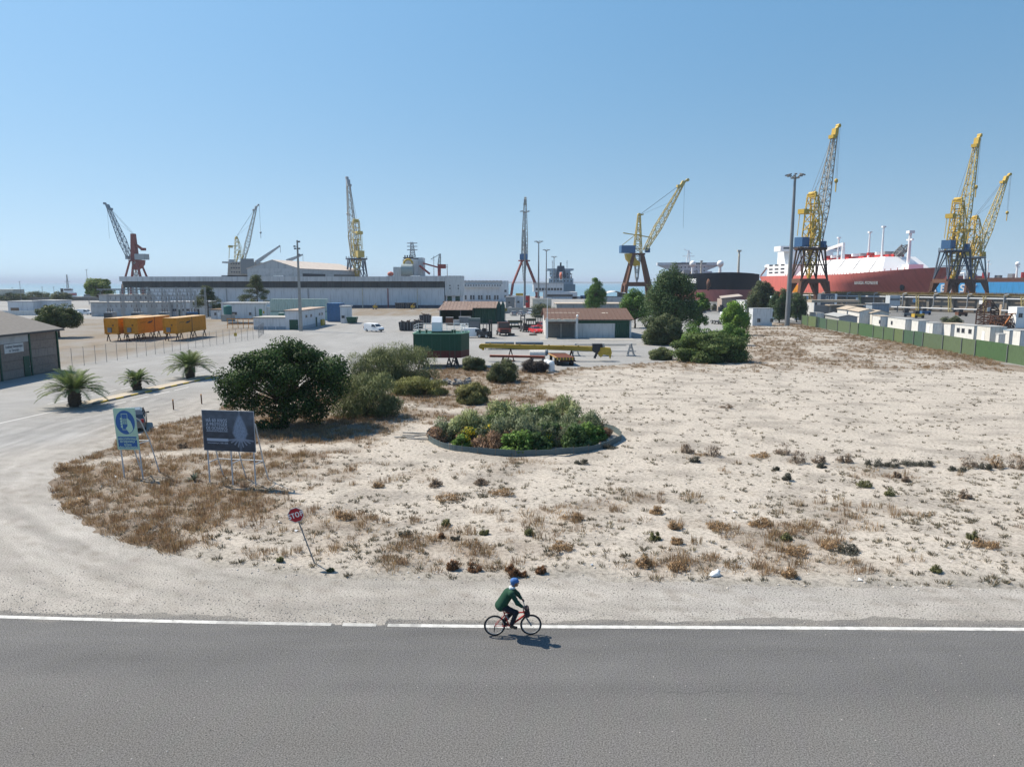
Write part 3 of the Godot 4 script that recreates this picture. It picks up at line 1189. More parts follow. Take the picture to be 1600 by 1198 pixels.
func vehicle_body(poly: PackedVector2Array, half: float, tumble: float, waist: float) -> MB:
	# an outline in x (length) and y (height) swept across z; above the waist the sides lean in
	var m := MB.new()
	var k := poly.size()
	var lean := func(p: Vector2, s: float) -> Vector3:
		var w := half - tumble * maxf(.0, p.y - waist)
		if p.y < .35:
			w -= .06
		return V3(p.x, p.y, s * w)
	for i in k:
		var p := poly[i]
		var q := poly[(i + 1) % k]
		m.quad(lean.call(p, -1.0), lean.call(q, -1.0), lean.call(q, 1.0), lean.call(p, 1.0))
	var t := Geometry2D.triangulate_polygon(poly)
	for i in t.size() / 3:
		var a := poly[t[i * 3]]
		var b := poly[t[i * 3 + 1]]
		var c := poly[t[i * 3 + 2]]
		if (b - a).cross(c - a) < 0:
			var s := b
			b = c
			c = s
		m.tri(lean.call(a, 1.0), lean.call(b, 1.0), lean.call(c, 1.0))
		m.tri(lean.call(a, -1.0), lean.call(c, -1.0), lean.call(b, -1.0))
	return m

func hatchback(label: String, at: Vector3, turn: float, paint: Material, group := "") -> Node3D:
	# front towards +x
	var c := thing("parked_car", label, "car", at, turn, group)
	var low := car_profile([Vector2(-2.0, .30), Vector2(-1.5, .22), Vector2(1.6, .22), Vector2(2.05, .32), Vector2(2.08, .62), Vector2(1.85, .80), Vector2(1.1, .95), Vector2(-1.95, .98), Vector2(-2.06, .80)])
	part(c, "body", vehicle_body(low, .88, .25, .7), paint)
	var cab := car_profile([Vector2(-1.92, .97), Vector2(1.02, .94), Vector2(.30, 1.42), Vector2(-.35, 1.50), Vector2(-1.30, 1.46), Vector2(-1.72, 1.25)])
	part(c, "cabin", vehicle_body(cab, .80, .32, .97), M.glass)
	var roof := MB.new()
	roof.hexa([V3(-1.28, 1.452, .60), V3(.22, 1.452, .60), V3(.22, 1.452, -.60), V3(-1.28, 1.452, -.60), V3(-1.2, 1.53, .52), V3(.1, 1.53, .52), V3(.1, 1.53, -.52), V3(-1.2, 1.53, -.52)])
	part(c, "roof", roof, paint)
	for s in [-1.0, 1.0]:
		for x in [-1.28, 1.28]:
			wheel(c, V3(x, .31, s * .78), .31, .2, M.galv)
		var l := one_box(V3(.06, .16, .24), V3(2.03, .66, s * .62))
		part(c, "headlight", l, M.white_clean)
		var r := one_box(V3(.06, .24, .2), V3(-2.03, .82, s * .66))
		part(c, "tail_light", r, M.red)
		var mi := one_box(V3(.1, .1, .2), V3(.62, 1.02, s * .97))
		part(c, "mirror", mi, M.dark)
		for x in [-1.0, -.25, .55]:
			var pl := MB.new()
			pl.bar(V3(x, .97, s * .812), V3(x - .12 * x - .05, 1.44, s * .662), .06)
			part(c, "pillar", pl, paint)
	return c

func parked_hatchback():
	hatchback("dark silver hatchback parked behind the pale green phone sign", V3(-28.4, 0, -52.34), 2.02, mat(Color(.16, .175, .19), .25, null, 1.0, .4))

# ---------- trees, palms, shrubs ----------
func spray(m: MB, at: Vector3, rad: Vector3, count: int, size: float, cols: Array, shell := .5, long := 1.0, rise := .0):
	# leaf-sized faces through an ellipsoid, thicker towards its skin; long > 1 makes twigs, rise turns them upwards
	for i in count:
		var d := V3(R.randfn(), R.randfn(), R.randfn()).normalized()
		var r := lerpf(shell, 1.0, sqrt(R.randf())) * (1.0 + .16 * N2.get_noise_3d(d.x * 3 + at.x, d.y * 3 + at.y, d.z * 3 + at.z))
		var p := at + d * rad * r
		var f := (d + V3(R.randfn(), R.randfn(), R.randfn()) * .75).normalized()
		var g := V3(R.randfn(), R.randfn() + rise, R.randfn())
		g = (g - f * g.dot(f) * (1.0 if rise == .0 else .4)).normalized()
		var w := g.cross(f).normalized() * size * rnd(.6, 1.2) * .5
		g *= size * long * rnd(.6, 1.25) * .5
		var nn := (f * .6 + d * .55 + V3(0, .15, 0)).normalized()
		var k: Color = cols[R.randi() % cols.size()]
		m.tint = k * rnd(.72, 1.28)
		m.tint.a = 1.0
		m.tri_n(p - w - g * .7, p + w * .9 - g * .35, p + g + w * .2, nn, nn, nn)
		m.tri_n(p - w - g * .7, p + g + w * .2, p - w * .8 + g * .45, nn, nn, nn)

func crown(m: MB, at: Vector3, rad: Vector3, clumps: int, each: int, size: float, cols: Array, taper := .0, clump := .34, low := -.6, long := 1.0, rise := .0) -> Array:
	m.colored = true
	var centres := []
	for i in clumps:
		var d := Vector3.ZERO
		for q in 20:
			d = V3(R.randfn(), R.randfn(), R.randfn()).normalized()
			if d.y > low:
				break
		var r := lerpf(.35, .86, pow(R.randf(), .55))
		var shrink := 1.0 - taper * clampf(d.y * r * .5 + .5, .0, 1.0)
		var p := at + V3(d.x * rad.x * shrink, d.y * rad.y, d.z * rad.z * shrink) * r
		centres.append(p)
		var c := clump * rnd(.65, 1.25) * (1.0 - .5 * taper * clampf(d.y * r * .5 + .5, .0, 1.0))
		var tone := rnd(.8, 1.15)
		spray(m, p, V3(rad.x, minf(rad.y, rad.x), rad.z) * c, int(each * rnd(.75, 1.25)), size, cols.map(func(k): return k * tone), .35, long, rise)
	return centres

func limbs(m: MB, foot: Vector3, fork: Vector3, ends: Array, r: float, every := 1):
	m.tube(foot - V3(0, .2, 0), foot.lerp(fork, .5) + V3(rnd(-1, 1), 0, rnd(-1, 1)) * r * .5, r * 1.25, r * .95, 9)
	m.tube(foot.lerp(fork, .5), fork, r * .95, r * .8, 9)
	for i in ends.size():
		if i % every:
			continue
		var e: Vector3 = ends[i]
		var midp := fork.lerp(e, .5) + V3(rnd(-1, 1), rnd(0, 1.2), rnd(-1, 1)) * r
		m.tube(fork, midp, r * .42, r * .26, 6, false)
		m.tube(midp, e, r * .26, r * .08, 5, false)

func tree(called: String, label: String, at: Vector3, o: Dictionary) -> Node3D:
	var t := thing(called, label, o.get("category", "tree"), at, .0, o.get("group", ""))
	var m := MB.new()
	var ends := crown(m, V3(0, o.mid, 0), o.rad, o.clumps, o.each, o.leaf, o.cols, o.get("taper", .0), o.get("clump", .34), o.get("low", -.6), o.get("long", 1.0), o.get("rise", .0))
	for q in o.get("extra", []):
		spray(m, q[0], q[1], q[2], o.leaf, o.cols, .35, o.get("long", 1.0), o.get("rise", .0))
		ends.append(q[0])
	var w := MB.new()
	limbs(w, Vector3.ZERO, V3(0, o.fork, 0), ends, o.trunk, o.get("every", 1))
	part(t, "trunk", w, M.bark)
	part(t, "crown", m, M.leaf)
	return t

func bush(called: String, label: String, at: Vector3, rad: Vector3, cols: Array, o := {}) -> Node3D:
	var t := thing(called, label, o.get("category", "bush"), at, .0, o.get("group", ""))
	var m := MB.new()
	var ends := crown(m, V3(0, rad.y * .66, 0), rad, o.get("clumps", 26), o.get("each", 260), o.get("leaf", .16), cols, o.get("taper", .0), o.get("clump", .36), o.get("low", -1.0), o.get("long", 1.0), o.get("rise", .0))
	for i in 7:
		var a := TAU * i / 7 + rnd(-.3, .3)
		spray(m, V3(cos(a) * rad.x * .68, rad.y * .3, sin(a) * rad.z * .68), rad * V3(.3, .34, .3), o.get("each", 260), o.get("leaf", .16), cols, .3, o.get("long", 1.0), o.get("rise", .0))
	for i in m.v.size():
		if m.v[i].y < .02:
			m.v[i].y = .02 + absf(m.v[i].y) * .2
	var w := MB.new()
	for i in ends.size():
		if i % 3 == 0:
			var e: Vector3 = ends[i]
			w.tube(V3(rnd(-.1, .1), -.08, rnd(-.1, .1)), e, .05, .015, 5, false)
	part(t, "stems", w, M.bark)
	part(t, "foliage", m, o.get("mat", M.leaf))
	return t

func palm(label: String, at: Vector3, high: float, trunk: float, reach: float, fronds: int):
	var t := thing("date_palm", label, "palm", at, rnd(0, 6), "date palms on the median")
	var w := MB.new()
	var prof := [Vector2(trunk * .9, -.1)]
	var y := .0
	while y < high:
		var bul := .86 + .26 * sin(PI * clampf(y / high * .9 + .1, .0, 1.0))
		prof.append(Vector2(trunk * (bul + .05), y))
		prof.append(Vector2(trunk * (bul - .05), y + .09))
		y += .13
	prof.append(Vector2(.05, high + .15))
	w.lathe(prof, 14)
	for i in 90:
		var a := rnd(0, TAU)
		var yy := rnd(.1, high)
		var e := V3(cos(a), 0, sin(a))
		w.bar(e * trunk * .95 + V3(0, yy, 0), e * (trunk + .10) + V3(0, yy + .13, 0), .09, .05)
	part(t, "trunk", w, M.bark)
	var cols := [Color(.12, .17, .055), Color(.15, .205, .07), Color(.10, .14, .05), Color(.20, .23, .10)]
	for i in fronds:
		var m := MB.new()
		m.colored = true
		var a := TAU * i * .381966 + rnd(-.15, .15)
		var up := lerpf(1.35, .12, pow(float(i) / fronds, .8))
		var flat := V3(cos(a), 0, sin(a))
		var l := reach * rnd(.85, 1.12) * lerpf(.8, 1.0, float(i) / fronds)
		var p := V3(0, high + .05, 0) + flat * trunk * .35
		var pitch := up
		var prev := p
		var side := flat.cross(Vector3.UP)
		var k: Color = cols[R.randi() % 4]
		var steps := 15
		for s in steps:
			var dir := flat * cos(pitch) + Vector3.UP * sin(pitch)
			p = prev + dir * l / steps
			m.tint = k * .9
			m.bar(prev, p, .035 * (1.0 - .8 * s / steps) + .008, .02)
			if s > 1:
				for q in [-1.0, 1.0]:
					for h in 3:
						var b := prev.lerp(p, h / 3.0)
						var ll := .46 * sin(PI * clampf((s + h * .33) / steps * .90 + .07, .0, 1.0)) * reach / 2.2 + .06
						var tip: Vector3 = b + (side * q * .80 + dir * .65 + V3(0, rnd(-.05, .28), 0)).normalized() * ll
						m.tint = k * rnd(.8, 1.25)
						var wv := dir * .03
						m.tri(b - wv, b + wv, tip)
			prev = p
			pitch -= (.02 + .05 * cos(pitch)) * (1.5 if s > 8 else .8)
		part(t, "frond", m, M.leaf)

func on_field(p: Vector3) -> Vector3:
	return V3(p.x, ground_y(p.x, p.z), p.z)

func build_plants():
	R.seed = 900
	var dark := [Color(.030, .065, .019), Color(.039, .081, .023), Color(.023, .050, .016), Color(.063, .115, .029)]
	var poplar := [Color(.088, .176, .035), Color(.120, .224, .048), Color(.064, .128, .029), Color(.160, .272, .064)]
	var deep := [Color(.06, .105, .042), Color(.085, .14, .055), Color(.115, .17, .07)]
	var broom := [Color(.15, .185, .08), Color(.125, .155, .07), Color(.185, .21, .10), Color(.10, .125, .055)]
	var lime := [Color(.160, .288, .048), Color(.208, .336, .064), Color(.120, .224, .040)]
	var olive := [Color(.112, .136, .064), Color(.144, .160, .080), Color(.080, .104, .048)]
	var brown := [Color(.256, .192, .144), Color(.192, .144, .112), Color(.320, .248, .184), Color(.144, .120, .096)]

	# the spreading dark tree on the verge
	var big := tree("spreading_tree", "wide dark green tree shading the ground behind the dark billboard", on_field(V3(-17.14, 0, -52.58)), {mid = 4.0, rad = V3(4.35, 2.45, 3.9), clumps = 54, each = 560, leaf = .16, cols = dark, clump = .27, low = -.35, fork = 1.7, trunk = .24,
		extra = [[V3(3.0, 2.6, .6), V3(1.7, 1.5, 1.6), 2600], [V3(1.6, 2.1, 1.5), V3(1.5, 1.2, 1.3), 2000], [V3(-2.9, 2.2, .9), V3(1.5, .85, 1.3), 1500], [V3(-1.2, 1.75, 1.4), V3(1.2, .8, 1.0), 1000], [V3(3.9, 3.8, 0), V3(1.3, 1.7, 1.6), 2200], [V3(-.6, .35, 1.3), V3(1.4, .45, .8), 900], [V3(2.6, 1.2, 1.0), V3(1.1, .9, .9), 1000], [V3(-3.6, 3.1, .6), V3(1.3, 1.0, 1.2), 1500], [V3(.6, 1.3, 1.7), V3(1.2, .8, .9), 1100]]})
	big.rotation.y = .0
	# broom thicket behind it
	var bl := {leaf = .05, long = 8.0, rise = 1.8, clumps = 34, each = 400, clump = .36}
	bush("broom_bush", "large grey-green broom bush between the spreading tree and green hull block", V3(-11.12, 0, -76.37), V3(3.6, 2.6, 2.6), broom, bl.merged({clumps = 44}))
	bush("broom_bush", "tall grey-green broom bush showing above the lower bush beside the spreading tree", V3(-14.05, 0, -73.5), V3(3.0, 2.7, 2.2), broom, bl)
	bush("broom_bush", "broad grey-green broom bush rooted just right of the spreading tree", on_field(V3(-11.79, 0, -56.43)), V3(3.1, 2.15, 2.3), broom, bl.merged({clumps = 44}))
	bush("broom_bush", "low yellowish broom bush at the foot of the broom thicket", on_field(V3(-8.94, 0, -67.56)), V3(2.8, 1.05, 1.6), [Color(.192, .208, .064), Color(.160, .176, .064), Color(.240, .240, .096)], bl)
	bush("round_bush", "round olive bush standing alone behind the oval bed", on_field(V3(-3.54, 0, -62.5)), V3(1.5, 1.05, 1.2), [Color(.192, .192, .072), Color(.144, .152, .064), Color(.240, .232, .096)], bl.merged({clumps = 26, each = 220}))
	bush("round_bush", "wispy green bush in front of the red girder", on_field(V3(-1.11, 0, -76.37)), V3(1.7, 1.5, 1.3), olive, bl.merged({clumps = 24, each = 190}))
	bush("round_bush", "scrubby green bush under the green hull block", on_field(V3(-4.55, 0, -86.45)), V3(1.6, 1.0, 1.2), olive, bl.merged({clumps = 16, each = 160}))
	bush("dead_bush", "dark dead bush heaped beside the white domes", on_field(V3(2.71, 0, -85.21)), V3(1.5, 1.0, 1.0), [Color(.072, .064, .064), Color(.112, .096, .088)], bl.merged({clumps = 14, each = 130}))
	# right-hand grove
	bush("grove_bush", "broad bright green bush at the front of the right grove", on_field(V3(27.23, 0, -96.31)), V3(5.6, 2.5, 3.4), [Color(.10, .155, .05), Color(.13, .18, .06), Color(.08, .125, .042)], {leaf = .15, long = 2.6, rise = 1.0, clumps = 70, each = 420, clump = .26})
	bush("grove_bush", "small pale green bush at the left foot of the grove", on_field(V3(21.01, 0, -99.54)), V3(1.7, 1.0, 1.3), broom, bl.merged({clumps = 20, each = 170}))
	bush("grove_bush", "rounded grey-green bush beside the rusty-roofed shed", V3(26.43, 0, -124.55), V3(3.9, 3.3, 3.2), [Color(.096, .125, .056), Color(.120, .147, .072), Color(.072, .096, .045)], {leaf = .17, long = 2.0, clumps = 60, each = 420, clump = .28})
	bush("grove_bush", "leafy green bush joining the tallest grove tree to the lime poplar", V3(30.94, 0, -116.07), V3(3.8, 2.6, 2.4), poplar, {leaf = .2, clumps = 44, each = 300, clump = .28})
	bush("grove_bush", "yellowish green bush below the lime poplar", V3(37.46, 0, -122.01), V3(3.4, 2.2, 2.4), poplar, {leaf = .2, clumps = 36, each = 280, clump = .3})
	var pop := {leaf = .26, clump = .30, low = -.7, fork = 2.0}
	tree("grove_tree", "tallest dark green tree of the grove in front of the ships", V3(31.46, 0, -140.68), pop.merged({mid = 7.0, rad = V3(7.4, 7.6, 5.6), clumps = 150, each = 230, cols = deep, taper = .58, trunk = .3, clump = .17, leaf = .2, low = -1.0, extra = [[V3(.3, 13.2, 0), V3(.8, 1.7, .8), 260], [V3(-1.8, 11.6, .5), V3(.9, 1.6, .8), 260], [V3(2.0, 11.0, 0), V3(.9, 1.5, .8), 260], [V3(3.6, 8.6, 1), V3(1.0, 1.5, .9), 260], [V3(-3.8, 8.8, 1), V3(1.0, 1.6, .9), 260]]}))
	tree("grove_tree", "narrow light green tree right of the tallest grove tree", V3(40.32, 0, -153.28), pop.merged({mid = 4.4, rad = V3(3.0, 5.0, 2.6), clumps = 40, each = 240, low = -1.0, cols = poplar, taper = .5, trunk = .16}))
	tree("grove_tree", "light green poplar left of the tallest grove tree", V3(29.5, 0, -170.73), pop.merged({mid = 4.6, rad = V3(4.6, 4.8, 3.4), clumps = 56, each = 300, low = -1.0, cols = poplar, taper = .25, trunk = .22}))
	tree("poplar_tree", "pointed green poplar standing alone behind the rusty-roofed shed", V3(27.27, 0, -233.67), pop.merged({mid = 6.2, rad = V3(4.7, 6.6, 4.0), clumps = 70, each = 300, low = -1.0, cols = poplar, taper = .45, trunk = .28, leaf = .34}))
	tree("poplar_tree", "bright lime green young poplar at the right end of the grove", V3(45.61, 0, -145.82), pop.merged({mid = 3.5, rad = V3(3.6, 4.0, 2.9), clumps = 54, each = 280, low = -1.0, cols = lime, taper = .4, trunk = .16}))
	tree("grove_tree", "dark feathery tree in front of the black ship's bow", V3(75.97, 0, -216.87), pop.merged({mid = 5.4, rad = V3(5.6, 6.4, 4.4), clumps = 80, each = 240, low = -1.0, cols = [Color(.080, .104, .048), Color(.104, .128, .064)], taper = .45, trunk = .2, leaf = .3, long = 2.0}))
	tree("cypress_tree", "columnar dark green tree behind the tall lighting mast", V3(71.25, 0, -189.57), pop.merged({mid = 4.4, rad = V3(3.5, 5.4, 2.8), clumps = 60, each = 240, low = -1.0, cols = [Color(.072, .120, .056), Color(.096, .144, .072)], taper = .25, trunk = .18}))
	tree("cypress_tree", "shorter columnar green tree just right of the tall lighting mast", V3(78.3, 0, -195.74), pop.merged({mid = 3.8, rad = V3(3.3, 4.7, 2.6), clumps = 54, low = -1.0, each = 240, cols = [Color(.080, .128, .056), Color(.112, .160, .072)], taper = .3, trunk = .15}))
	bush("yard_bush", "dark round bush among the low roofs behind the green fence", V3(94.48, 0, -216.87), V3(3.6, 2.2, 2.6), olive, {leaf = .2, clumps = 34, each = 260})
	bush("yard_bush", "low green bush beside the rusty lattice frame", V3(117.27, 0, -189.57), V3(2.8, 1.3, 1.6), olive, {leaf = .18, clumps = 24, each = 200})
	bush("yard_bush", "dark clipped bush left of the rusty-roofed shed", V3(9.52, 0, -220.84), V3(4.2, 2.6, 2.5), olive, {leaf = .24, clumps = 34, each = 240})
	# left yard
	tree("round_tree", "rounded dark green tree behind the grey brick shed", V3(-89.81, 0, -140.68), {mid = 3.6, rad = V3(4.6, 3.0, 3.8), clumps = 56, each = 380, leaf = .24, cols = [Color(.072, .104, .032), Color(.096, .128, .042), Color(.056, .080, .029)], clump = .30, fork = 1.3, trunk = .22, low = -.5})
	tree("round_tree", "yellow-green tree by the water left of the long white shed", V3(-189.87, 0, -329.03), {mid = 8.0, rad = V3(6.6, 5.0, 5.0), clumps = 44, each = 300, leaf = .5, cols = [Color(.176, .240, .056), Color(.128, .192, .048), Color(.224, .272, .080)], clump = .3, fork = 3.5, trunk = .3})
	var pine := [Color(.080, .104, .045), Color(.104, .128, .056), Color(.064, .088, .040)]
	pine_tree("tall pine in front of the long white shed, beside pale containers", V3(-82.77, 0, -232.0), 12.85, 5.4, pine)
	pine_tree("shorter pine beside the small white sheds left of the tall pine", V3(-96.35, 0, -226.0), 9.2, 4.6, pine)
	tree("round_tree", "small dark tree at the foot of the shorter pine", V3(-96.92, 0, -233.67), {mid = 2.6, rad = V3(2.2, 2.0, 2.0), clumps = 18, each = 200, leaf = .24, cols = deep, fork = .8, trunk = .12})
	for q in [[20, 466, 9.0, 3.0], [62, 465, 8.0, 3.4], [92, 467, 7.0, 3.2]]:
		var p: Vector3 = [V3(-293.41, 0, -420.22), V3(-289.08, 0, -435.28), V3(-265.2, 0, -420.22)][[20, 62, 92].find(q[0])]
		bush("shore_thicket", ["low dark thicket at the far left edge of the shore", "low dark thicket in the middle of the left shore", "low dark thicket on the shore in front of the tug"][[20, 62, 92].find(q[0])], p, V3(q[2], q[3], 4.0), olive, {leaf = .5, clumps = 40, each = 150})

	# date palms
	R.seed = 333
	palm("largest date palm on the median, nearest the road", V3(-38.41, 0, -61.51), 1.35, .46, 2.95, 62)
	palm("smallest date palm in the middle of the median", V3(-37.6, 0, -70.41), .95, .36, 1.85, 40)
	palm("date palm at the far end of the median", V3(-36.58, 0, -80), 1.25, .46, 2.9, 58)
	oval_bed()
	field_shrubs(brown, olive)

func pine_tree(label: String, at: Vector3, high: float, wide: float, cols: Array):
	var t := thing("pine_tree", label, "tree", at, .0, "pines in front of the long shed")
	var w := MB.new()
	w.tube(V3(0, -.2, 0), V3(.15, high * .96, 0), .26, .05, 8)
	var m := MB.new()
	m.colored = true
	for i in 44:
		var f := lerpf(.30, .98, pow(R.randf(), .8))
		var a := rnd(0, TAU)
		var reach := wide * (1.05 - f) / .7 * rnd(.55, 1.0)
		var tip := V3(cos(a) * reach, high * f + rnd(-.1, .5), sin(a) * reach)
		w.tube(V3(.1, high * f - .3, 0), tip, .06, .02, 5, false)
		spray(m, tip, V3(1.4, .7, 1.4) * rnd(.7, 1.2), 230, .12, cols, .2, 4.0, .7)
	spray(m, V3(.1, high * .97, 0), V3(.7, .8, .7), 220, .10, cols, .2, 4.0, .7)
	part(t, "trunk", w, M.bark)
	part(t, "crown", m, M.leaf)

func oval_bed():
	var c := V3(.85, 0, -48.3)
	var rx := 6.75
	var rz := 5.2
	R.seed = 77
	var f := thing("net_fence", "low blue-green net fence ringing the oval planted bed", "fence", Vector3.ZERO)
	var k := 34
	var pts := []
	for i in k + 1:
		var t := TAU * i / k
		var e := V3(c.x + cos(t) * rx * (1.0 + .03 * sin(t * 3.0)), 0, c.z - sin(t) * rz)
		e.y = ground_y(e.x, e.z)
		pts.append(e)
	var net := mat(Color(.105, .14, .15), .9, T.streak, .9, .0, true)
	for i in k:
		var a: Vector3 = pts[i]
		var b: Vector3 = pts[i + 1]
		var m := MB.new()
		var out := V3(a.x - c.x, 0, a.z - c.z).normalized()
		var h := .42 + rnd(-.05, .04)
		var s := 5
		for q in s:
			var p := a.lerp(b, float(q) / s)
			var r := a.lerp(b, float(q + 1) / s)
			var sag0 := out * .04 * sin(PI * q / s) * rnd(.2, 1.4)
			var sag1 := out * .04 * sin(PI * (q + 1) / s)
			var th := out * .012
			m.hexa([p - th, r - th, r + th, p + th, p + sag0 - th + V3(0, h, 0), r + sag1 - th + V3(0, h, 0), r + sag1 + th + V3(0, h, 0), p + sag0 + th + V3(0, h, 0)])
		part(f, "net_panel", m, net)
		var st := MB.new()
		st.tube(a - V3(0, .2, 0), a + V3(0, .48, 0), .018, .02, 6)
		part(f, "stake", st, M.wood)
	# the planting: kinds of shrub, each plant its own thing
	var kinds := [
		["bright_green_shrub", [Color(.115, .205, .045), Color(.15, .25, .06), Color(.09, .16, .04)], V3(.75, .65, .75), {leaf = .10, long = 1.8, rise = .6, clumps = 16, each = 150, clump = .42}],
		["dark_green_shrub", [Color(.048, .096, .032), Color(.072, .128, .045), Color(.096, .160, .056)], V3(.85, .7, .85), {leaf = .10, long = 1.6, clumps = 18, each = 150, clump = .4}],
		["grey_green_shrub", [Color(.144, .176, .104), Color(.192, .224, .136), Color(.112, .144, .080)], V3(.95, .95, .95), {leaf = .05, long = 5.0, rise = 1.4, clumps = 16, each = 190, clump = .42}],
		["dry_brown_shrub", [Color(.240, .160, .112), Color(.320, .208, .136), Color(.176, .120, .088)], V3(.75, .55, .75), {leaf = .05, long = 4.0, rise = 1.2, clumps = 14, each = 150, clump = .42}],
		["yellow_flowering_shrub", [Color(.160, .224, .048), Color(.112, .176, .040), Color(.880, .672, .048)], V3(.7, .75, .7), {leaf = .085, clumps = 16, each = 130, clump = .42}],
		["pale_feathery_shrub", [Color(.272, .320, .144), Color(.336, .376, .192), Color(.208, .256, .112)], V3(1.2, 1.0, 1.0), {leaf = .05, long = 5.0, rise = 1.2, clumps = 18, each = 200, clump = .4}],
	]
	var proto := []
	for q in kinds.size():
		proto.append(null)
	# [kind, x, z, scale, label]
	var plan := [
		[0, .3, -44.1, 1.25, "bright green shrub at the very front of the oval bed"], [0, 4.9, -45.9, 1.0, "bright green shrub at the front right of the oval bed"], [0, 5.8, -47.4, .85, "bright green shrub near the right rim of the oval bed"], [0, -3.3, -45.6, .75, "small bright green shrub at the left front of the oval bed"],
		[4, -2.6, -46.3, 1.05, "yellow-flowering shrub on the left side of the oval bed"], [4, -1.7, -47.0, 1.0, "second yellow-flowering shrub behind the first in the oval bed"], [4, 2.3, -46.0, .8, "sparse yellow-flowering shrub in the middle of the oval bed"],
		[5, .0, -50.3, 1.35, "pale feathery shrub at the top of the oval bed"], [2, .5, -47.6, 1.2, "grey-green bush with a bare stem mid oval bed"], [2, 3.3, -46.6, 1.2, "feathery grey-green shrub right of the oval bed's centre"], [2, -4.2, -48.0, 1.0, "grey-green shrub at the left end of the oval bed"],
		[1, 1.7, -44.8, .95, "dark green shrub beside the front bright green one in the oval bed"], [1, 4.2, -44.9, 1.0, "dark green spreading shrub at the right front of the oval bed"], [1, 2.2, -50.6, 1.3, "dark green shrub at the back of the oval bed"], [1, -.9, -48.8, 1.2, "dark green shrub behind the yellow flowers in the oval bed"], [1, 5.2, -48.6, 1.15, "olive shrub on the right half of the oval bed"],
		[3, -1.6, -44.9, 1.1, "dry brown shrub at the left front of the oval bed"], [3, -.7, -45.2, .9, "dry brown twiggy shrub next to the front bright green one"], [3, 4.0, -50.2, 1.2, "dry reddish-brown shrub at the back right of the oval bed"], [3, 6.1, -48.8, 1.0, "dry brown shrub at the right end of the oval bed"], [3, -4.9, -47.4, .9, "dry brown shrub by the left rim of the oval bed"],
	]
	for i in 26:
		var a := rnd(0, TAU)
		var r := sqrt(R.randf()) * .80
		var q: int = [1, 1, 2, 2, 3, 1, 2, 5][R.randi() % 8]
		var z := c.z - .9 - sin(a) * rz * r * .8
		var what := ["", "dark green shrub in the thick of the oval bed", "grey-green shrub in the thick of the oval bed", "dry brown shrub in the thick of the oval bed", "", "pale feathery shrub in the thick of the oval bed"]
		plan.append([q, c.x + .3 + cos(a) * rx * r, z, rnd(.85, 1.25), what[q]])
	for q in plan:
		var kk: int = q[0]
		var at := on_field(V3(q[1], 0, q[2]))
		var o: Node3D
		if proto[kk] == null:
			proto[kk] = bush(kinds[kk][0], q[4], at, kinds[kk][2], kinds[kk][1], kinds[kk][3].merged({category = "shrub", group = "plants in the oval bed"}))
			o = proto[kk]
		else:
			o = copy_of(proto[kk], at, rnd(0, TAU), q[4], kinds[kk][0])
		o.scale = V3(q[3] * 1.15, q[3] * rnd(.95, 1.3), q[3] * 1.15)

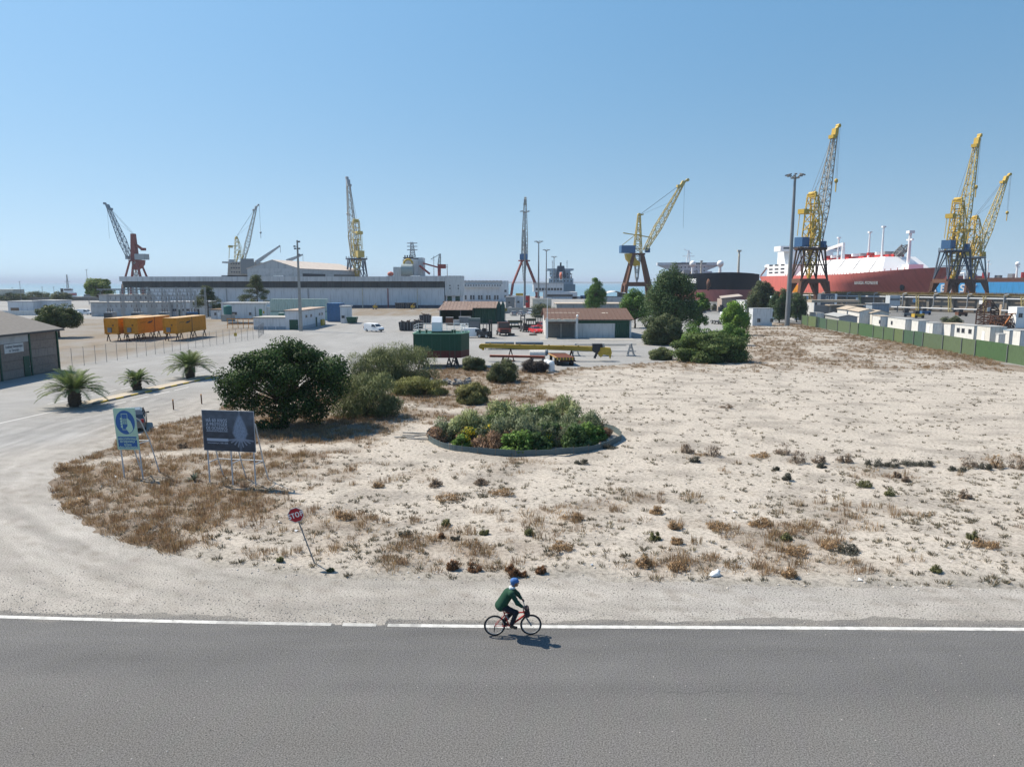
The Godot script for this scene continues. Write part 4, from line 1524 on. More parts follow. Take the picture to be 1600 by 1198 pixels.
func field_shrubs(brown: Array, olive: Array):
	R.seed = 515
	var twig := {leaf = .03, long = 5.0, rise = 1.3, clumps = 9, each = 46, clump = .42, category = "shrub"}
	var green := [Color(.144, .152, .072), Color(.192, .192, .088), Color(.112, .120, .056)]
	var russet := [Color(.192, .104, .056), Color(.144, .088, .056), Color(.256, .144, .080)]
	var straw := [Color(.432, .304, .176), Color(.352, .240, .136), Color(.288, .192, .120)]
	var slate := [Color(.096, .096, .080), Color(.128, .128, .104), Color(.080, .083, .067)]
	# kind, position, radius, height, label
	var list := [
		[brown, V3(11.03, 0, -43.6), .75, .55, "leftmost grey-brown shrub of the row crossing the sand"], [brown, V3(12.42, 0, -42.94), 1.0, .62, "rounded grey-brown shrub second from the left in the row"], [slate, V3(10.95, 0, -41.38), .6, .3, "small dark shrub just below the row's leftmost shrubs"],
		[brown, V3(16.99, 0, -43.6), 1.0, .62, "large grey-brown shrub in the middle of the row"], [brown, V3(17.03, 0, -41.38), .95, .72, "grey-brown shrub just right of the row's largest"], [straw, V3(15.34, 0, -42.78), 1.1, .35, "straw-coloured flat shrub left of the row's largest"], [brown, V3(18.31, 0, -41.23), .75, .5, "grey-brown shrub with a dark foot in the row's middle"], [slate, V3(18.02, 0, -40.21), .5, .3, "dark low shrub at the foot of the row"], [brown, V3(19.83, 0, -41.23), .8, .5, "grey shrub left of the green run in the row"],
		[slate, V3(21.25, 0, -40.64), .9, .48, "grey-green shrub starting the right run of the row"], [slate, V3(22.27, 0, -40.64), .85, .46, "grey-green shrub second in the right run of the row"], [slate, V3(23.44, 0, -40.78), .9, .5, "grey-green shrub third in the right run of the row"], [slate, V3(24.18, 0, -40.49), .75, .4, "grey-green shrub ending the right run of the row"],
		[brown, V3(26.57, 0, -40.06), .9, .6, "grey-brown shrub left of the orange-brown tuft"], [slate, V3(25.39, 0, -39.37), .9, .3, "low grey shrub at the left of the far right clump"], [straw, V3(28.09, 0, -40.06), .72, .85, "tall orange-brown tuft in the far right clump"], [brown, V3(29.31, 0, -40.06), .9, .55, "grey shrub at the right edge of the frame"], [slate, V3(27.18, 0, -39.64), .6, .35, "low dark shrub before the orange-brown tuft"],
		[slate, V3(15.05, 0, -37.79), .42, .42, "dark upright shrub alone below the row"], [slate, V3(15.22, 0, -39.78), .3, .2, "tiny dark shrub right under the row"], [green, V3(18.67, 0, -36.45), .75, .42, "olive shrub with straw edges below the right run"], [green, V3(19.1, 0, -34.76), .52, .36, "rounded olive shrub further below the right run"], [brown, V3(21.39, 0, -38.3), .4, .4, "brown upright shrub below the right run"], [brown, V3(21.4, 0, -37.41), .42, .36, "grey-brown shrub next to the brown upright one"], [brown, V3(22.68, 0, -34.33), .6, .4, "pale twiggy shrub alone at the right of the sand"],
		[straw, V3(6.77, 0, -32.06), .6, .36, "straw shrub left of the large brown grass patches"], [straw, V3(7.18, 0, -29.9), .58, .46, "brown shrub with a dark side below the straw shrub"], [green, V3(6, 0, -28.51), .42, .34, "olive shrub in a pair below the brown shrub"], [straw, V3(6.8, 0, -28.01), .42, .3, "dry shrub paired with the olive shrub"], [straw, V3(9.11, 0, -29.9), .9, .34, "wide brown dry grass clump in mid field"], [straw, V3(11.02, 0, -30.4), .9, .36, "wide brown grass clump right of the first"], [green, V3(11.53, 0, -28.59), .44, .3, "small bright olive shrub between brown grass clumps"], [straw, V3(11.37, 0, -27.11), .9, .32, "brown dry grass clump strewn with litter"], [straw, V3(12.99, 0, -27.65), .8, .45, "brown dry grass clump beside a grey-green shrub"], [slate, V3(13.41, 0, -27.11), .8, .38, "grey-green shrub at the end of the brown clumps"], [straw, V3(6.22, 0, -25.58), .6, .3, "brown dry clump near the road in mid field"], [straw, V3(5.05, 0, -25.82), .55, .4, "straw clump right of the cyclist near the road"], [straw, V3(10.27, 0, -24.99), .5, .32, "brown clump near the road's gravel edge"], [straw, V3(19.27, 0, -27.65), .9, .3, "wide dry clump on the right of the sand"], [green, V3(19.27, 0, -28.51), .4, .38, "pointed olive shrub above the wide dry clump"], [green, V3(15.86, 0, -25.28), .36, .3, "small olive shrub near the road on the right"],
		[russet, V3(-2.28, 0, -25.7), .42, .36, "russet shrub left in the pair above the shoulder"], [russet, V3(-1.43, 0, -25.58), .5, .3, "russet shrub with grey foot right in the pair"], [russet, V3(-.1, 0, -25.52), .28, .3, "upper russet tuft behind the cyclist's head"], [russet, V3(.07, 0, -25.05), .3, .3, "lower russet tuft directly behind the cyclist's head"], [russet, V3(.4, 0, -25.05), .25, .24, "small russet tuft right of the cyclist's head"], [russet, V3(1.08, 0, -25.34), .36, .3, "rounded russet tuft right of the cyclist"],
		[green, V3(-2.93, 0, -30.31), .36, .3, "olive tuft in open sand above the shoulder"], [green, V3(-1.2, 0, -29.12), .36, .3, "olive tuft right of the first in open sand"], [green, V3(.76, 0, -29.04), .4, .26, "olive tuft with a long shadow left of the straw patches"], [russet, V3(-2.98, 0, -28.81), .26, .2, "small brown tuft between the olive tufts"], [slate, V3(-2.38, 0, -28.44), .3, .2, "small dark tuft below the olive tufts"], [slate, V3(-4.5, 0, -28.89), .5, .2, "flat grey tuft left of the olive tufts"], [green, V3(-9.04, 0, -26.39), .24, .26, "small olive tuft left of the stop sign's foot"], [green, V3(-6.84, 0, -25.46), .22, .12, "flattened olive tuft at the stop sign's shadow"],
		[straw, V3(-3.2, 0, -34.33), 1.2, .3, "wide dark brown dead grass patch in front of the oval bed"], [straw, V3(-.49, 0, -34.76), 1.0, .3, "dark brown dead grass patch right of the wide one"], [brown, V3(-4.07, 0, -36.45), .7, .42, "grey twiggy shrub above the dead grass patch"], [brown, V3(-1.63, 0, -36.57), .7, .36, "thin twiggy shrub above the second dead grass patch"], [straw, V3(1.96, 0, -27.38), .85, .36, "dry brown shrub in open sand left of centre"], [straw, V3(2.76, 0, -31.08), .9, .3, "straw clump above the dry brown shrub"], [slate, V3(4.08, 0, -41.23), .7, .32, "dark twiggy shrub just right of the oval bed's foot"], [slate, V3(6.33, 0, -45.15), .9, .34, "grey shrub against the oval bed's right rim"],
		[straw, V3(-7.58, 0, -31.17), .8, .42, "brown tuft right of the stop sign plate"], [straw, V3(-7, 0, -36.21), .5, .3, "small brown tuft in the middle of the dry grass"], [straw, V3(-25.97, 0, -40.06), .9, .55, "tall straw clump at the tip of the verge"], [straw, V3(-26.2, 0, -46.62), .9, .5, "dark straw clump behind the phone sign"], [brown, V3(-21.53, 0, -45.32), .6, .4, "dry clump between the phone sign and billboard"], [straw, V3(-21.26, 0, -33.51), 1.1, .32, "flat grey-brown clump on the outer curve of the verge"], [straw, V3(-25.85, 0, -52.34), 1.2, .4, "long dry clump along the access road edge"], [brown, V3(18.36, 0, -59.92), 1.2, .3, "greyish clump in the far sand before the grove"], [straw, V3(6.13, 0, -47.58), .5, .3, "dry brown tuft beyond the oval bed's right end"],
	]
	for q in list:
		bush("field_shrub", q[4], on_field(q[1]), V3(q[2] * .62, q[3] * .62, q[2] * .5), q[0], twig.merged({mat = M.dry, group = "shrubs and tufts on the sand"}))
	agave()

func agave():
	var at := on_field(V3(-17.32, 0, -37.54))
	var t := thing("agave_plant", "small grey spiky agave between the phone sign and billboard", "plant", at)
	for i in 13:
		var a := TAU * i * .382
		var up := rnd(.3, 1.1)
		var d := V3(cos(a) * cos(up), sin(up), sin(a) * cos(up))
		var s := d.cross(Vector3.UP).normalized() * .05
		var m := MB.new()
		var l := rnd(.35, .6)
		var mid := d * l * .5
		m.colored = true
		m.tint = Color(.136, .160, .120) * rnd(.8, 1.2)
		var th := V3(0, .012, 0)
		m.quad(-s * .7, s * .7, mid + s + th, mid - s + th)
		m.tri(mid - s + th, mid + s + th, d * l)
		m.quad(s * .7, -s * .7, mid - s - th, mid + s - th)
		m.tri(mid + s - th, mid - s - th, d * l)
		part(t, "leaf", m, M.leaf)

# ---------- buildings and things of the left yard ----------
func box_house(called: String, label: String, category: String, x0: float, x1: float, z0: float, z1: float, h: float, wall: Material, roof: Material, over := .25, thick := .22, group := "") -> Node3D:
	# z0 is the front (nearer), z1 the back; origin at the middle of the front foot
	var b := thing(called, label, category, V3((x0 + x1) / 2, 0, z0), .0, group)
	var w := x1 - x0
	var d := z0 - z1
	part(b, "wall", SL(-w / 2, w / 2, -.2, h, -d, 0), wall)
	part(b, "roof", SL(-w / 2 - over, w / 2 + over, h + .003, h + thick, -d - over, over), roof)
	return b

func window_on(b: Node3D, at: Vector3, w: float, h: float, axis: String, frame: Material, pane: Material, called := "window"):
	# a proud frame round a recessed pane; axis z faces the viewer, x faces right
	var f := MB.new()
	var g := MB.new()
	var e := Basis() if axis == "z" else Basis(Vector3.UP, PI / 2)
	var t := .08
	f.box(at + e * V3(0, h / 2, .03), V3(w + t, t, .1), e)
	f.box(at + e * V3(0, -h / 2, .05), V3(w + t * 2, t, .14), e)
	f.box(at + e * V3(-w / 2, 0, .03), V3(t, h - t, .1), e)
	f.box(at + e * V3(w / 2, 0, .03), V3(t, h - t, .1), e)
	f.box(at + e * V3(0, 0, .02), V3(t * .6, h - t, .06), e)
	var wn := part(b, called, f, frame)
	g.box(at + e * V3(0, 0, .008), V3(w - t, h - t, .02), e)
	part(wn, "pane", g, pane)

func door_on(b: Node3D, at: Vector3, w: float, h: float, axis: String, leaf: Material):
	var e := Basis() if axis == "z" else Basis(Vector3.UP, PI / 2)
	var d := MB.new()
	d.box(at + e * V3(0, h / 2, .03), V3(w, h, .08), e)
	var o := part(b, "door", d, leaf)
	var k := MB.new()
	k.box(at + e * V3(w * .38, h * .48, .1), V3(.06, .2, .07), e)
	part(o, "handle", k, M.galv)

func gable_roof(b: Node3D, w: float, d: float, h: float, rise: float, over: float, mat_: Material, ridge_along_z := true) -> MeshInstance3D:
	# local box x in -w/2..w/2, z in -d..0
	var m := MB.new()
	var t := .12
	if ridge_along_z:
		for s in [-1.0, 1.0]:
			var a := V3(s * (w / 2 + over), h - rise * over / (w / 2), over)
			var r := V3(0, h + rise, over)
			var back := V3(0, 0, -d - over * 2)
			var up := V3(0, t, 0)
			if s > 0:
				m.hexa([a, a + back, r + back, r, a + up, a + back + up, r + back + up, r + up])
			else:
				m.hexa([a + back, a, r, r + back, a + back + up, a + up, r + up, r + back + up])
	else:
		for s in [.0, 1.0]:
			var ze := over if s == .0 else -d - over
			var a := V3(-w / 2 - over, h - rise * over / (d / 2), ze)
			var r := V3(-w / 2 - over, h + rise, -d / 2)
			var wide := V3(w + over * 2, 0, 0)
			var up := V3(0, t, 0)
			if s == .0:
				m.hexa([a, a + wide, r + wide, r, a + up, a + wide + up, r + wide + up, r + up])
			else:
				m.hexa([r, r + wide, a + wide, a, r + up, r + wide + up, a + wide + up, a + up])
	return part(b, "roof", m, mat_)

func corrugated(x0: float, x1: float, y0: float, y1: float, z: float, pitch: float, depth: float) -> MB:
	# a ribbed sheet facing +z
	var m := MB.new()
	var k := maxi(1, roundi((x1 - x0) / pitch))
	var p := (x1 - x0) / k
	for i in k:
		var a := x0 + i * p
		var pts := [[a, .0], [a + p * .30, .0], [a + p * .45, depth], [a + p * .85, depth], [a + p, .0]]
		for q in 4:
			m.quad(V3(pts[q][0], y0, z + pts[q][1]), V3(pts[q + 1][0], y0, z + pts[q + 1][1]), V3(pts[q + 1][0], y1, z + pts[q + 1][1]), V3(pts[q][0], y1, z + pts[q][1]))
			m.quad(V3(pts[q + 1][0], y0, z - .03), V3(pts[q][0], y0, z - .03), V3(pts[q][0], y1, z - .03), V3(pts[q + 1][0], y1, z - .03))
	m.slab(x0, x1, y1, y1 + .02, z - .03, z + depth)
	return m

func build_left_yard():
	R.seed = 4040
	brick_shed()
	link_fence()
	yellow_containers()
	substation()
	small_white_buildings()
	long_shed()
	far_left()

func brick_shed():
	var xw := -56.3
	var z1 := -87.8
	var z0 := -60.0
	var h := 5.0
	var b := thing("brick_shed", "grey-brown panelled shed with green posts and a white name sign", "building", V3(xw, 0, z1))
	# local: wall at x = 0 facing +x, running from z = 0 (far) towards the viewer
	var len_ := z0 - z1
	part(b, "wall", SL(-24.0, -.12, -.2, h, .0, len_), mat(Color(.20, .165, .14), .95, T.grime, .25))
	var m1 := mat(Color(.235, .19, .16), .95, T.grime, .35)
	var m2 := mat(Color(.215, .178, .155), .95, T.grime, .3)
	var m3 := mat(Color(.25, .21, .185), .95, T.streak, .3)
	var bay := 5.0
	var z := .18
	var k := 0
	while z < len_ - 1.0:
		for r in 5:
			var y := .06 + r * .985
			var pm: Material = [m1, m2, m3][(r + k * 2) % 3]
			if r == 4 and k == 1:
				pm = M.pale_grey
			part(b, "wall_panel", SL(-.118, .0, y, y + .955, z + .12, z + bay - .12), pm)
		part(b, "post", SL(-.1, .09, -.1, h, z + bay - .11, z + bay + .09), M.green)
		z += bay
		k += 1
	part(b, "post", SL(-.1, .09, -.1, h, -.02, .16), M.green)
	# door and sign in the second bay
	door_on(b, V3(.03, .0, 6.0), .95, 2.35, "x", M.green_door)
	part(b, "name_board", SL(.005, .06, 2.95, 3.95, 6.3, 9.4), M.white)
	var tx := mat(Color(.05, .06, .08), .7)
	for l in [["Controlo Dimensional", 3.52, .30], ["e Testes", 3.10, .30]]:
		var t := part(b, "lettering", lettering(l[0], l[2], .006), tx)
		var tm: TextMesh = t.mesh
		t.transform = Transform3D(Basis(Vector3.UP, PI / 2) * Basis.from_scale(V3(minf(1.0, 2.8 / tm.get_aabb().size.x), 1, 1)), V3(.068, l[1] + .12, 7.85))
	# roof: ridge along z, skylight strip down the slope
	var slope := .30
	var rw := 12.0
	var rf := MB.new()
	rf.hexa([V3(.5, h - .02, len_), V3(.5, h - .02, -.6), V3(-rw, h + rw * slope, -.6), V3(-rw, h + rw * slope, len_), V3(.5, h + .12, len_), V3(.5, h + .12, -.6), V3(-rw, h + rw * slope + .14, -.6), V3(-rw, h + rw * slope + .14, len_)])
	rf.hexa([V3(-rw, h + rw * slope, len_), V3(-rw, h + rw * slope, -.6), V3(-24.5, h, -.6), V3(-24.5, h, len_), V3(-rw, h + rw * slope + .14, len_), V3(-rw, h + rw * slope + .14, -.6), V3(-24.5, h + .14, -.6), V3(-24.5, h + .14, len_)])
	var roof := part(b, "roof", rf, mat(Color(.17, .16, .15), .9, T.grime, .3))
	var sk := MB.new()
	var up := V3(0, .16, 0)
	for q in [[2.2, 3.5]]:
		sk.hexa([V3(-2.2, h + 2.2 * slope, q[1]) + up, V3(-2.2, h + 2.2 * slope, q[0]) + up, V3(-11.5, h + 11.5 * slope, q[0]) + up, V3(-11.5, h + 11.5 * slope, q[1]) + up, V3(-2.2, h + 2.2 * slope + .05, q[1]) + up, V3(-2.2, h + 2.2 * slope + .05, q[0]) + up, V3(-11.5, h + 11.5 * slope + .05, q[0]) + up, V3(-11.5, h + 11.5 * slope + .05, q[1]) + up])
	part(roof, "skylight", sk, M.white)
	part(b, "gutter", SL(.5, .62, h - .1, h + .05, -.6, len_), M.dark)
	var g := MB.new()
	g.prism(PackedVector2Array([Vector2(-24.0, h), Vector2(-.12, h), Vector2(-rw, h + rw * slope)]), -.2, -.01)
	part(b, "gable", g, m1)
	for y in [2.4, 3.6, 4.4]:
		var rib := MB.new()
		for i in 10:
			rib.bar(V3(.5 - i * 1.25, h + (i * 1.25 - .5) * slope + .14, -.5), V3(.5 - i * 1.25, h + (i * 1.25 - .5) * slope + .14, len_), .05)
		part(roof, "sheet_lap", rib, mat(Color(.15, .14, .135), .9))
		break

func link_fence():
	var f := thing("wire_fence", "wire mesh fence with thin posts along the access road", "fence", Vector3.ZERO)
	var a := V3(-56.71, 0, -88.4)
	var b := V3(-49.09, 0, -137.45)
	var n := 24
	var up := V3(0, 2.5, 0)
	var run := MB.new()
	var pts := []
	for i in n + 1:
		pts.append(a.lerp(b, float(i) / n))
	pts.append(V3(-52.25, 0, -149.46))
	pts.append(V3(-56.67, 0, -157.31))
	for i in pts.size():
		var p: Vector3 = pts[i]
		var m := MB.new()
		m.tube(p - V3(0, .2, 0), p + up, .032, .03, 6)
		part(f, "post", m, M.steel_grey)
	for i in pts.size() - 1:
		var p: Vector3 = pts[i]
		var q: Vector3 = pts[i + 1]
		var m := MB.new()
		for y in [.12, 1.3, 2.45]:
			m.bar(p + V3(0, y, 0), q + V3(0, y, 0), .014)
		var l := p.distance_to(q)
		var k := int(l / .22)
		for j in k:
			var t0 := float(j) / k
			m.bar(p.lerp(q, t0) + V3(0, .12, 0), p.lerp(q, t0) + V3(0, 2.45, 0), .006)
		part(f, "wire_panel", m, M.steel_grey)
	var s := part(f, "warning_plate", one_box(V3(.55, .6, .03), pts[20] + V3(0, 1.4, .06)), M.yellow)
	s.set_meta("label", "small yellow plate on the fence")

func yellow_containers():
	var xs := [-73.84, -70.45, -63.39]
	var says := ["leftmost yellow site container on trestles", "middle yellow site container on trestles, between the other two", "rightmost yellow site container on trestles"]
	for i in 3:
		var c := thing("site_container", says[i], "container", V3(xs[i], 0, -131.0 - i * .4), -.02, "yellow site containers on trestles")
		var y0 := 1.35
		var h := 2.85
		part(c, "body", SL(-1.2, 1.2, y0, y0 + h, -12.2, 0), M.orange)
		part(c, "roof_sheet", SL(-1.22, 1.22, y0 + h + .003, y0 + h + .08, -12.22, .02), mat(Color(.62, .42, .22), .6, T.grime, .2))
		var rib := MB.new()
		for k in 30:
			rib.slab(1.203, 1.235, y0 + .15, y0 + h - .15, -12.0 + k * .4, -11.8 + k * .4)
		part(c, "side_ribs", rib, M.orange)
		for s in [-1.0, 1.0]:
			part(c, "corner_post", SL(s * 1.24 - .08, s * 1.24 + .08, y0, y0 + h, .003, .1), M.orange)
		part(c, "vent_unit", SL(-.65, .05, y0 + .3, y0 + 1.15, .003, .22), M.steel_grey)
		part(c, "lamp_box", SL(.2, .45, y0 + 1.5, y0 + 1.7, .003, .1), M.dark)
		part(c, "seam", SL(1.24, 1.262, y0, y0 + h, -6.2, -6.0), M.rust_brown)
		var logo := MB.new()
		logo.prism(PackedVector2Array([Vector2(-1.1, 0), Vector2(-.2, -.12), Vector2(.6, .05), Vector2(1.1, .42), Vector2(.3, .25), Vector2(-.3, .3)]), .0, .02, Basis(Vector3.UP, PI / 2), V3(1.24, y0 + 1.85, -4.5))
		part(c, "emblem", logo, M.dark)
		var tm := part(c, "lettering_band", SL(1.24, 1.258, y0 + 1.95, y0 + 2.12, -3.0, -1.0), mat(Color(.30, .14, .01), .6))
		tm.set_meta("label", "faint line of print on the container side")
		for z in [-.5, -6.1, -11.7]:
			for s in [-1.0, 1.0]:
				var t := MB.new()
				t.bar(V3(s * 1.0, y0 - .06, z), V3(s * 1.0 - .3, 0, z), .12)
				t.bar(V3(s * 1.0, y0 - .06, z), V3(s * 1.0 + .3, 0, z), .12)
				t.bar(V3(s * 1.0, y0 - .06, z - .5), V3(s * 1.0, y0 - .06, z + .5), .12)
				part(c, "trestle", t, M.rust_dark)

func substation():
	# switchyard: low white walls, steel gantries with hanging insulators
	var z := -205.0
	box_house("switch_house", "low weathered white switch house behind the electrical gantries", "building", -134.62, -109.41, -228.0, -236.0, 4.33, M.pale_grey, M.concrete)
	box_house("switch_house", "taller white block at the back of the electrical yard", "building", -144.49, -130.44, -250.0, -258.0, 6.37, M.pale_grey, M.concrete)
	var dark := mat(Color(.06, .025, .02), .5)
	for row in 3:
		var zz := z - row * 7.0
		var g := thing("switchyard_gantry", ["nearest steel gantry of the electrical switchyard", "middle steel gantry of the electrical switchyard", "rear steel gantry of the electrical switchyard"][row], "gantry", V3(-104.95, 0, zz), .0, "switchyard gantries")
		var w := 22.0
		var hh := 7.4 + row * 1.0
		for k in 6:
			var m := MB.new()
			var x := -w / 2 + w * k / 5.0
			m.lattice(V3(x, 0, 0), V3(x, hh, 0), Vector2(.5, .5), Vector2(.35, .35), 8, .08, .045)
			part(g, "column", m, M.galv)
		for y in [hh - .4, hh - 2.6]:
			var m := MB.new()
			m.lattice(V3(-w / 2, y, 0), V3(w / 2, y, 0), Vector2(.35, .35), Vector2(.35, .35), 30, .07, .04)
			part(g, "beam", m, M.galv)
			for k in 15:
				var i := MB.new()
				var x := -w / 2 + w * (k + .5) / 15.0
				for d in 5:
					i.tube(V3(x, y - .35 - d * .16, 0), V3(x, y - .44 - d * .16, 0), .14, .09, 7)
				part(g, "insulator", i, dark)
	for k in 4:
		var t := thing("transformer", ["leftmost grey transformer in the switchyard", "second grey transformer in the switchyard", "third grey transformer in the switchyard", "rightmost blue-grey transformer in the switchyard"][k], "transformer", V3(-112.14 + k * 7.6, 0, -199.0), .0, "transformers in the switchyard")
		part(t, "tank", SL(-1.2, 1.2, .2, 2.6, -1.0, 1.0), M.galv if k < 3 else M.blue)
		part(t, "plinth", SL(-1.5, 1.5, -.1, .2, -1.3, 1.3), M.concrete)
		for s in [-.7, .0, .7]:
			var bsh := MB.new()
			for d in 5:
				bsh.tube(V3(s, 2.6 + d * .2, 0), V3(s, 2.72 + d * .2, 0), .15, .1, 7)
			part(t, "bushing", bsh, dark)
		var fin := MB.new()
		for q in 7:
			fin.slab(-1.1 + q * .34, -1.04 + q * .34, .5, 2.3, 1.0, 1.4)
		part(t, "cooling_fins", fin, M.steel_grey)

func small_white_buildings():
	var dk: Material = M.glass
	# left pair
	var a := box_house("yard_office", "white yard office left of the shorter pine", "building", -111.6, -98.06, -230.0, -238.0, 4.48, M.white_wall, M.pale_grey)
	door_on(a, V3(-2.4, 0, 0), 1.0, 2.1, "z", M.green_door)
	door_on(a, V3(3.2, 0, 0), 1.6, 2.3, "z", M.dark)
	for x in [-4.6, -3.6, -1.2, .2]:
		window_on(a, V3(x, 2.0, 0), .8, .7, "z", M.galv, dk)
	# middle office with annexes
	var b := box_house("yard_office", "white yard office with a green door beside the tall pine", "building", -86, -72.64, -211.0, -219.0, 4.63, M.white_wall, M.pale_grey)
	window_on(b, V3(-3.0, 1.7, 0), 1.8, .8, "z", M.galv, dk)
	window_on(b, V3(1.8, 1.6, 0), .7, .8, "z", M.galv, dk)
	door_on(b, V3(4.9, .4, 0), .9, 2.6, "z", mat(Color(.05, .22, .10), .6))
	part(b, "downpipe", SL(3.3, 3.45, .2, 3.6, .003, .15), M.steel_grey)
	part(b, "notice", SL(5.6, 6.0, 1.7, 2.4, .003, .05), M.yellow)
	var c := box_house("yard_office", "low white annexe left of the office with the green door", "building", -89.63, -86.49, -212.0, -218.0, 2.71, M.white_wall, M.wood)
	window_on(c, V3(-.2, 1.5, 0), .6, .8, "z", M.galv, dk)
	door_on(c, V3(.9, 0, 0), .8, 1.9, "z", M.white_clean)
	box_house("yard_office", "tiny white annexe right of the office with the green door", "building", -72.7, -71.49, -211.5, -217.0, 3.48, M.white_wall, M.white_clean)
	# front white workshop
	var xr := -48.4
	var w := box_house("white_workshop", "white workshop with a green door behind the utility pole", "building", -52.07, xr, -163.5, -184.5, 4.3, M.white_wall, mat(Color(.42, .33, .27), .9, T.grime, .2))
	var half: float = (xr - (-52.07)) / 2
	door_on(w, V3(-half + 1.9, 0, 0), 2.0, 2.3, "z", M.green_door)
	part(w, "plinth", SL(half + .003, half + .04, 0, .8, -21.0, 0), mat(Color(.35, .38, .42), .9, T.grime, .3))
	for z in [-4.0, -8.0, -15.5, -18.0]:
		window_on(w, V3(half, 2.9, z), 1.3, .6, "x", M.galv, dk)
	door_on(w, V3(half, 0, -12.5), 1.2, 2.3, "x", M.green_door)
	part(w, "stacked_crates", SL(half + .01, half + .5, 0, 1.5, -18.6, -16.2), M.yellow)
	var lw := box_house("white_workshop", "low white lean-to left of the white workshop", "building", -59.53, -52.13, -163.8, -172.0, 2.65, M.white_wall, mat(Color(.34, .33, .31), .95, T.grime, .2))
	part(lw, "plinth", SL(-3.7, 3.7, 0, .7, .003, .04), mat(Color(.30, .36, .42), .9, T.grime, .3))
	for x in [-2.4, -.6, 1.4]:
		part(lw, "pilaster", SL(x - .1, x + .1, 0, 2.6, .045, .12), M.white_wall)
	# mint containers, toilets, blue box
	var mint := mat(Color(.42, .52, .47), .6, T.streak, .2)
	var ct := thing("mint_container", "long pale mint container stack behind the white workshop", "container", V3(-61.43, 0, -205.0))
	var cw := 8.05
	part(ct, "body", corrugated(-cw, cw, 2.6, 6.08, .0, .6, .08), mint)
	part(ct, "core", SL(-cw, cw, 2.6, 6.08, -2.4, -.04), mint)
	part(ct, "lower_body", SL(-cw, cw, 0, 2.4, -2.4, 0), mat(Color(.40, .55, .50), .6, T.streak, .2))
	part(ct, "joint", SL(-cw, cw, 2.4, 2.6, -2.3, -.1), M.dark)
	var tc := 0
	for p in [V3(-63.64, 2.97, -196), V3(-59.33, 3.14, -196)]:
		var t := thing("portable_toilet", ["left green portable toilet by the mint containers", "right green portable toilet by the mint containers"][tc], "toilet", V3(p.x, 0, -196.0), .0, "green portable toilets")
		tc += 1
		part(t, "cabin", SL(-.6, .6, .1, 2.3, -1.2, 0), mat(Color(.02, .13, .09), .5))
		part(t, "roof", SL(-.65, .65, 2.303, 2.55, -1.25, .05), mat(Color(.55, .62, .58), .5))
		door_on(t, V3(0, .15, 0), .85, 1.95, "z", mat(Color(.025, .16, .11), .5))
	var bl := thing("shipping_container", "blue shipping container stood behind the white workshop", "container", V3(-49.12, 0, -196.0))
	part(bl, "body", SL(-1.75, 1.75, .1, 5.1, -6, 0), M.blue)
	part(bl, "door_ribs", corrugated(-1.7, 1.7, .3, 4.9, .04, .45, .07), M.blue)
	var sw := box_house("gate_hut", "small white hut beside the blue container", "hut", -45.76, -43.55, -190.0, -194.0, 4.39, M.white_wall, M.pale_grey)
	window_on(sw, V3(-.4, 1.7, 0), .8, .7, "z", M.galv, dk)
	var dm := thing("waste_skip", "dark green waste skip beside the small white hut", "skip", V3(-42.2, 0, -187.0))
	var sk := MB.new()
	sk.hexa([V3(-1.0, .2, 0), V3(1.0, .2, 0), V3(1.0, .2, -2), V3(-1.0, .2, -2), V3(-1.3, 1.6, .2), V3(1.3, 1.6, .2), V3(1.3, 1.6, -2.2), V3(-1.3, 1.6, -2.2)])
	part(dm, "hopper", sk, M.green)
	part(dm, "lid", SL(-1.3, 1.3, 1.603, 1.75, -2.2, .2), M.green_door)
	var tk := MB.new()
	tk.lathe([Vector2(1.1, 0), Vector2(1.15, 2.2), Vector2(1.0, 2.4), Vector2(.01, 2.6)], 16)
	solo("water_tank", tk, mat(Color(.03, .14, .13), .5), "teal cylindrical tank behind the white yard offices", "tank", V3(-79.74, 1.9, -200.0))
	solo("tank_stand", SL(-1.4, 1.4, 0, 1.9, -1.4, 1.4), M.concrete, "concrete stand under the teal tank", "stand", V3(-79.74, 0, -200.0))
	# orange racks beside the lean-to
	var rk := thing("storage_rack", "orange storage rack beside the white lean-to", "rack", V3(-64.24, 0, -168.34))
	for k in 6:
		part(rk, "upright", SL(-3.2 + k * 1.25, -3.1 + k * 1.25, 0, 2.3, -.1, 0), M.orange)
	for y in [.9, 2.2]:
		part(rk, "beam", SL(-3.2, 3.1, y, y + .14, .003, .1), M.orange)
	part(rk, "load", SL(-3.0, 2.9, 1.05, 1.5, -.9, -.12), M.steel_grey)
	# utility pole
	var up := thing("utility_pole", "tall concrete utility pole with floodlights beside the white workshop", "pole", V3(-47.37, 0, -159.4))
	var pm := MB.new()
	pm.hexa([V3(-.36, 0, .3), V3(.36, 0, .3), V3(.36, 0, -.3), V3(-.36, 0, -.3), V3(-.14, 20.0, .12), V3(.14, 20.0, .12), V3(.14, 20.0, -.12), V3(-.14, 20.0, -.12)])
	part(up, "shaft", pm, M.concrete)
	for q in [[-.45, 18.1], [.45, 18.1], [.5, 19.6], [.4, 16.8], [-.55, 18.6]]:
		var am := MB.new()
		am.bar(V3(0, q[1], .1), V3(q[0], q[1], .15), .07)
		am.box(V3(q[0], q[1] + .05, .3), V3(.42, .34, .3))
		part(up, "floodlight", am, M.steel_grey)

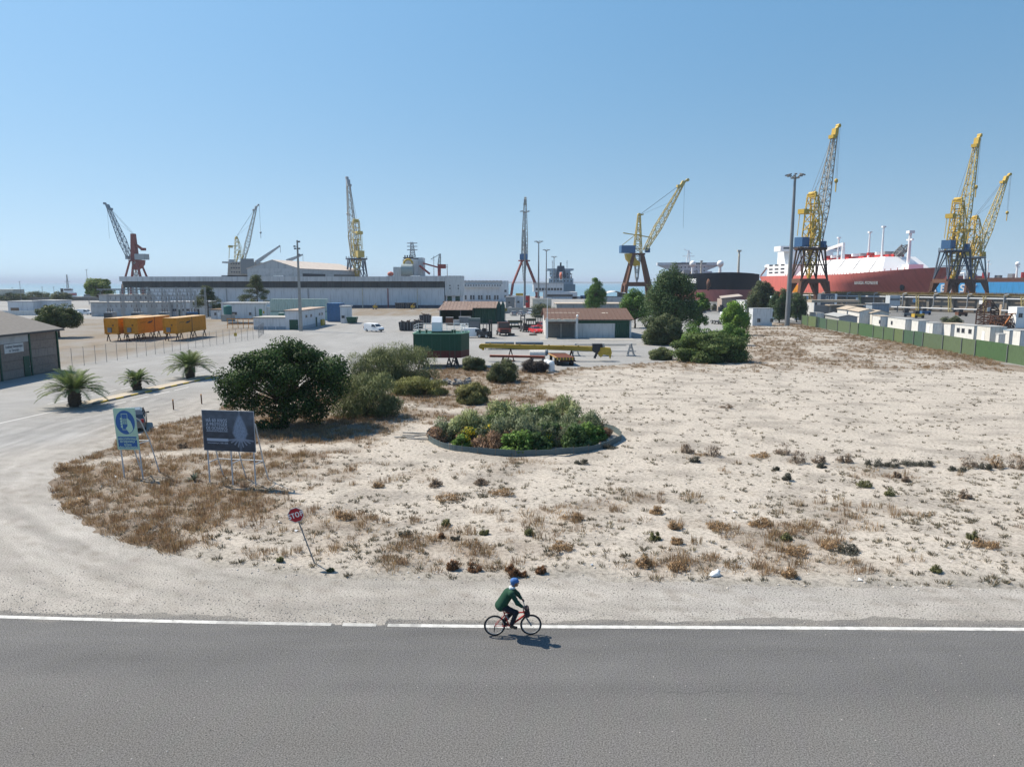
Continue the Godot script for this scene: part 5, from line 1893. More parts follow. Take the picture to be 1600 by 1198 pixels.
func long_shed():
	var z := -304.0
	var x0 := -165.4
	var xw := -153.74
	var x1 := -28.74
	var x2 := -21.15
	var top := 13.21
	var band := 11.2
	var wall := 8.52
	var b := thing("long_shed", "long white shed with a dark louvred band under its flat roof", "building", V3(0, 0, z))
	part(b, "wall", SL(xw, x1, -.2, wall, -40, 0), M.white_wall)
	part(b, "roof", SL(x0 - .5, x1 + .3, band, top, -42, 1.0), M.fascia)
	part(b, "louvre_wall", SL(x0, x1, wall, band, -40, -.25), M.louvre_a)
	var k := 44
	for i in k:
		var a := x0 + (x1 - x0) * i / k
		var e := x0 + (x1 - x0) * (i + 1) / k
		var m := MB.new()
		for q in 9:
			var y := wall + .06 + (band - wall - .12) * q / 9.0
			m.hexa([V3(a + .06, y, .22), V3(e - .06, y, .22), V3(e - .06, y, .19), V3(a + .06, y, .19), V3(a + .06, y + .26, -.05), V3(e - .06, y + .26, -.05), V3(e - .06, y + .26, -.08), V3(a + .06, y + .26, -.08)])
		part(b, "louvre_panel", m, M.louvre_a if (i * 7) % 5 < 3 else M.louvre_b)
	part(b, "sill", SL(xw, x1, wall - .25, wall - .003, .003, .35), M.white)
	# open bay at the left end: columns and beams
	for i in 7:
		var x := x0 + (xw - x0) * i / 6.5
		part(b, "column", SL(x, x + .5, 0, wall, -1.0, -.5), M.steel_grey)
	part(b, "bay_beam", SL(-176.24, xw, wall - 1.0, wall - .4, -.45, .1), M.steel_grey)
	part(b, "bay_wall", SL(x0, xw, 0, 4.0, -6.3, -6.0), M.white)
	# vertical pipes and wall joints
	for p in [[-52.87, M.red_pipe], [-121.47, M.galv], [-86.77, M.galv], [-63.72, M.cream], [-40.4, M.cream], [-105.74, M.galv], [-138.28, M.galv]]:
		part(b, "downpipe", SL(p[0], p[0] + .35, 0, wall - .3, .003, .3), p[1])
	part(b, "plinth", SL(xw, x1, 0, 1.2, .003, .25), mat(Color(.09, .10, .13), .9, T.grime, .1))
	for p in [-99.51, -41.21]:
		part(b, "roof_hood", SL(p - 2, p + 2, top + .003, top + .5, -2, -1), M.white)
	# end block with two tall green doors
	part(b, "end_block", SL(x1 + .35, x2, 5.2, top + .35, -14, .5), M.white)
	part(b, "end_recess", SL(x1 + .5, x2 - .4, -.2, 5.197, -13, -.6), M.white_wall)
	for p in [-26.57, -23.18]:
		part(b, "door", SL(p - .95, p + .95, 0, 4.9, -.597, -.45), M.green_door)
	for p in [-26.3, -22.78]:
		part(b, "vent", SL(p - .25, p + .25, 8.0, 8.5, .503, .56), M.dark)
		part(b, "vent", SL(p - .25, p + .25, 9.2, 9.7, .503, .56), M.dark)
	# things before it
	var i := 0
	for p in [-46.46, -41.98]:
		var s := thing("skip_container", ["left dark open skip before the long shed", "right dark open skip before the long shed, by a yellow post"][i], "skip", V3(p, 0, -296.0), .0, "dark skips before the long shed")
		var m := MB.new()
		m.hexa([V3(-1.8, .2, 0), V3(1.8, .2, 0), V3(1.8, .2, -2.2), V3(-1.8, .2, -2.2), V3(-2.1, 2.4, .1), V3(2.1, 2.4, .1), V3(2.1, 2.4, -2.3), V3(-2.1, 2.4, -2.3)])
		part(s, "hopper", m, M.dark)
		for q in 5:
			part(s, "rib", SL(-1.7 + q * .8, -1.6 + q * .8, .3, 2.2, .1, .2), M.steel_grey)
		i += 1
	for q in [[-55.61, 1.9, 2.0], [-40.33, 1.7, 2.2]]:
		var yp := thing("yellow_machine", ["small yellow machine standing before the long shed", "yellow jib machine beside the dark skip"][0 if q[0] < -52 else 1], "machine", V3(q[0], 0, -289.0))
		part(yp, "body", SL(-.8, .8, .4, 1.3, -1.4, 0), M.yellow)
		var m := MB.new()
		m.bar(V3(-.5, 1.3, -.6), V3(.6, 2.4, -.6), .22)
		part(yp, "arm", m, M.yellow)
		for s in [-.55, .55]:
			wheel(yp, V3(s, .35, .0), .35, .25, M.galv)
	# gabled hall behind
	var g := thing("gabled_hall", "weathered white hall with a low gable behind the long shed", "building", V3(-119.77, 0, -360.0), -.15)
	var gw := 27.61
	var eave := 17.62
	var ridge := 21.88
	part(g, "wall", SL(-gw / 2, gw / 2, 0, eave, -86, 0), M.pale_grey)
	var gm := MB.new()
	gm.prism(PackedVector2Array([Vector2(-gw / 2, eave), Vector2(gw / 2, eave), Vector2(0, ridge)]), -86.0, .0)
	part(g, "gable", gm, mat(Color(.36, .38, .40), .9, T.streak, .03))
	gable_roof(g, gw, 86.0, eave + .05, ridge - eave, .4, mat(Color(.52, .46, .41), .9, T.grime, .05))
	part(g, "window_strip", SL(gw / 2 + .003, gw / 2 + .1, eave - 4.4, eave - 2.4, -32, -4), M.dark)
	part(g, "window_strip", SL(gw / 2 + .003, gw / 2 + .1, eave - 4.4, eave - 2.4, -84, -44), M.louvre_a)

func far_left():
	# low sheds, walls and a tug near the water
	var a := box_house("shore_shed", "low white shed with a shallow roof at the far left shore", "building", -182.25, -173.04, -258.0, -266.0, 3.94, M.white_wall, M.pale_grey)
	door_on(a, V3(-2.2, 0, 0), 3.0, 1.7, "z", M.wood)
	var b := box_house("shore_shed", "longer white shed joined right of the low shore shed", "building", -175.61, -167.78, -262.0, -272.0, 4.07, M.white_wall, M.pale_grey)
	door_on(b, V3(-2.4, 0, 0), .9, 2.2, "z", M.dark)
	window_on(b, V3(.4, 2.2, 0), 1.0, .9, "z", M.galv, M.glass)
	solo("yard_wall", SL(-13, 7, 0, 1.5, -.3, 0), M.white, "low white yard wall in front of the shore sheds", "wall", V3(-162.08, 0, -236.0))
	solo("shore_block", SL(-6, 6, 0, 6.71, -10, 0), M.cream, "cream block at the far left edge of the shore", "building", V3(-298.93, 0, -420.0))
	solo("sea_wall", SL(-80, 60, 0, 1.8, -1, 0), M.dark_concrete, "long dark sea wall along the left shore", "wall", V3(-291.48, 0, -430.0))
	var vn := box_van("white van parked beyond the round tree near the switchyard", V3(-143.85, 0, -240.0), .0, M.white_clean)
	vn.set_meta("category", "van")
	box_van("smaller white van parked left of the other beyond the round tree", V3(-146.89, 0, -238.0), .1, M.white_clean)
	# thin lamp posts
	var i := 0
	for q in [[33, 440, 466], [139, 421, 470], [67, 449, 462], [85, 449, 460], [20, 450, 460]]:
		var p := [V3(-269.91, 0, -393.01), V3(-206.02, 0, -347.92), V3(-275.73, 0, -420.22), V3(-278.57, 0, -435.28), V3(-303.89, 0, -435.28)]
		var hs := [11.14, 16.79, 7.9, 7.79, 7.42]
		var m := MB.new()
		m.tube(Vector3.ZERO, V3(0, hs[i], 0), .16, .09, 6)
		var t := thing("lamp_post", ["thin grey lamp post left of the tug on the shore", "tall thin lamp post beside the yellow-green tree", "short lamp post second from the left shore", "short lamp post just left of the tug", "short lamp post at the far left shore"][i], "lamp post", p[i], .0, "thin lamp posts on the shore")
		part(t, "post", m, M.steel_grey)
		var a2 := MB.new()
		a2.bar(V3(-.6, hs[i], 0), V3(.6, hs[i] + .2, 0), .18)
		part(t, "lamp_head", a2, M.galv)
		i += 1
	# tug
	var t := thing("tug_boat", "red and white tug moored beyond the left shore", "boat", V3(-322.8, -3.6, -520.0), .3)
	var hull := MB.new()
	hull.prism(PackedVector2Array([Vector2(-9, 0), Vector2(8, 0), Vector2(11, 4.4), Vector2(7, 3.4), Vector2(-9.5, 3.2)]), -3.5, 3.5)
	part(t, "hull", hull, M.dark)
	part(t, "deckhouse", SL(-5, 5, 3.4, 7.4, -2.6, 2.6), M.white_clean)
	part(t, "red_band", SL(-5.05, 5.05, 5.2, 6.4, -2.65, 2.65), M.red)
	part(t, "wheelhouse", SL(-1.8, 3.0, 7.4, 10.2, -2.0, 2.0), M.white_clean)
	part(t, "windows", SL(-1.85, 3.05, 8.6, 9.6, -2.05, 2.05), M.glass)
	part(t, "funnel", SL(-4.4, -2.8, 7.4, 10.0, -.8, .8), M.dark)
	var ms := MB.new()
	ms.lattice(V3(.3, 10.2, 0), V3(.3, 20.0, 0), Vector2(1.2, 1.2), Vector2(.3, .3), 7, .18, .1)
	ms.bar(V3(-1.6, 15, 0), V3(2.2, 15, 0), .2)
	part(t, "mast", ms, M.steel_grey)
	var gl := 0
	for q in [V3(-272.48, 0, -470.0), V3(-266.86, 0, -440.0)]:
		solo("quay_stack", SL(-9, 9, 0, 3.0 - gl, -4, 0), M.steel_grey, ["dark low stack of gear on the left quay", "dark low heap of gear left of the first on the quay"][gl], "stack", q)
		gl += 1

func box_van(label: String, at: Vector3, turn: float, paint: Material, group := "") -> Node3D:
	# front towards +x
	var c := thing("delivery_van", label, "van", at, turn, group)
	var poly := car_profile([Vector2(-2.25, .34), Vector2(-1.9, .26), Vector2(1.9, .26), Vector2(2.2, .38), Vector2(2.22, .72), Vector2(2.05, .98), Vector2(1.55, 1.10), Vector2(.85, 1.72), Vector2(.45, 1.84), Vector2(-2.1, 1.86), Vector2(-2.24, 1.70)])
	part(c, "body", vehicle_body(poly, .90, .16, 1.0), paint)
	for s in [-1.0, 1.0]:
		var w := MB.new()
		var zz := func(y: float) -> float: return s * (.915 - .16 * (y - 1.0))
		var pts := [Vector2(.1, 1.12), Vector2(1.42, 1.12), Vector2(.80, 1.66), Vector2(.1, 1.68)]
		var q := pts.map(func(p): return V3(p.x, p.y, zz.call(p.y)))
		if s > 0:
			w.quad(q[0], q[1], q[2], q[3])
		else:
			w.quad(q[1], q[0], q[3], q[2])
		part(c, "side_window", w, M.glass)
		for x in [-1.35, 1.42]:
			wheel(c, V3(x, .32, s * .80), .32, .2, M.galv)
		part(c, "tail_light", one_box(V3(.05, .4, .12), V3(-2.24, .95, s * .82)), M.red)
		part(c, "mirror", one_box(V3(.12, .2, .16), V3(1.15, 1.2, s * 1.0)), M.dark)
	var ws := MB.new()
	ws.quad(V3(1.575, 1.11, .80), V3(1.575, 1.11, -.80), V3(.90, 1.71, -.72), V3(.90, 1.71, .72))
	part(c, "windscreen", ws, M.glass)
	var rw := MB.new()
	rw.slab(-2.262, -2.245, 1.15, 1.62, -.62, .62)
	part(c, "rear_window", rw, M.glass)
	part(c, "bumper", SL(2.18, 2.27, .32, .55, -.8, .8), M.dark)
	return c

# ---------- the middle of the yard ----------
func a_trestle(high: float, wide: float, deep: float, t := .09) -> MB:
	# an A-frame trestle standing on the ground
	var m := MB.new()
	for s in [-1.0, 1.0]:
		for d in [-1.0, 1.0]:
			m.bar(V3(0, high, d * deep / 2), V3(s * wide / 2, 0, d * deep / 2), t)
		m.bar(V3(s * wide / 2, t / 2, -deep / 2), V3(s * wide / 2, t / 2, deep / 2), t)
	for d in [-1.0, 1.0]:
		m.bar(V3(-wide * .3, high * .4, d * deep / 2), V3(wide * .3, high * .4, d * deep / 2), t * .8)
	m.bar(V3(0, high, -deep / 2 - .1), V3(0, high, deep / 2 + .1), t * 1.3)
	return m

func build_middle_yard():
	R.seed = 6060
	green_hull()
	rusty_shed()
	open_shed()
	boom_and_girder()
	yard_machines()
	far_middle()

func green_hull():
	var z := -89.5
	var h := thing("hull_block", "green and red steel hull block with a white cabin, raised on trestles", "hull section", V3(-12.45, 0, z))
	var w := 5.67
	var w2 := 6.9
	var y0 := 1.33
	var ym := 2.23
	var y1 := 4.33
	var plan := [Vector2(0, .15), Vector2(.15, 0), Vector2(w, 0), Vector2(w + .35, -.12), Vector2(w2 - .1, -2.2), Vector2(w2, -2.5), Vector2(w2 - .2, -4.6), Vector2(.1, -4.8), Vector2(0, -4.6)]
	var green := mat(Color(.014, .075, .045), .45, T.streak, .35)
	var redb := mat(Color(.12, .032, .026), .6, T.streak, .35)
	for q in [["upper_plating", ym, y1, green, .0], ["lower_plating", y0, ym, redb, .12]]:
		var m := MB.new()
		for i in plan.size():
			var a: Vector2 = plan[i]
			var b: Vector2 = plan[(i + 1) % plan.size()]
			var k := maxi(1, int(a.distance_to(b) / .8))
			for s in k:
				var p := a.lerp(b, float(s) / k)
				var r := a.lerp(b, float(s + 1) / k)
				m.quad(V3(p.x, q[1], p.y), V3(r.x, q[1], r.y), V3(r.x, q[2], r.y), V3(p.x, q[2], p.y))
		var flat := PackedVector2Array(plan)
		var t := Geometry2D.triangulate_polygon(flat)
		for i in t.size() / 3:
			for y in [q[1], q[2]]:
				var v := [0, 1, 2].map(func(k): return V3(flat[t[i * 3 + k]].x, y, flat[t[i * 3 + k]].y))
				m.tri(v[0], v[1], v[2])
		part(h, q[0], m, q[3])
	# weld seams stand slightly proud
	for x in [1.15, 2.3, 3.4, 4.55, 5.2]:
		part(h, "weld_strip", SL(x, x + .06, y0 + .05, y1 - .05, .003, .018), mat(Color(.035, .10, .07), .5, T.streak, .4))
	# rim, bollards, railing
	var pale := mat(Color(.22, .40, .27), .5, T.grime, .4)
	var rim := MB.new()
	for i in plan.size():
		var a: Vector2 = plan[i]
		var b: Vector2 = plan[(i + 1) % plan.size()]
		rim.bar(V3(a.x, y1 + .06, a.y), V3(b.x, y1 + .06, b.y), .16, .12)
	part(h, "deck_rim", rim, pale)
	part(h, "coaming", SL(2.2, 4.7, y1, y1 + .3, -2.4, -.9), M.green)
	for x in [.75, 1.6, 4.9, 5.2]:
		var b := MB.new()
		b.tube(V3(x, y1, -.6), V3(x, y1 + .45, -.6), .12, .12, 10)
		b.tube(V3(x, y1 + .45, -.6), V3(x, y1 + .52, -.6), .17, .17, 10)
		part(h, "bollard", b, M.green)
	var posts := []
	for i in 8:
		posts.append(V3(.08 + i * (w2 - .3) / 7.0, y1, -4.3))
	posts.append(V3(w2 - .25, y1, -2.6))
	posts.push_front(V3(.08, y1, -2.2))
	posts.push_front(V3(.08, y1, -.25))
	for p in posts:
		var m := MB.new()
		m.tube(p, p + V3(0, 1.1, 0), .03, .03, 6)
		part(h, "rail_post", m, M.white_clean)
	for y in [.4, .75, 1.1]:
		var m := MB.new()
		for i in posts.size() - 1:
			m.tube(posts[i] + V3(0, y, 0), posts[i + 1] + V3(0, y, 0), .025, .025, 5, false)
		part(h, "rail", m, M.white_clean)
	# ladder cage hoop at the right end
	for k in 4:
		var m := MB.new()
		m.torus(V3(w2 - .75, y1 + .55 + k * .2, -2.0), V3(0, 1, 0), .42 - k * .03, .03, 14, 5)
		part(h, "cage_hoop", m, M.white_clean)
	for k in 6:
		var a := TAU * k / 6
		var m := MB.new()
		m.tube(V3(w2 - .75 + cos(a) * .4, y1, -2.0 + sin(a) * .4), V3(w2 - .75 + cos(a) * .33, y1 + 1.25, -2.0 + sin(a) * .33), .025, .025, 5)
		part(h, "cage_bar", m, M.white_clean)
	# white cabin with a slanted front top
	var cx := 2.24
	var cw := 1.25
	var ch := 2.08
	var cab := MB.new()
	cab.prism(PackedVector2Array([Vector2(-1.3, 0), Vector2(0, 0), Vector2(0, ch * .68), Vector2(-.55, ch), Vector2(-1.3, ch)]), .0, cw, Basis(V3(0, 0, 1), V3(0, 1, 0), V3(-1, 0, 0)), V3(cx + cw, y1 + .02, -.95))
	part(h, "cabin", cab, mat(Color(.70, .74, .77), .45))
	# trestles under the block
	for p in [V3(.9, 0, -.6), V3(.9, 0, -4.0), V3(4.4, 0, -.7), V3(5.3, 0, -1.2), V3(4.8, 0, -4.0)]:
		var m := a_trestle(y0 - .06, .75, .6, .11)
		var t := part(h, "trestle", m, M.dark)
		t.position = p

func rusty_shed():
	var z := -139.5
	var b := thing("rusty_roofed_shed", "white shed with a rust-brown roof and a crumbling white porch", "building", V3(0, 0, z))
	var x0 := 6.47
	var x1 := 23.64
	var eave := 3.6
	var ridge := 5.41
	var xp0 := 6.48
	var xp1 := 12.71
	part(b, "wall", SL(x0 + .3, x1 - .3, -.1, eave - .15, -17, 0), M.white)
	part(b, "dark_band", SL(x0 + .35, x1 - .35, 2.85, eave - .2, .003, .08), M.green)
	var roof := mat(Color(.125, .076, .06), .9, T.grime, .25)
	var m := MB.new()
	var zr := -8.5
	m.hexa([V3(x0 - .2, eave - .1, .6), V3(x1 + .2, eave - .1, .6), V3(x1 + .1, ridge, zr), V3(x0 - .1, ridge, zr), V3(x0 - .2, eave, .6), V3(x1 + .2, eave, .6), V3(x1 + .1, ridge + .1, zr), V3(x0 - .1, ridge + .1, zr)])
	m.hexa([V3(x0 - .1, ridge, zr), V3(x1 + .1, ridge, zr), V3(x1 + .2, eave - .1, -17.6), V3(x0 - .2, eave - .1, -17.6), V3(x0 - .1, ridge + .1, zr), V3(x1 + .1, ridge + .1, zr), V3(x1 + .2, eave, -17.6), V3(x0 - .2, eave, -17.6)])
	var rf := part(b, "roof", m, roof)
	var n := 20
	for i in n:
		var x := x0 + (x1 - x0) * (i + .5) / n
		var rb := MB.new()
		rb.bar(V3(x, eave + .04, .6), V3(x, ridge + .13, zr), .09, .05)
		part(rf, "sheet_lap", rb, roof)
	var slope := (ridge - eave) / 9.1
	for q in [[x0 + .3, x0 + 6.3, .42, .10], [x0 + 6.6, x0 + 7.2, .42, .14], [x0 + 11.5, x0 + 12.9, .45, .14]]:
		var zz: float = .6 - 9.1 * (1.0 - q[2])
		var yy: float = eave + slope * 9.1 * (1.0 - q[2])
		var pt := MB.new()
		pt.hexa([V3(q[0], yy + .02, zz), V3(q[1], yy + .02, zz), V3(q[1], yy + .02 + slope * .35, zz - .35), V3(q[0], yy + .02 + slope * .35, zz - .35), V3(q[0], yy + .06, zz), V3(q[1], yy + .06, zz), V3(q[1], yy + .06 + slope * .35, zz - .35), V3(q[0], yy + .06 + slope * .35, zz - .35)])
		part(rf, "repair_patch", pt, M.cream)
	for s in [x0 + .25, x1 - .35]:
		var g := MB.new()
		g.prism(PackedVector2Array([Vector2(.0, eave - .2), Vector2(17.0, eave - .2), Vector2(8.5, ridge - .1)]), .0, .1, Basis(V3(0, 0, -1), V3(0, 1, 0), V3(1, 0, 0)), V3(s, 0, 0))
		part(b, "gable", g, M.white)
	# porch: pillars, crumbled parapet, two roller shutters
	for x in [xp0, xp1 - .45]:
		part(b, "porch_pillar", SL(x, x + .45, -.1, 3.98, 2.4, 2.85), M.white)
	part(b, "porch_slab", SL(xp0 + .05, xp1 - .05, 3.06, 3.3, .1, 2.8), M.rust_dark)
	for i in 9:
		var a := xp0 + .46 + (xp1 - xp0 - .92) * i / 9.0
		part(b, "parapet_piece", SL(a, a + (xp1 - xp0 - .92) / 9.0 - .01, 3.31 + .01, 3.92 + rnd(-.22, .02), 2.3 + rnd(-.05, .05), 2.8), M.cream)
	part(b, "porch_recess", SL(xp0 + .4, xp1 - .4, 0, 2.99, .1, .5), M.concrete)
	var mid := (xp0 + xp1) / 2
	for q in [[xp0 + .5, mid - .14], [mid + .14, xp1 - .5]]:
		var sh := MB.new()
		for i in 22:
			sh.slab(q[0], q[1], .05 + i * .125, .16 + i * .125, .51, .56 + (.015 if i % 2 else .0))
		part(b, "roller_shutter", sh, mat(Color(.15, .155, .15), .6, T.streak, .3))
	part(b, "shutter_post", SL(mid - .13, mid + .13, 0, 3.0, .505, .7), M.concrete)
	# green sliding door and pilaster at the right
	part(b, "door", corrugated(20.21, 23.06, .0, 2.82, .1, .35, .06), M.green_door)
	part(b, "pilaster", SL(x1 - .6, x1 - .25, -.1, eave - .2, .1, .3), M.white)
	for q in [4.1]:
		var lamp := MB.new()
		lamp.ball(V3(xp1 - .15, q + .3, 2.6), V3(.22, .3, .22), 8, 5)
		part(b, "wall_lamp", lamp, M.white_clean)
	var fp := thing("flag_pole", "thin white flag pole rising beside the rusty-roofed shed", "pole", V3(6.73, 0, -136.0))
	var pm := MB.new()
	pm.tube(V3(0, 0, 0), V3(0, 7.67, 0), .07, .05, 8)
	part(fp, "shaft", pm, M.white_clean)
	var ball := MB.new()
	ball.ball(V3(0, 7.67 + .08, 0), Vector3.ONE * .1, 8, 5)
	part(fp, "finial", ball, M.white_clean)
	# concrete apron and step
	struct("concrete_apron", SL(5.38, 23.31, -.1, .05, -139.2, -133.0), M.concrete)

func open_shed():
	var z := -188.0
	var b := thing("open_shed", "open-fronted green shed under a pink-brown rusted roof", "building", V3(0, 0, z))
	var x0 := -19.12
	var xm := -10.4
	var x1 := -4.19
	var x2 := -2.01
	var e1 := 3.54
	var e2 := 4.04
	var r := 5.5
	var rust := mat(Color(.34, .31, .30), .9, T.rust_pale, .11)
	var m := MB.new()
	m.hexa([V3(x0 - .4, e1, 1.4), V3(xm, e1, 1.4), V3(xm, r, -9), V3(x0 + .6, r, -9), V3(x0 - .4, e1 + .12, 1.4), V3(xm, e1 + .12, 1.4), V3(xm, r + .12, -9), V3(x0 + .6, r + .12, -9)])
	m.hexa([V3(xm + .02, e2, .4), V3(x1, e2, .4), V3(x1 + .6, r + .02, -9), V3(xm + .02, r + .02, -9), V3(xm + .02, e2 + .12, .4), V3(x1, e2 + .12, .4), V3(x1 + .6, r + .14, -9), V3(xm + .02, r + .14, -9)])
	m.hexa([V3(x0, r, -9.02), V3(x1, r, -9.02), V3(x1, e1 - .5, -18), V3(x0, e1 - .5, -18), V3(x0, r + .12, -9.02), V3(x1, r + .12, -9.02), V3(x1, e1 - .4, -18), V3(x0, e1 - .4, -18)])
	var rf := part(b, "roof", m, rust)
	for i in 16:
		var x := x0 + (x1 - x0) * (i + .5) / 16.0
		var yy := e1 if x < xm else e2
		var k := MB.new()
		k.bar(V3(x, yy + .16, 1.2 if x < xm else .3), V3(x, r + .2, -9), .1, .06)
		part(rf, "sheet_lap", k, rust)
	part(b, "rear_wall", SL(x0, x1, -.1, e1 - .45, -17.8, -17.5), M.green)
	part(b, "left_wall", SL(x0, x0 + .15, -.1, e1 - .2, -17.5, .2), M.green)
	part(b, "divider", SL(xm - .1, xm + .1, -.1, e1 - .1, -17.4, .3), M.green_door)
	part(b, "front_wall", corrugated(xm + .2, x1 - .1, 0, e2 - .15, -1.0, .5, .08), M.green)
	for x in [x0 + .1, x0 + 5.5]:
		part(b, "post", SL(x, x + .2, -.1, e1, .9, 1.1), M.steel_grey)
	# two pointed green gables at the right end
	for i in 2:
		var g := MB.new()
		var a := x1 + .1 + i * 1.1
		g.prism(PackedVector2Array([Vector2(a, -.1), Vector2(a + 1.05, -.1), Vector2(a + 1.05, 4.63), Vector2(a + .5, 5.88), Vector2(a, 4.63)]), -9.0, -1.2 + i * .2)
		part(b, "end_gable", g, mat(Color(.018, .065, .055), .6, T.streak, .2))
	# what stands under and before it
	var things := [["parts_cage", "grey wire cage of parts standing under the open shed", 726.0, 494.0, V3(3.0, 2.0, 1.6), M.steel_grey, "cage"], ["pump_set", "dusty pink pump set under the open shed roof", 700.0, 493.0, V3(1.8, 1.9, 1.4), M.rust_brown, "pump"], ["pallet_load", "pale covered pallet load under the open shed", 713.0, 496.0, V3(1.4, 1.3, 1.2), M.pale_grey, "pallet load"]]
	var spots := [V3(-12.11, .92, -182), V3(-15.94, .98, -181), V3(-14.08, 1.03, -180)]
	for i in 3:
		var q: Array = things[i]
		var t := thing(q[0], q[1], q[6], V3(spots[i].x, 0, spots[i].z))
		var s: Vector3 = q[4]
		part(t, "load", SL(-s.x / 2, s.x / 2, .15, s.y, -s.z, 0), q[5])
		part(t, "top_cover", SL(-s.x / 2 - .05, s.x / 2 + .05, s.y + .003, s.y + .12, -s.z, .05), M.galv)
		part(t, "skid", SL(-s.x / 2, s.x / 2, 0, .15, -s.z, .1), M.wood)
	# dark fenced skips to the left
	var sk := [["dark open skip at the left of the fenced scrap pen", V3(-23.83, 0, -159.4), 3.2, 2.0], ["dark skip beside the white hull cabin, heaped with scrap", V3(-22.12, 0, -166.01), 2.6, 1.8], ["dark green bin behind the hull block railing", V3(-22.82, 0, -186.63), 3.0, 2.3]]
	for q in sk:
		var t := thing("scrap_skip", q[0], "skip", q[1])
		var hm := MB.new()
		hm.hexa([V3(-q[2] / 2 + .2, .1, 0), V3(q[2] / 2 - .2, .1, 0), V3(q[2] / 2 - .2, .1, -2), V3(-q[2] / 2 + .2, .1, -2), V3(-q[2] / 2, q[3], .15), V3(q[2] / 2, q[3], .15), V3(q[2] / 2, q[3], -2.15), V3(-q[2] / 2, q[3], -2.15)])
		part(t, "hopper", hm, M.dark)
		var hp := MB.new()
		for i in 9:
			hp.bar(V3(rnd(-1, 1) * q[2] * .4, q[3] - .1, rnd(-1.8, 0)), V3(rnd(-1, 1) * q[2] * .4, q[3] + rnd(.1, .5), rnd(-1.8, 0)), .14)
		part(t, "scrap", hp, M.rust_dark)
		for i in 4:
			part(t, "rib", SL(-q[2] * .35 + i * q[2] * .23, -q[2] * .35 + i * q[2] * .23 + .1, .2, q[3] - .1, .15, .22), M.steel_grey)

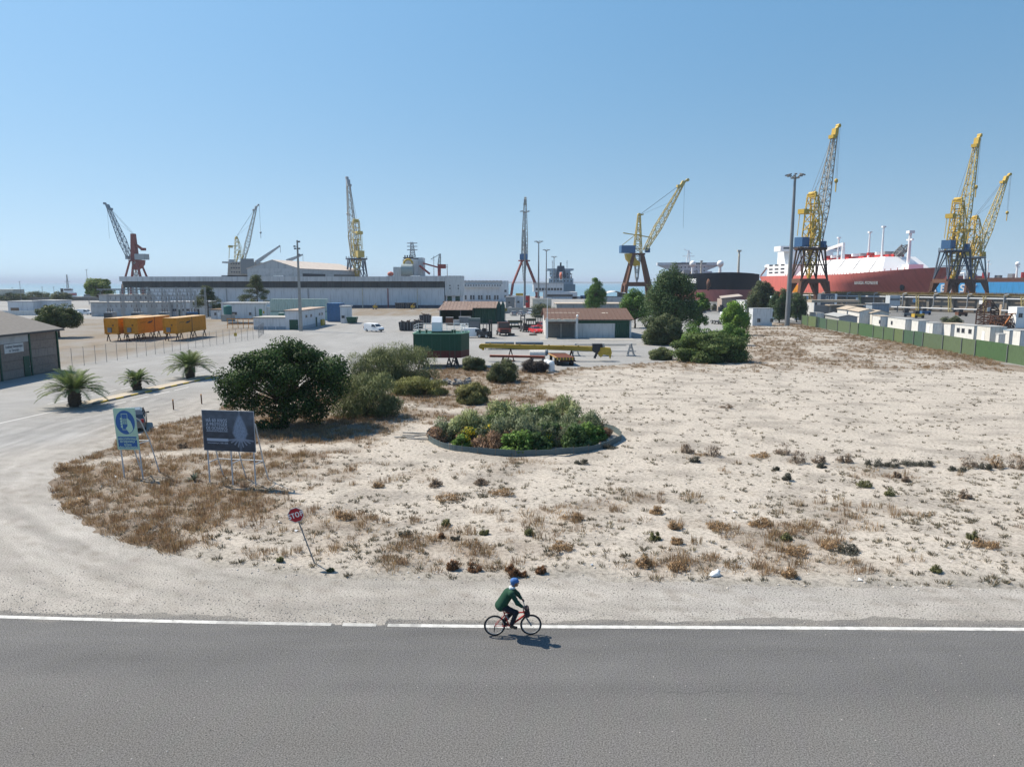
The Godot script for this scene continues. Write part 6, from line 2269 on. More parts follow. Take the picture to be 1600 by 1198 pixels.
func boom_and_girder():
	var d := 98.0
	# crane boom lying on two trestles
	var a := V3(-4.25, 2.13, -98)
	var e := V3(11.34, 1.68, -98)
	var b := thing("crane_boom", "long yellow crane boom lying across trestles", "crane boom", Vector3.ZERO)
	var m := MB.new()
	m.hexa([a + V3(0, -.28, .3), e + V3(0, -.30, .35), e + V3(0, -.30, -.35), a + V3(0, -.28, -.3), a + V3(0, .26, .3), e + V3(0, .34, .35), e + V3(0, .34, -.35), a + V3(0, .26, -.3)])
	var yel := mat(Color(.40, .27, .035), .55, T.grime, .5)
	part(b, "boom", m, yel)
	var tip := MB.new()
	tip.tube(a + V3(0, -.1, -.3), a + V3(0, -.1, .3), .34, .34, 14)
	tip.tube(a + V3(.25, -.45, -.2), a + V3(.25, -.45, .2), .18, .18, 10)
	part(b, "tip_sheave", tip, yel)
	var lug := MB.new()
	for k in 7:
		lug.box(a.lerp(e, .08 + k * .13) + V3(0, .36, .2), V3(.22, .14, .12))
	part(b, "lugs", lug, yel)
	var f := V3(11.7, 1.41, -98)
	var foot := MB.new()
	foot.prism(PackedVector2Array([Vector2(-1.3, .5), Vector2(-.2, -.1), Vector2(.6, -.9), Vector2(.9, -.5), Vector2(1.7, -.6), Vector2(1.9, -1.1), Vector2(2.1, -.2), Vector2(1.9, .45), Vector2(.7, .55), Vector2(-.4, .65)]), -.35, .35, Basis(), f)
	part(b, "boom_foot", foot, M.yellow)
	var wn := MB.new()
	wn.tube(f + V3(-.1, .3, -.5), f + V3(-.1, .3, .5), .55, .55, 14)
	wn.box(f + V3(.1, .75, 0), V3(1.4, .5, .9))
	wn.bar(f + V3(-.3, -1.0, .3), f + V3(.5, .9, .3), .3)
	part(b, "winch", wn, M.dark)
	var i := 0
	for q in [V3(-.18, .35, -98), V3(8.25, .26, -98)]:
		var hh := absf(a.lerp(e, .27 if i == 0 else .8).y) - .34
		var t := thing("boom_trestle", ["left trestle under the yellow boom", "right trestle under the yellow boom"][i], "trestle", V3(q.x, 0, -98.0), .0, "trestles under the yellow boom")
		part(t, "frame", a_trestle(hh, .9, .9, .12), M.rust_dark)
		part(t, "foot_plate", SL(-.6, .6, -.05, .06, -.6, .6), M.rust_brown)
		i += 1
	# red girder on two trestles, nearer
	var ga := V3(-2.93, 1.27, -92.5)
	var ge := V3(4.27, 1.14, -92.5)
	var g := thing("steel_girder", "red-brown steel girder laid across two trestles", "girder", Vector3.ZERO)
	var gm := MB.new()
	gm.bar(ga + V3(0, .12, 0), ge + V3(0, .12, 0), .5, .05)
	gm.bar(ga + V3(0, -.12, 0), ge + V3(0, -.12, 0), .5, .05)
	gm.bar(ga, ge, .08, .24)
	part(g, "beam", gm, mat(Color(.36, .13, .09), .8, T.grime, .5))
	i = 0
	for q in [V3(-1.17, -.25, -92.5), V3(2.52, -.25, -92.5)]:
		var t := thing("girder_trestle", ["left trestle under the red girder", "right trestle under the red girder"][i], "trestle", V3(q.x, 0, -92.5), .0, "trestles under the red girder")
		part(t, "frame", a_trestle(ga.y - .2, .8, .7, .13), M.rust_dark)
		part(t, "foot_plate", SL(-.5, .5, -.05, .06, -.5, .5), M.rust_brown)
		i += 1
	# white tank lying behind the girder end
	var tk := thing("horizontal_tank", "white horizontal tank with a grey round end behind the girder", "tank", V3(3.58, 0, -95.5))
	var tm := MB.new()
	tm.tube(V3(-1.2, 1.15, 0), V3(.9, 1.15, 0), .62, .62, 18)
	part(tk, "shell", tm, mat(Color(.60, .58, .54), .5, T.grime, .5))
	var te := MB.new()
	te.lathe([Vector2(.40, .0), Vector2(.44, .2), Vector2(.3, .35), Vector2(.01, .42)], 16, V3(.9, 1.45, .3), Basis(V3(0, 0, 1), -PI / 2))
	part(tk, "round_end", te, mat(Color(.12, .16, .20), .5))
	for s in [-.8, .6]:
		part(tk, "saddle", SL(s - .12, s + .12, 0, .75, -.5, .5), M.steel_grey)
	# two white domes side by side
	i = 0
	for q in [V3(4.35, 0, -87.09), V3(4.71, 0, -86.45)]:
		var dm := MB.new()
		var rr := .52
		dm.lathe([Vector2(rr * 1.04, 0), Vector2(rr * 1.04, .08), Vector2(rr, .1), Vector2(rr, .85), Vector2(rr * .9, 1.12), Vector2(rr * .6, 1.30), Vector2(.01, 1.38)], 20)
		var t := thing("dome_cover", ["left white dome cover behind the dead bush", "right white dome cover nearest the flat trailer"][i], "dome", q + V3(0, 0, -.5 if i == 0 else .1), .0, "white dome covers")
		part(t, "shell", dm, mat(Color(.72, .74, .75), .4))
		part(t, "band", SL(-.03, .03, .1, 1.25, rr - .02, rr + .03), M.white_clean)
		i += 1
	# flat trailer
	var tr := thing("flat_trailer", "flat steel trailer with a pinkish deck and striped front edge", "trailer", V3(6.83, 0, -91.83) + V3(0, 0, -.2))
	var dk := MB.new()
	dk.hexa([V3(-1.0, .95, 0), V3(1.35, .95, 0), V3(.55, .95, -6.2), V3(-1.9, .95, -6.2), V3(-1.0, 1.12, 0), V3(1.35, 1.12, 0), V3(.55, 1.12, -6.2), V3(-1.9, 1.12, -6.2)])
	part(tr, "deck", dk, mat(Color(.25, .15, .12), .85, T.rust, .4))
	for k in 12:
		part(tr, "warning_stripe", SL(-1.0 + k * .196, -1.0 + (k + 1) * .196 - .003, .80, 1.1, .003, .05), M.yellow if k % 2 == 0 else M.dark)
	var side := MB.new()
	side.bar(V3(-1.03, 1.1, .02), V3(-1.93, 1.1, -6.2), .12, .12)
	part(tr, "side_rail", side, mat(Color(.42, .25, .10), .7))
	for q in [[-1.0, -.7], [.95, -.7], [-1.15, -1.7], [.8, -1.7], [-1.6, -5.0], [.2, -5.0]]:
		var w := MB.new()
		w.tube(V3(q[0] - .05, .45, q[1]), V3(q[0] + .3, .45, q[1]), .45, .45, 14)
		part(tr, "wheel", w, M.black_rubber)
	part(tr, "chassis", SL(-.5, .8, .5, .945, -5.8, -.2), M.rust_dark)
	# grey steel racks to the right of the boom foot
	var x := 9.83
	var rc := thing("pipe_stand_row", "row of grey steel A-stands joined by rails right of the boom", "rack", V3(x, 0, -105.0))
	for k in 3:
		var t := part(rc, "stand", a_trestle(1.75, 1.0, .9, .14), M.galv)
		t.position = V3(k * 4.1 - .4, .04, 0)
		var f2 := part(rc, "foot", SL(-.7, .7, -.05, .14, -.6, .6), M.galv)
		f2.position = V3(k * 4.1 - .4, 0, 0)
	for y in [.62, 1.65]:
		part(rc, "rail", SL(-.2, 8.6, y, y + .1, -.06, .06), M.galv)
	# stacks of grating sections behind the boom
	i = 0
	for q in [[-4.3, .3], [.6, 5.04]]:
		var gs := thing("grating_stack", ["left stack of blue-grey steel gratings behind the boom", "right stack of blue-grey steel gratings behind the boom"][i], "grating stack", V3(q[0], 0, -115.0), .0, "stacks of steel gratings")
		var wide: float = q[1] - q[0]
		for k in 2:
			part(gs, "section", SL(0, wide, .55 + k * .35, .8 + k * .35, -1.6 + k * .1, .0 + k * .1), mat(Color(.11, .14, .18), .6, T.streak, .4))
		for k in 6:
			part(gs, "bar", SL(wide * k / 5.0 - .04, wide * k / 5.0 + .04, 0, 1.2, .103, .16), M.steel_grey)
		i += 1
	# concrete trough and oil stains lie flat on the yard
	solo("cable_tray", SL(0, 14.23, .02, .12, -.6, 0), M.concrete, "long low concrete edging strip before the rusty-roofed shed", "edging", V3(5.44, 0, -122.0))

func forklift(label: String, at: Vector3, turn: float, paint: Material):
	var f := thing("forklift", label, "forklift", at, turn, "forklifts in the yard")
	part(f, "body", SL(-1.4, .7, .45, 1.3, -.75, .75), paint)
	part(f, "counterweight", SL(-1.8, -1.403, .4, 1.35, -.75, .75), M.dark)
	for q in [[-1.1, .65], [.5, .65], [-1.1, -.65], [.5, -.65]]:
		part(f, "cab_post", SL(q[0] - .05, q[0] + .05, 1.3, 2.7, q[1] - .05, q[1] + .05), M.dark)
	part(f, "cab_roof", SL(-1.25, .65, 2.7, 2.8, -.75, .75), M.dark)
	part(f, "seat", SL(-.8, -.2, 1.3, 1.9, -.3, .3), M.dark)
	for s in [-.45, .45]:
		part(f, "mast_rail", SL(.85, 1.02, .1, 3.6, s - .1, s + .1), M.dark)
		part(f, "fork", SL(1.03, 2.1, .1, .18, s - .08, s + .08), M.dark)
	part(f, "mast_bar", SL(.88, .98, 3.3, 3.5, -.35, .35), M.dark)
	for x in [-1.1, .45]:
		for s in [-.7, .7]:
			wheel(f, V3(x, .42, s), .42, .32, M.galv)

func yard_machines():
	# vans: one driving in the open yard, one parked by the hull block
	box_van("white van driving across the open yard", V3(-30.6, 0, -157.31), -.55, M.white_clean)
	box_van("white van parked behind the right end of the green hull block", V3(-7.48, 0, -140.68), .15, M.white_clean)
	var gc := thing("generator_box", "grey-green generator box behind the parked white van", "generator", V3(-8.58, 0, -161.54))
	part(gc, "housing", SL(-1.3, 1.3, .2, 2.7, -2.2, 0), mat(Color(.12, .15, .15), .6, T.streak, .3))
	part(gc, "louvre", corrugated(-1.1, 1.1, .6, 2.0, .04, .25, .05), M.steel_grey)
	part(gc, "skid", SL(-1.4, 1.4, 0, .2, -2.2, .1), M.dark)
	forklift("black forklift with raised mast right of the parked van", V3(-5.02, 0, -139.05), -.5, M.dark)
	forklift("dark forklift near the middle of the row of machines", V3(2.69, 0, -157.31), 1.9, M.dark)
	# red lorry cab
	var lr := thing("red_tractor", "faded red yard tractor with a glazed cab", "tractor", V3(-1.84, 0, -145.82), -1.35)
	part(lr, "chassis", SL(-2.4, 2.0, .5, .9, -.95, .95), M.dark)
	part(lr, "bonnet", SL(1.2, 2.1, .9, 1.55, -1.15, 1.15), mat(Color(.24, .07, .055), .7, T.grime, .4))
	part(lr, "cab", SL(-.3, 1.197, .903, 2.75, -1.15, 1.15), mat(Color(.10, .045, .04), .7, T.grime, .4))
	part(lr, "windscreen", SL(1.2, 1.24, 1.6, 2.6, -1.0, 1.0), M.glass)
	part(lr, "side_window", SL(.0, 1.0, 1.65, 2.55, 1.153, 1.18), M.glass)
	part(lr, "grille", SL(2.103, 2.14, 1.0, 1.3, -.8, .8), M.dark)
	for x in [-1.6, 1.2]:
		for s in [-.95, .95]:
			wheel(lr, V3(x, .5, s), .5, .32, M.galv)
	# olive racks of hydraulic arms
	var n := 0
	for q in [[V3(.75, 0, -166.01), 3.4, 2.0], [V3(4.61, 0, -170.73), 2.4, 2.2], [V3(6.84, 0, -181.01), 1.8, 2.6]]:
		var g := thing("machine_rack", ["olive steel rack of machine arms behind the red tractor", "dark green machine with upright arms in the row", "dark green tall machine next to the rusty-roofed shed"][n], "machine", q[0])
		n += 1
		var w: float = q[1]
		var h: float = q[2]
		part(g, "bed", SL(-w / 2, w / 2, .3, .8, -1.4, 0), M.olive)
		part(g, "top", SL(-w / 2, w / 2, h - .6, h, -1.3, -.1), M.olive)
		for k in 5:
			part(g, "arm", SL(-w / 2 + k * w / 4.4, -w / 2 + k * w / 4.4 + .16, .8, h - .6, -.5, -.1), M.dark)
		for s in [-w * .32, w * .32]:
			var wl := MB.new()
			wl.tube(V3(s, .35, -.1), V3(s, .35, .2), .35, .35, 12)
			part(g, "wheel", wl, M.black_rubber)
	hatchback("small bright red car parked before the row of machines", V3(5.11, 0, -153.28), -1.2, mat(Color(.55, .03, .035), .3))
	hatchback("dark red car half hidden behind the bright red one", V3(7.27, 0, -168.34), -1.3, mat(Color(.22, .025, .03), .3))
	# pallets and blocks on the yard floor
	var sm := [[V3(0, 0, -145.82), V3(1.1, .4, .8), M.dark, "black crate on the yard floor before the machines"], [V3(-.41, 0, -151.35), V3(.5, .9, .5), M.wood, "pale wooden post block beside the red tractor"], [V3(4.34, 0, -145.82), V3(1.5, .3, .8), M.dark, "low dark pallet before the bright red car"]]
	for q in sm:
		var c := thing("yard_crate", q[3], "crate", q[0])
		var s: Vector3 = q[1]
		part(c, "box", SL(-s.x / 2, s.x / 2, .1, s.y, -s.z, 0), q[2])
		part(c, "pallet", SL(-s.x / 2 - .05, s.x / 2 + .05, 0, .097, -s.z, .05), M.wood)
	# timber and rubble by the field edge
	for i in 6:
		var p: Vector3 = [V3(-6.35, 0, -47.58), V3(-7.21, 0, -49), V3(-6.31, 0, -49), V3(-7.42, 0, -47.98), V3(-5.83, 0, -47.98), V3(-6.97, 0, -49.85)][i]
		var m := MB.new()
		m.box(V3(0, .06, 0), V3(rnd(.8, 1.8), .07, .16))
		solo("broken_plank", m, M.wood_pale, ["broken grey plank nearest the oval bed's left rim", "grey plank at the top of the plank heap left of the bed", "grey plank touching the oval bed's left rim", "leftmost grey plank of the heap by the oval bed", "short grey plank under the net fence at the left", "farthest grey plank of the heap by the oval bed"][i], "plank", on_field(p), rnd(-.25, .25), "planks left of the oval bed")
	var rb := MB.new()
	for i in 26:
		var e := V3(rnd(-2.2, 2.2), rnd(.05, .35), rnd(-1.3, 1.3))
		rb.box(e, V3(rnd(.2, .7), rnd(.1, .4), rnd(.2, .6)), Basis(V3(rnd(-1, 1), 1, rnd(-1, 1)).normalized(), rnd(0, 3)))
	var ro := solo("rubble", rb, mat(Color(.24, .23, .22), .95, T.grime, .5), "grey heap of broken concrete between the broom thicket and round bush", "rubble", on_field(V3(-6.44, 0, -74.43)))
	ro.set_meta("kind", "stuff")

func mast(label: String, at: Vector3, high: float, r: float, heads: int):
	var t := thing("lighting_mast", label, "lighting mast", at, .0, "tall lighting masts")
	var m := MB.new()
	m.tube(V3(0, -.2, 0), V3(0, high, 0), r, r * .45, 14)
	part(t, "shaft", m, M.mast_grey)
	part(t, "base_plate", SL(-r * 1.9, r * 1.9, 0, .2, -r * 1.9, r * 1.9), M.concrete)
	var ring := MB.new()
	ring.torus(V3(0, high - .4, 0), Vector3.UP, r * 1.2 + .25, .09, 16, 6)
	part(t, "head_ring", ring, M.steel_grey)
	for k in heads:
		var a := TAU * k / heads + .3
		var e := V3(cos(a), 0, sin(a))
		var l := MB.new()
		l.bar(V3(0, high - .5, 0) + e * .3, V3(0, high + .25, 0) + e * 1.7, .12)
		l.box(V3(0, high + .32, 0) + e * 1.9, V3(.8, .28, .6), Basis(Vector3.UP, -a) * Basis(V3(0, 0, 1), -.25))
		part(t, "floodlight", l, M.steel_grey)

func far_middle():
	mast("tallest lighting mast in front of the central crane", V3(5.89, 0, -330.0), 42.42, .55, 6)
	mast("lighting mast right of the central crane", V3(13.03, 0, -352.0), 30.23, .5, 6)
	mast("shorter lighting mast left of the stern-on ship", V3(20.52, 0, -430.0), 29.67, .5, 6)
	mast("shortest and farthest lighting mast before the stern-on ship", V3(30.38, 0, -520.0), 28.85, .5, 6)
	# quay offices receding past the long shed
	var of := thing("quay_offices", "long two-storey white office block with a scalloped roof beyond the shed", "building", V3(-27.25, 0, -402.0), .0)
	var ow := 21.87
	var oh := 9.73
	part(of, "wall", SL(0, ow, 0, oh, -16, 0), M.white_wall)
	part(of, "upper_wall", SL(.2, ow - .2, oh, 11.15, -15, -1.5), M.pale_grey)
	for k in 11:
		var m := MB.new()
		var pts := PackedVector2Array()
		for i in 9:
			pts.append(Vector2(cos(PI * i / 8) * ow / 22.0, sin(PI * i / 8) * .8))
		m.prism(pts, -15.0, -1.2, Basis(), V3(ow * (k + .5) / 11.0, 11.15, 0))
		part(of, "roof_shell", m, M.galv)
	part(of, "canopy", SL(-.3, ow * .93, oh - 1.6, oh - 1.2, .003, 2.0), M.white)
	for k in 14:
		window_on(of, V3(1.2 + k * ow / 14.6, oh - .6, 0), .9, .7, "z", M.galv, M.glass)
		if k % 3 != 1:
			window_on(of, V3(1.2 + k * ow / 14.6, 2.4, 0), 1.0, 2.4, "z", M.galv, M.glass)
	part(of, "stair_tower", SL(ow + .003, ow + 3.4, 0, 11.69, -12, .5), M.white_wall)
	for y in [3.0, 6.0]:
		window_on(of, V3(ow + 1.7, y, .5), 1.2, 1.3, "z", M.galv, M.glass)
	var sm := box_house("quay_hut", "small cream hut beyond the quay offices", "hut", -5.62, -2.41, -450.0, -456.0, 6.62, M.white_wall, M.cream)
	window_on(sm, V3(0, 1.6, 0), 1.0, .8, "z", M.galv, M.glass)
	# white office before the stern-on ship
	var q := thing("port_office", "white port office with ribbon windows before the stern-on ship", "building", V3(25.99, 0, -470.0))
	var w0 := 21.8
	var h1 := 4.56
	var h2 := 9.97
	part(q, "lower_storey", SL(-w0 / 2 + 6, w0 / 2 + 6, 0, h1, -18, 0), M.white_wall)
	part(q, "upper_storey", SL(-w0 / 2 - 1, w0 / 2 - 3, h1 + .003, h2, -17, -1), M.white_wall)
	part(q, "roof", SL(-w0 / 2 - 1.4, w0 / 2 - 2.6, h2 + .003, h2 + .5, -17.4, -.6), M.pale_grey)
	part(q, "ribbon_window", SL(-w0 / 2 + .5, w0 / 2 - 4, h1 + 1.0, h1 + 2.6, -.997, -.9), M.glass)
	part(q, "ribbon_window", SL(-w0 / 2 + 8, w0 / 2 + 3, 1.4, 3.0, .003, .1), M.glass)
	for k in 9:
		part(q, "mullion", SL(-w0 / 2 + 2 + k * 2.0, -w0 / 2 + 2.4 + k * 2.0, h1 + 1.0, h1 + 2.6, -.897, -.8), M.white_wall)
	# low grey sheds behind the poplar
	var l1 := box_house("low_store", "long low grey store behind the lone poplar", "building", 15.73, 42.7, -252.0, -268.0, 3.2, mat(Color(.27, .29, .30), .8, T.streak, .1), mat(Color(.42, .36, .30), .9, T.grime, .1))
	for k in 6:
		part(l1, "rib", SL(-12.0 + k * 4.4, -11.8 + k * 4.4, 0, 3.0, .003, .12), M.steel_grey)
	var l2 := thing("low_hall", "low hall with a shallow pale roof right of the poplar", "building", V3(47.98, 0, -330.0))
	part(l2, "wall", SL(-11, 11, 0, 4.08, -20, 0), M.pale_grey)
	gable_roof(l2, 22, 20, 4.08 + .02, 2.6, .3, mat(Color(.50, .50, .50), .8, T.grime, .1))
	solo("white_kiosk", SL(-1.8, 1.8, 0, 5.99, -3, 0), M.white_clean, "small bright white kiosk beside the low hall", "kiosk", V3(52.16, 0, -340.0))
	# yard clutter between the open shed and the port office: parked cars, sheds, walls
	var cars := [[V3(.42, 0, -233.67), "grey car parked left in the row behind the machines", M.galv], [V3(3.21, 0, -238.28), "pale car parked in the middle of the row behind the machines", M.pale_grey], [V3(6.33, 0, -243.08), "white car parked right in the row behind the machines", M.white_clean], [V3(-.73, 0, -270.26), "white car parked beyond the green gables", M.white_clean]]
	for c in cars:
		hatchback(c[1], c[0], 1.5 + rnd(-.3, .3), c[2], "cars parked behind the machines")
	var huts := [["white_cabin", "white cabin with dark windows behind the parked cars", 805.0, 818.0, 280.0, 463.0, M.white_wall], ["dark_cabin", "dark grey stacked cabin left of the white cabin", 790.0, 804.5, 276.0, 464.0, M.steel_grey], ["cream_store", "cream low store right of the red cabin", 832.0, 862.0, 268.0, 467.0, M.cream], ["red_cabin", "small red cabin among the sheds near the central mast", 822.0, 828.0, 285.0, 462.0, M.red]]
	var hx := [[1.25, 4.5, 5.35], [-2.46, 1.11, 5.18], [7.65, 14.82, 4.63], [5.59, 7.12, 5.5]]
	for i in 4:
		var t := box_house(huts[i][0], huts[i][1], "cabin", hx[i][0], hx[i][1], -huts[i][4], -huts[i][4] - 3.5, hx[i][2], huts[i][6], M.pale_grey, .1, .15)
		window_on(t, V3(-.4, hx[i][2] * .6, 0), .9, .8, "z", M.galv, M.glass)
	solo("retaining_wall", SL(-9, 9, 0, 2.0, -.4, 0), M.concrete, "low beige retaining wall beyond the parked cars", "wall", V3(4.91, 0, -250.0))
	var ys := thing("yellow_notice", "small yellow notice on a post by the green gables", "sign", V3(-1.76, 0, -195.74))
	part(ys, "plate", SL(-.4, .4, 3.0, 3.7, -.03, .03), M.yellow)
	part(ys, "post", SL(-.05, .05, 0, 3.0, -.05, .05), M.steel_grey)
	# quayside cars far off, and small quay stacks
	for i in 9:
		var x := 19.53
		hatchback(["first", "second", "third", "fourth", "fifth", "sixth", "seventh", "eighth", "ninth"][i] + " car from the left in the far row behind the low grey store", V3(x + i * 3.4, 0, -300.0 - (i % 3) * 1.2), 1.57, [M.galv, M.dark, M.white_clean, M.blue, M.steel_grey][i % 5], "cars in the far row")
	for i in 7:
		var w := 4.0 + (i * 37 % 5)
		solo("quay_crates", SL(-w / 2, w / 2, 0, 1.6 + (i * 13 % 4) * .7, -3, 0), [M.rust_brown, M.white_wall, M.steel_grey, M.yellow, M.pale_grey, M.blue, M.rust_brown][i], ["rust-brown crates on the quay below the central crane", "white crates on the quay below the central crane", "grey crates on the quay near the hut", "yellow crates on the quay under the central crane", "pale crates on the quay right of the port office", "blue crates on the quay right of the port office", "brown crates on the quay behind the poplar"][i], "crates", V3([-1.28, 2.52, -4.81, 4.98, 43.18, 47.09, 50.84][i], 0, -470.0))

# ---------- the fenced yard and dock on the right ----------
func build_right_yard():
	R.seed = 8080
	green_fence()
	mast("tall lighting mast at the sand's far right corner, nearest of all masts", V3(67.98, 0, -175.72), 35.99, .62, 8)
	cabins()
	dock_wall()
	rusty_frames()
	behind_grove()

func green_fence():
	var f := thing("green_fence", "long green corrugated sheet fence along the right of the sand", "fence", Vector3.ZERO)
	var a := V3(74.87, 0, -183.78)
	var b := V3(67.13, 0, -92.55)
	var dir := (b - a).normalized()
	var total := a.distance_to(b) + 26.0
	var turn := atan2(-dir.z, dir.x)
	var shades := []
	for c in [Color(.085, .135, .068), Color(.062, .12, .052), Color(.105, .145, .08), Color(.092, .13, .075), Color(.06, .11, .07), Color(.115, .155, .072)]:
		shades.append(mat(c, .55, T.streak, .35))
	var t := .0
	var i := 0
	while t < total:
		var w := rnd(3.0, 8.0)
		if t < 12.9 and t + w > 12.2:
			w = 12.2 - t if t < 12.1 else .9
		var p := a + dir * t
		var h := 2.45 + rnd(-.04, .05)
		var dark := t > 12.0 and t < 12.9
		var m := part(f, "fence_panel", corrugated(.0, w - .006, .0, h, .0, .30, .05), M.green if dark else shades[(i * 5 + i / 3) % 6])
		m.transform = Transform3D(Basis(Vector3.UP, turn + PI), p + dir * w)
		var ps := part(f, "fence_post", SL(-.05, .05, -.2, 2.4, -.16, -.05), M.steel_grey)
		ps.transform = Transform3D(Basis(Vector3.UP, turn + PI), p)
		t += w
		i += 1

func cabin(label: String, near: Vector3, far: Vector3, wide: float, m: Material, roof: Material, o := {}):
	# near and far are the top corners of its left face
	var h := near.y
	var along := far - near
	along.y = 0
	var l := along.length()
	var dir := along / l
	var t := thing(o.get("called", "white_cabin"), label, o.get("category", "cabin"), V3(near.x, 0, near.z), atan2(-dir.x, -dir.z), "white cabins behind the green fence")
	# local: +x to the right, -z along the left face
	part(t, "wall", SL(0, wide, -.1, h, -l, 0), m)
	if o.has("pitch"):
		var r := MB.new()
		var p: float = o.pitch
		r.hexa([V3(-.3, h - .05, .2), V3(wide / 2, h + p, .2), V3(wide / 2, h + p, -l - .2), V3(-.3, h - .05, -l - .2), V3(-.3, h + .05, .2), V3(wide / 2, h + p + .1, .2), V3(wide / 2, h + p + .1, -l - .2), V3(-.3, h + .05, -l - .2)])
		r.hexa([V3(wide / 2, h + p, .2), V3(wide + .3, h - .05, .2), V3(wide + .3, h - .05, -l - .2), V3(wide / 2, h + p, -l - .2), V3(wide / 2, h + p + .1, .2), V3(wide + .3, h + .05, .2), V3(wide + .3, h + .05, -l - .2), V3(wide / 2, h + p + .1, -l - .2)])
		part(t, "roof", r, roof)
		var g := MB.new()
		g.prism(PackedVector2Array([Vector2(0, h), Vector2(wide, h), Vector2(wide / 2, h + p)]), -l, -.01)
		part(t, "gable", g, m)
	else:
		part(t, "roof", SL(-.08, wide + .08, h + .003, h + .10, -l - .08, .08), roof)
	for k in o.get("doors", []):
		part(t, "door", SL(-.05, -.003, 0, 2.05, -l * k - .45, -l * k + .45), M.white_clean)
	for k in o.get("windows", []):
		var wn := part(t, "window", SL(-.05, -.003, 1.2, 2.1, -l * k - .5, -l * k + .5), M.galv)
		part(wn, "pane", SL(-.07, -.053, 1.28, 2.02, -l * k - .42, -l * k + .42), M.glass)
	part(t, "corner_trim", SL(-.04, .06, 0, h - .02, -.06, .03), M.galv)

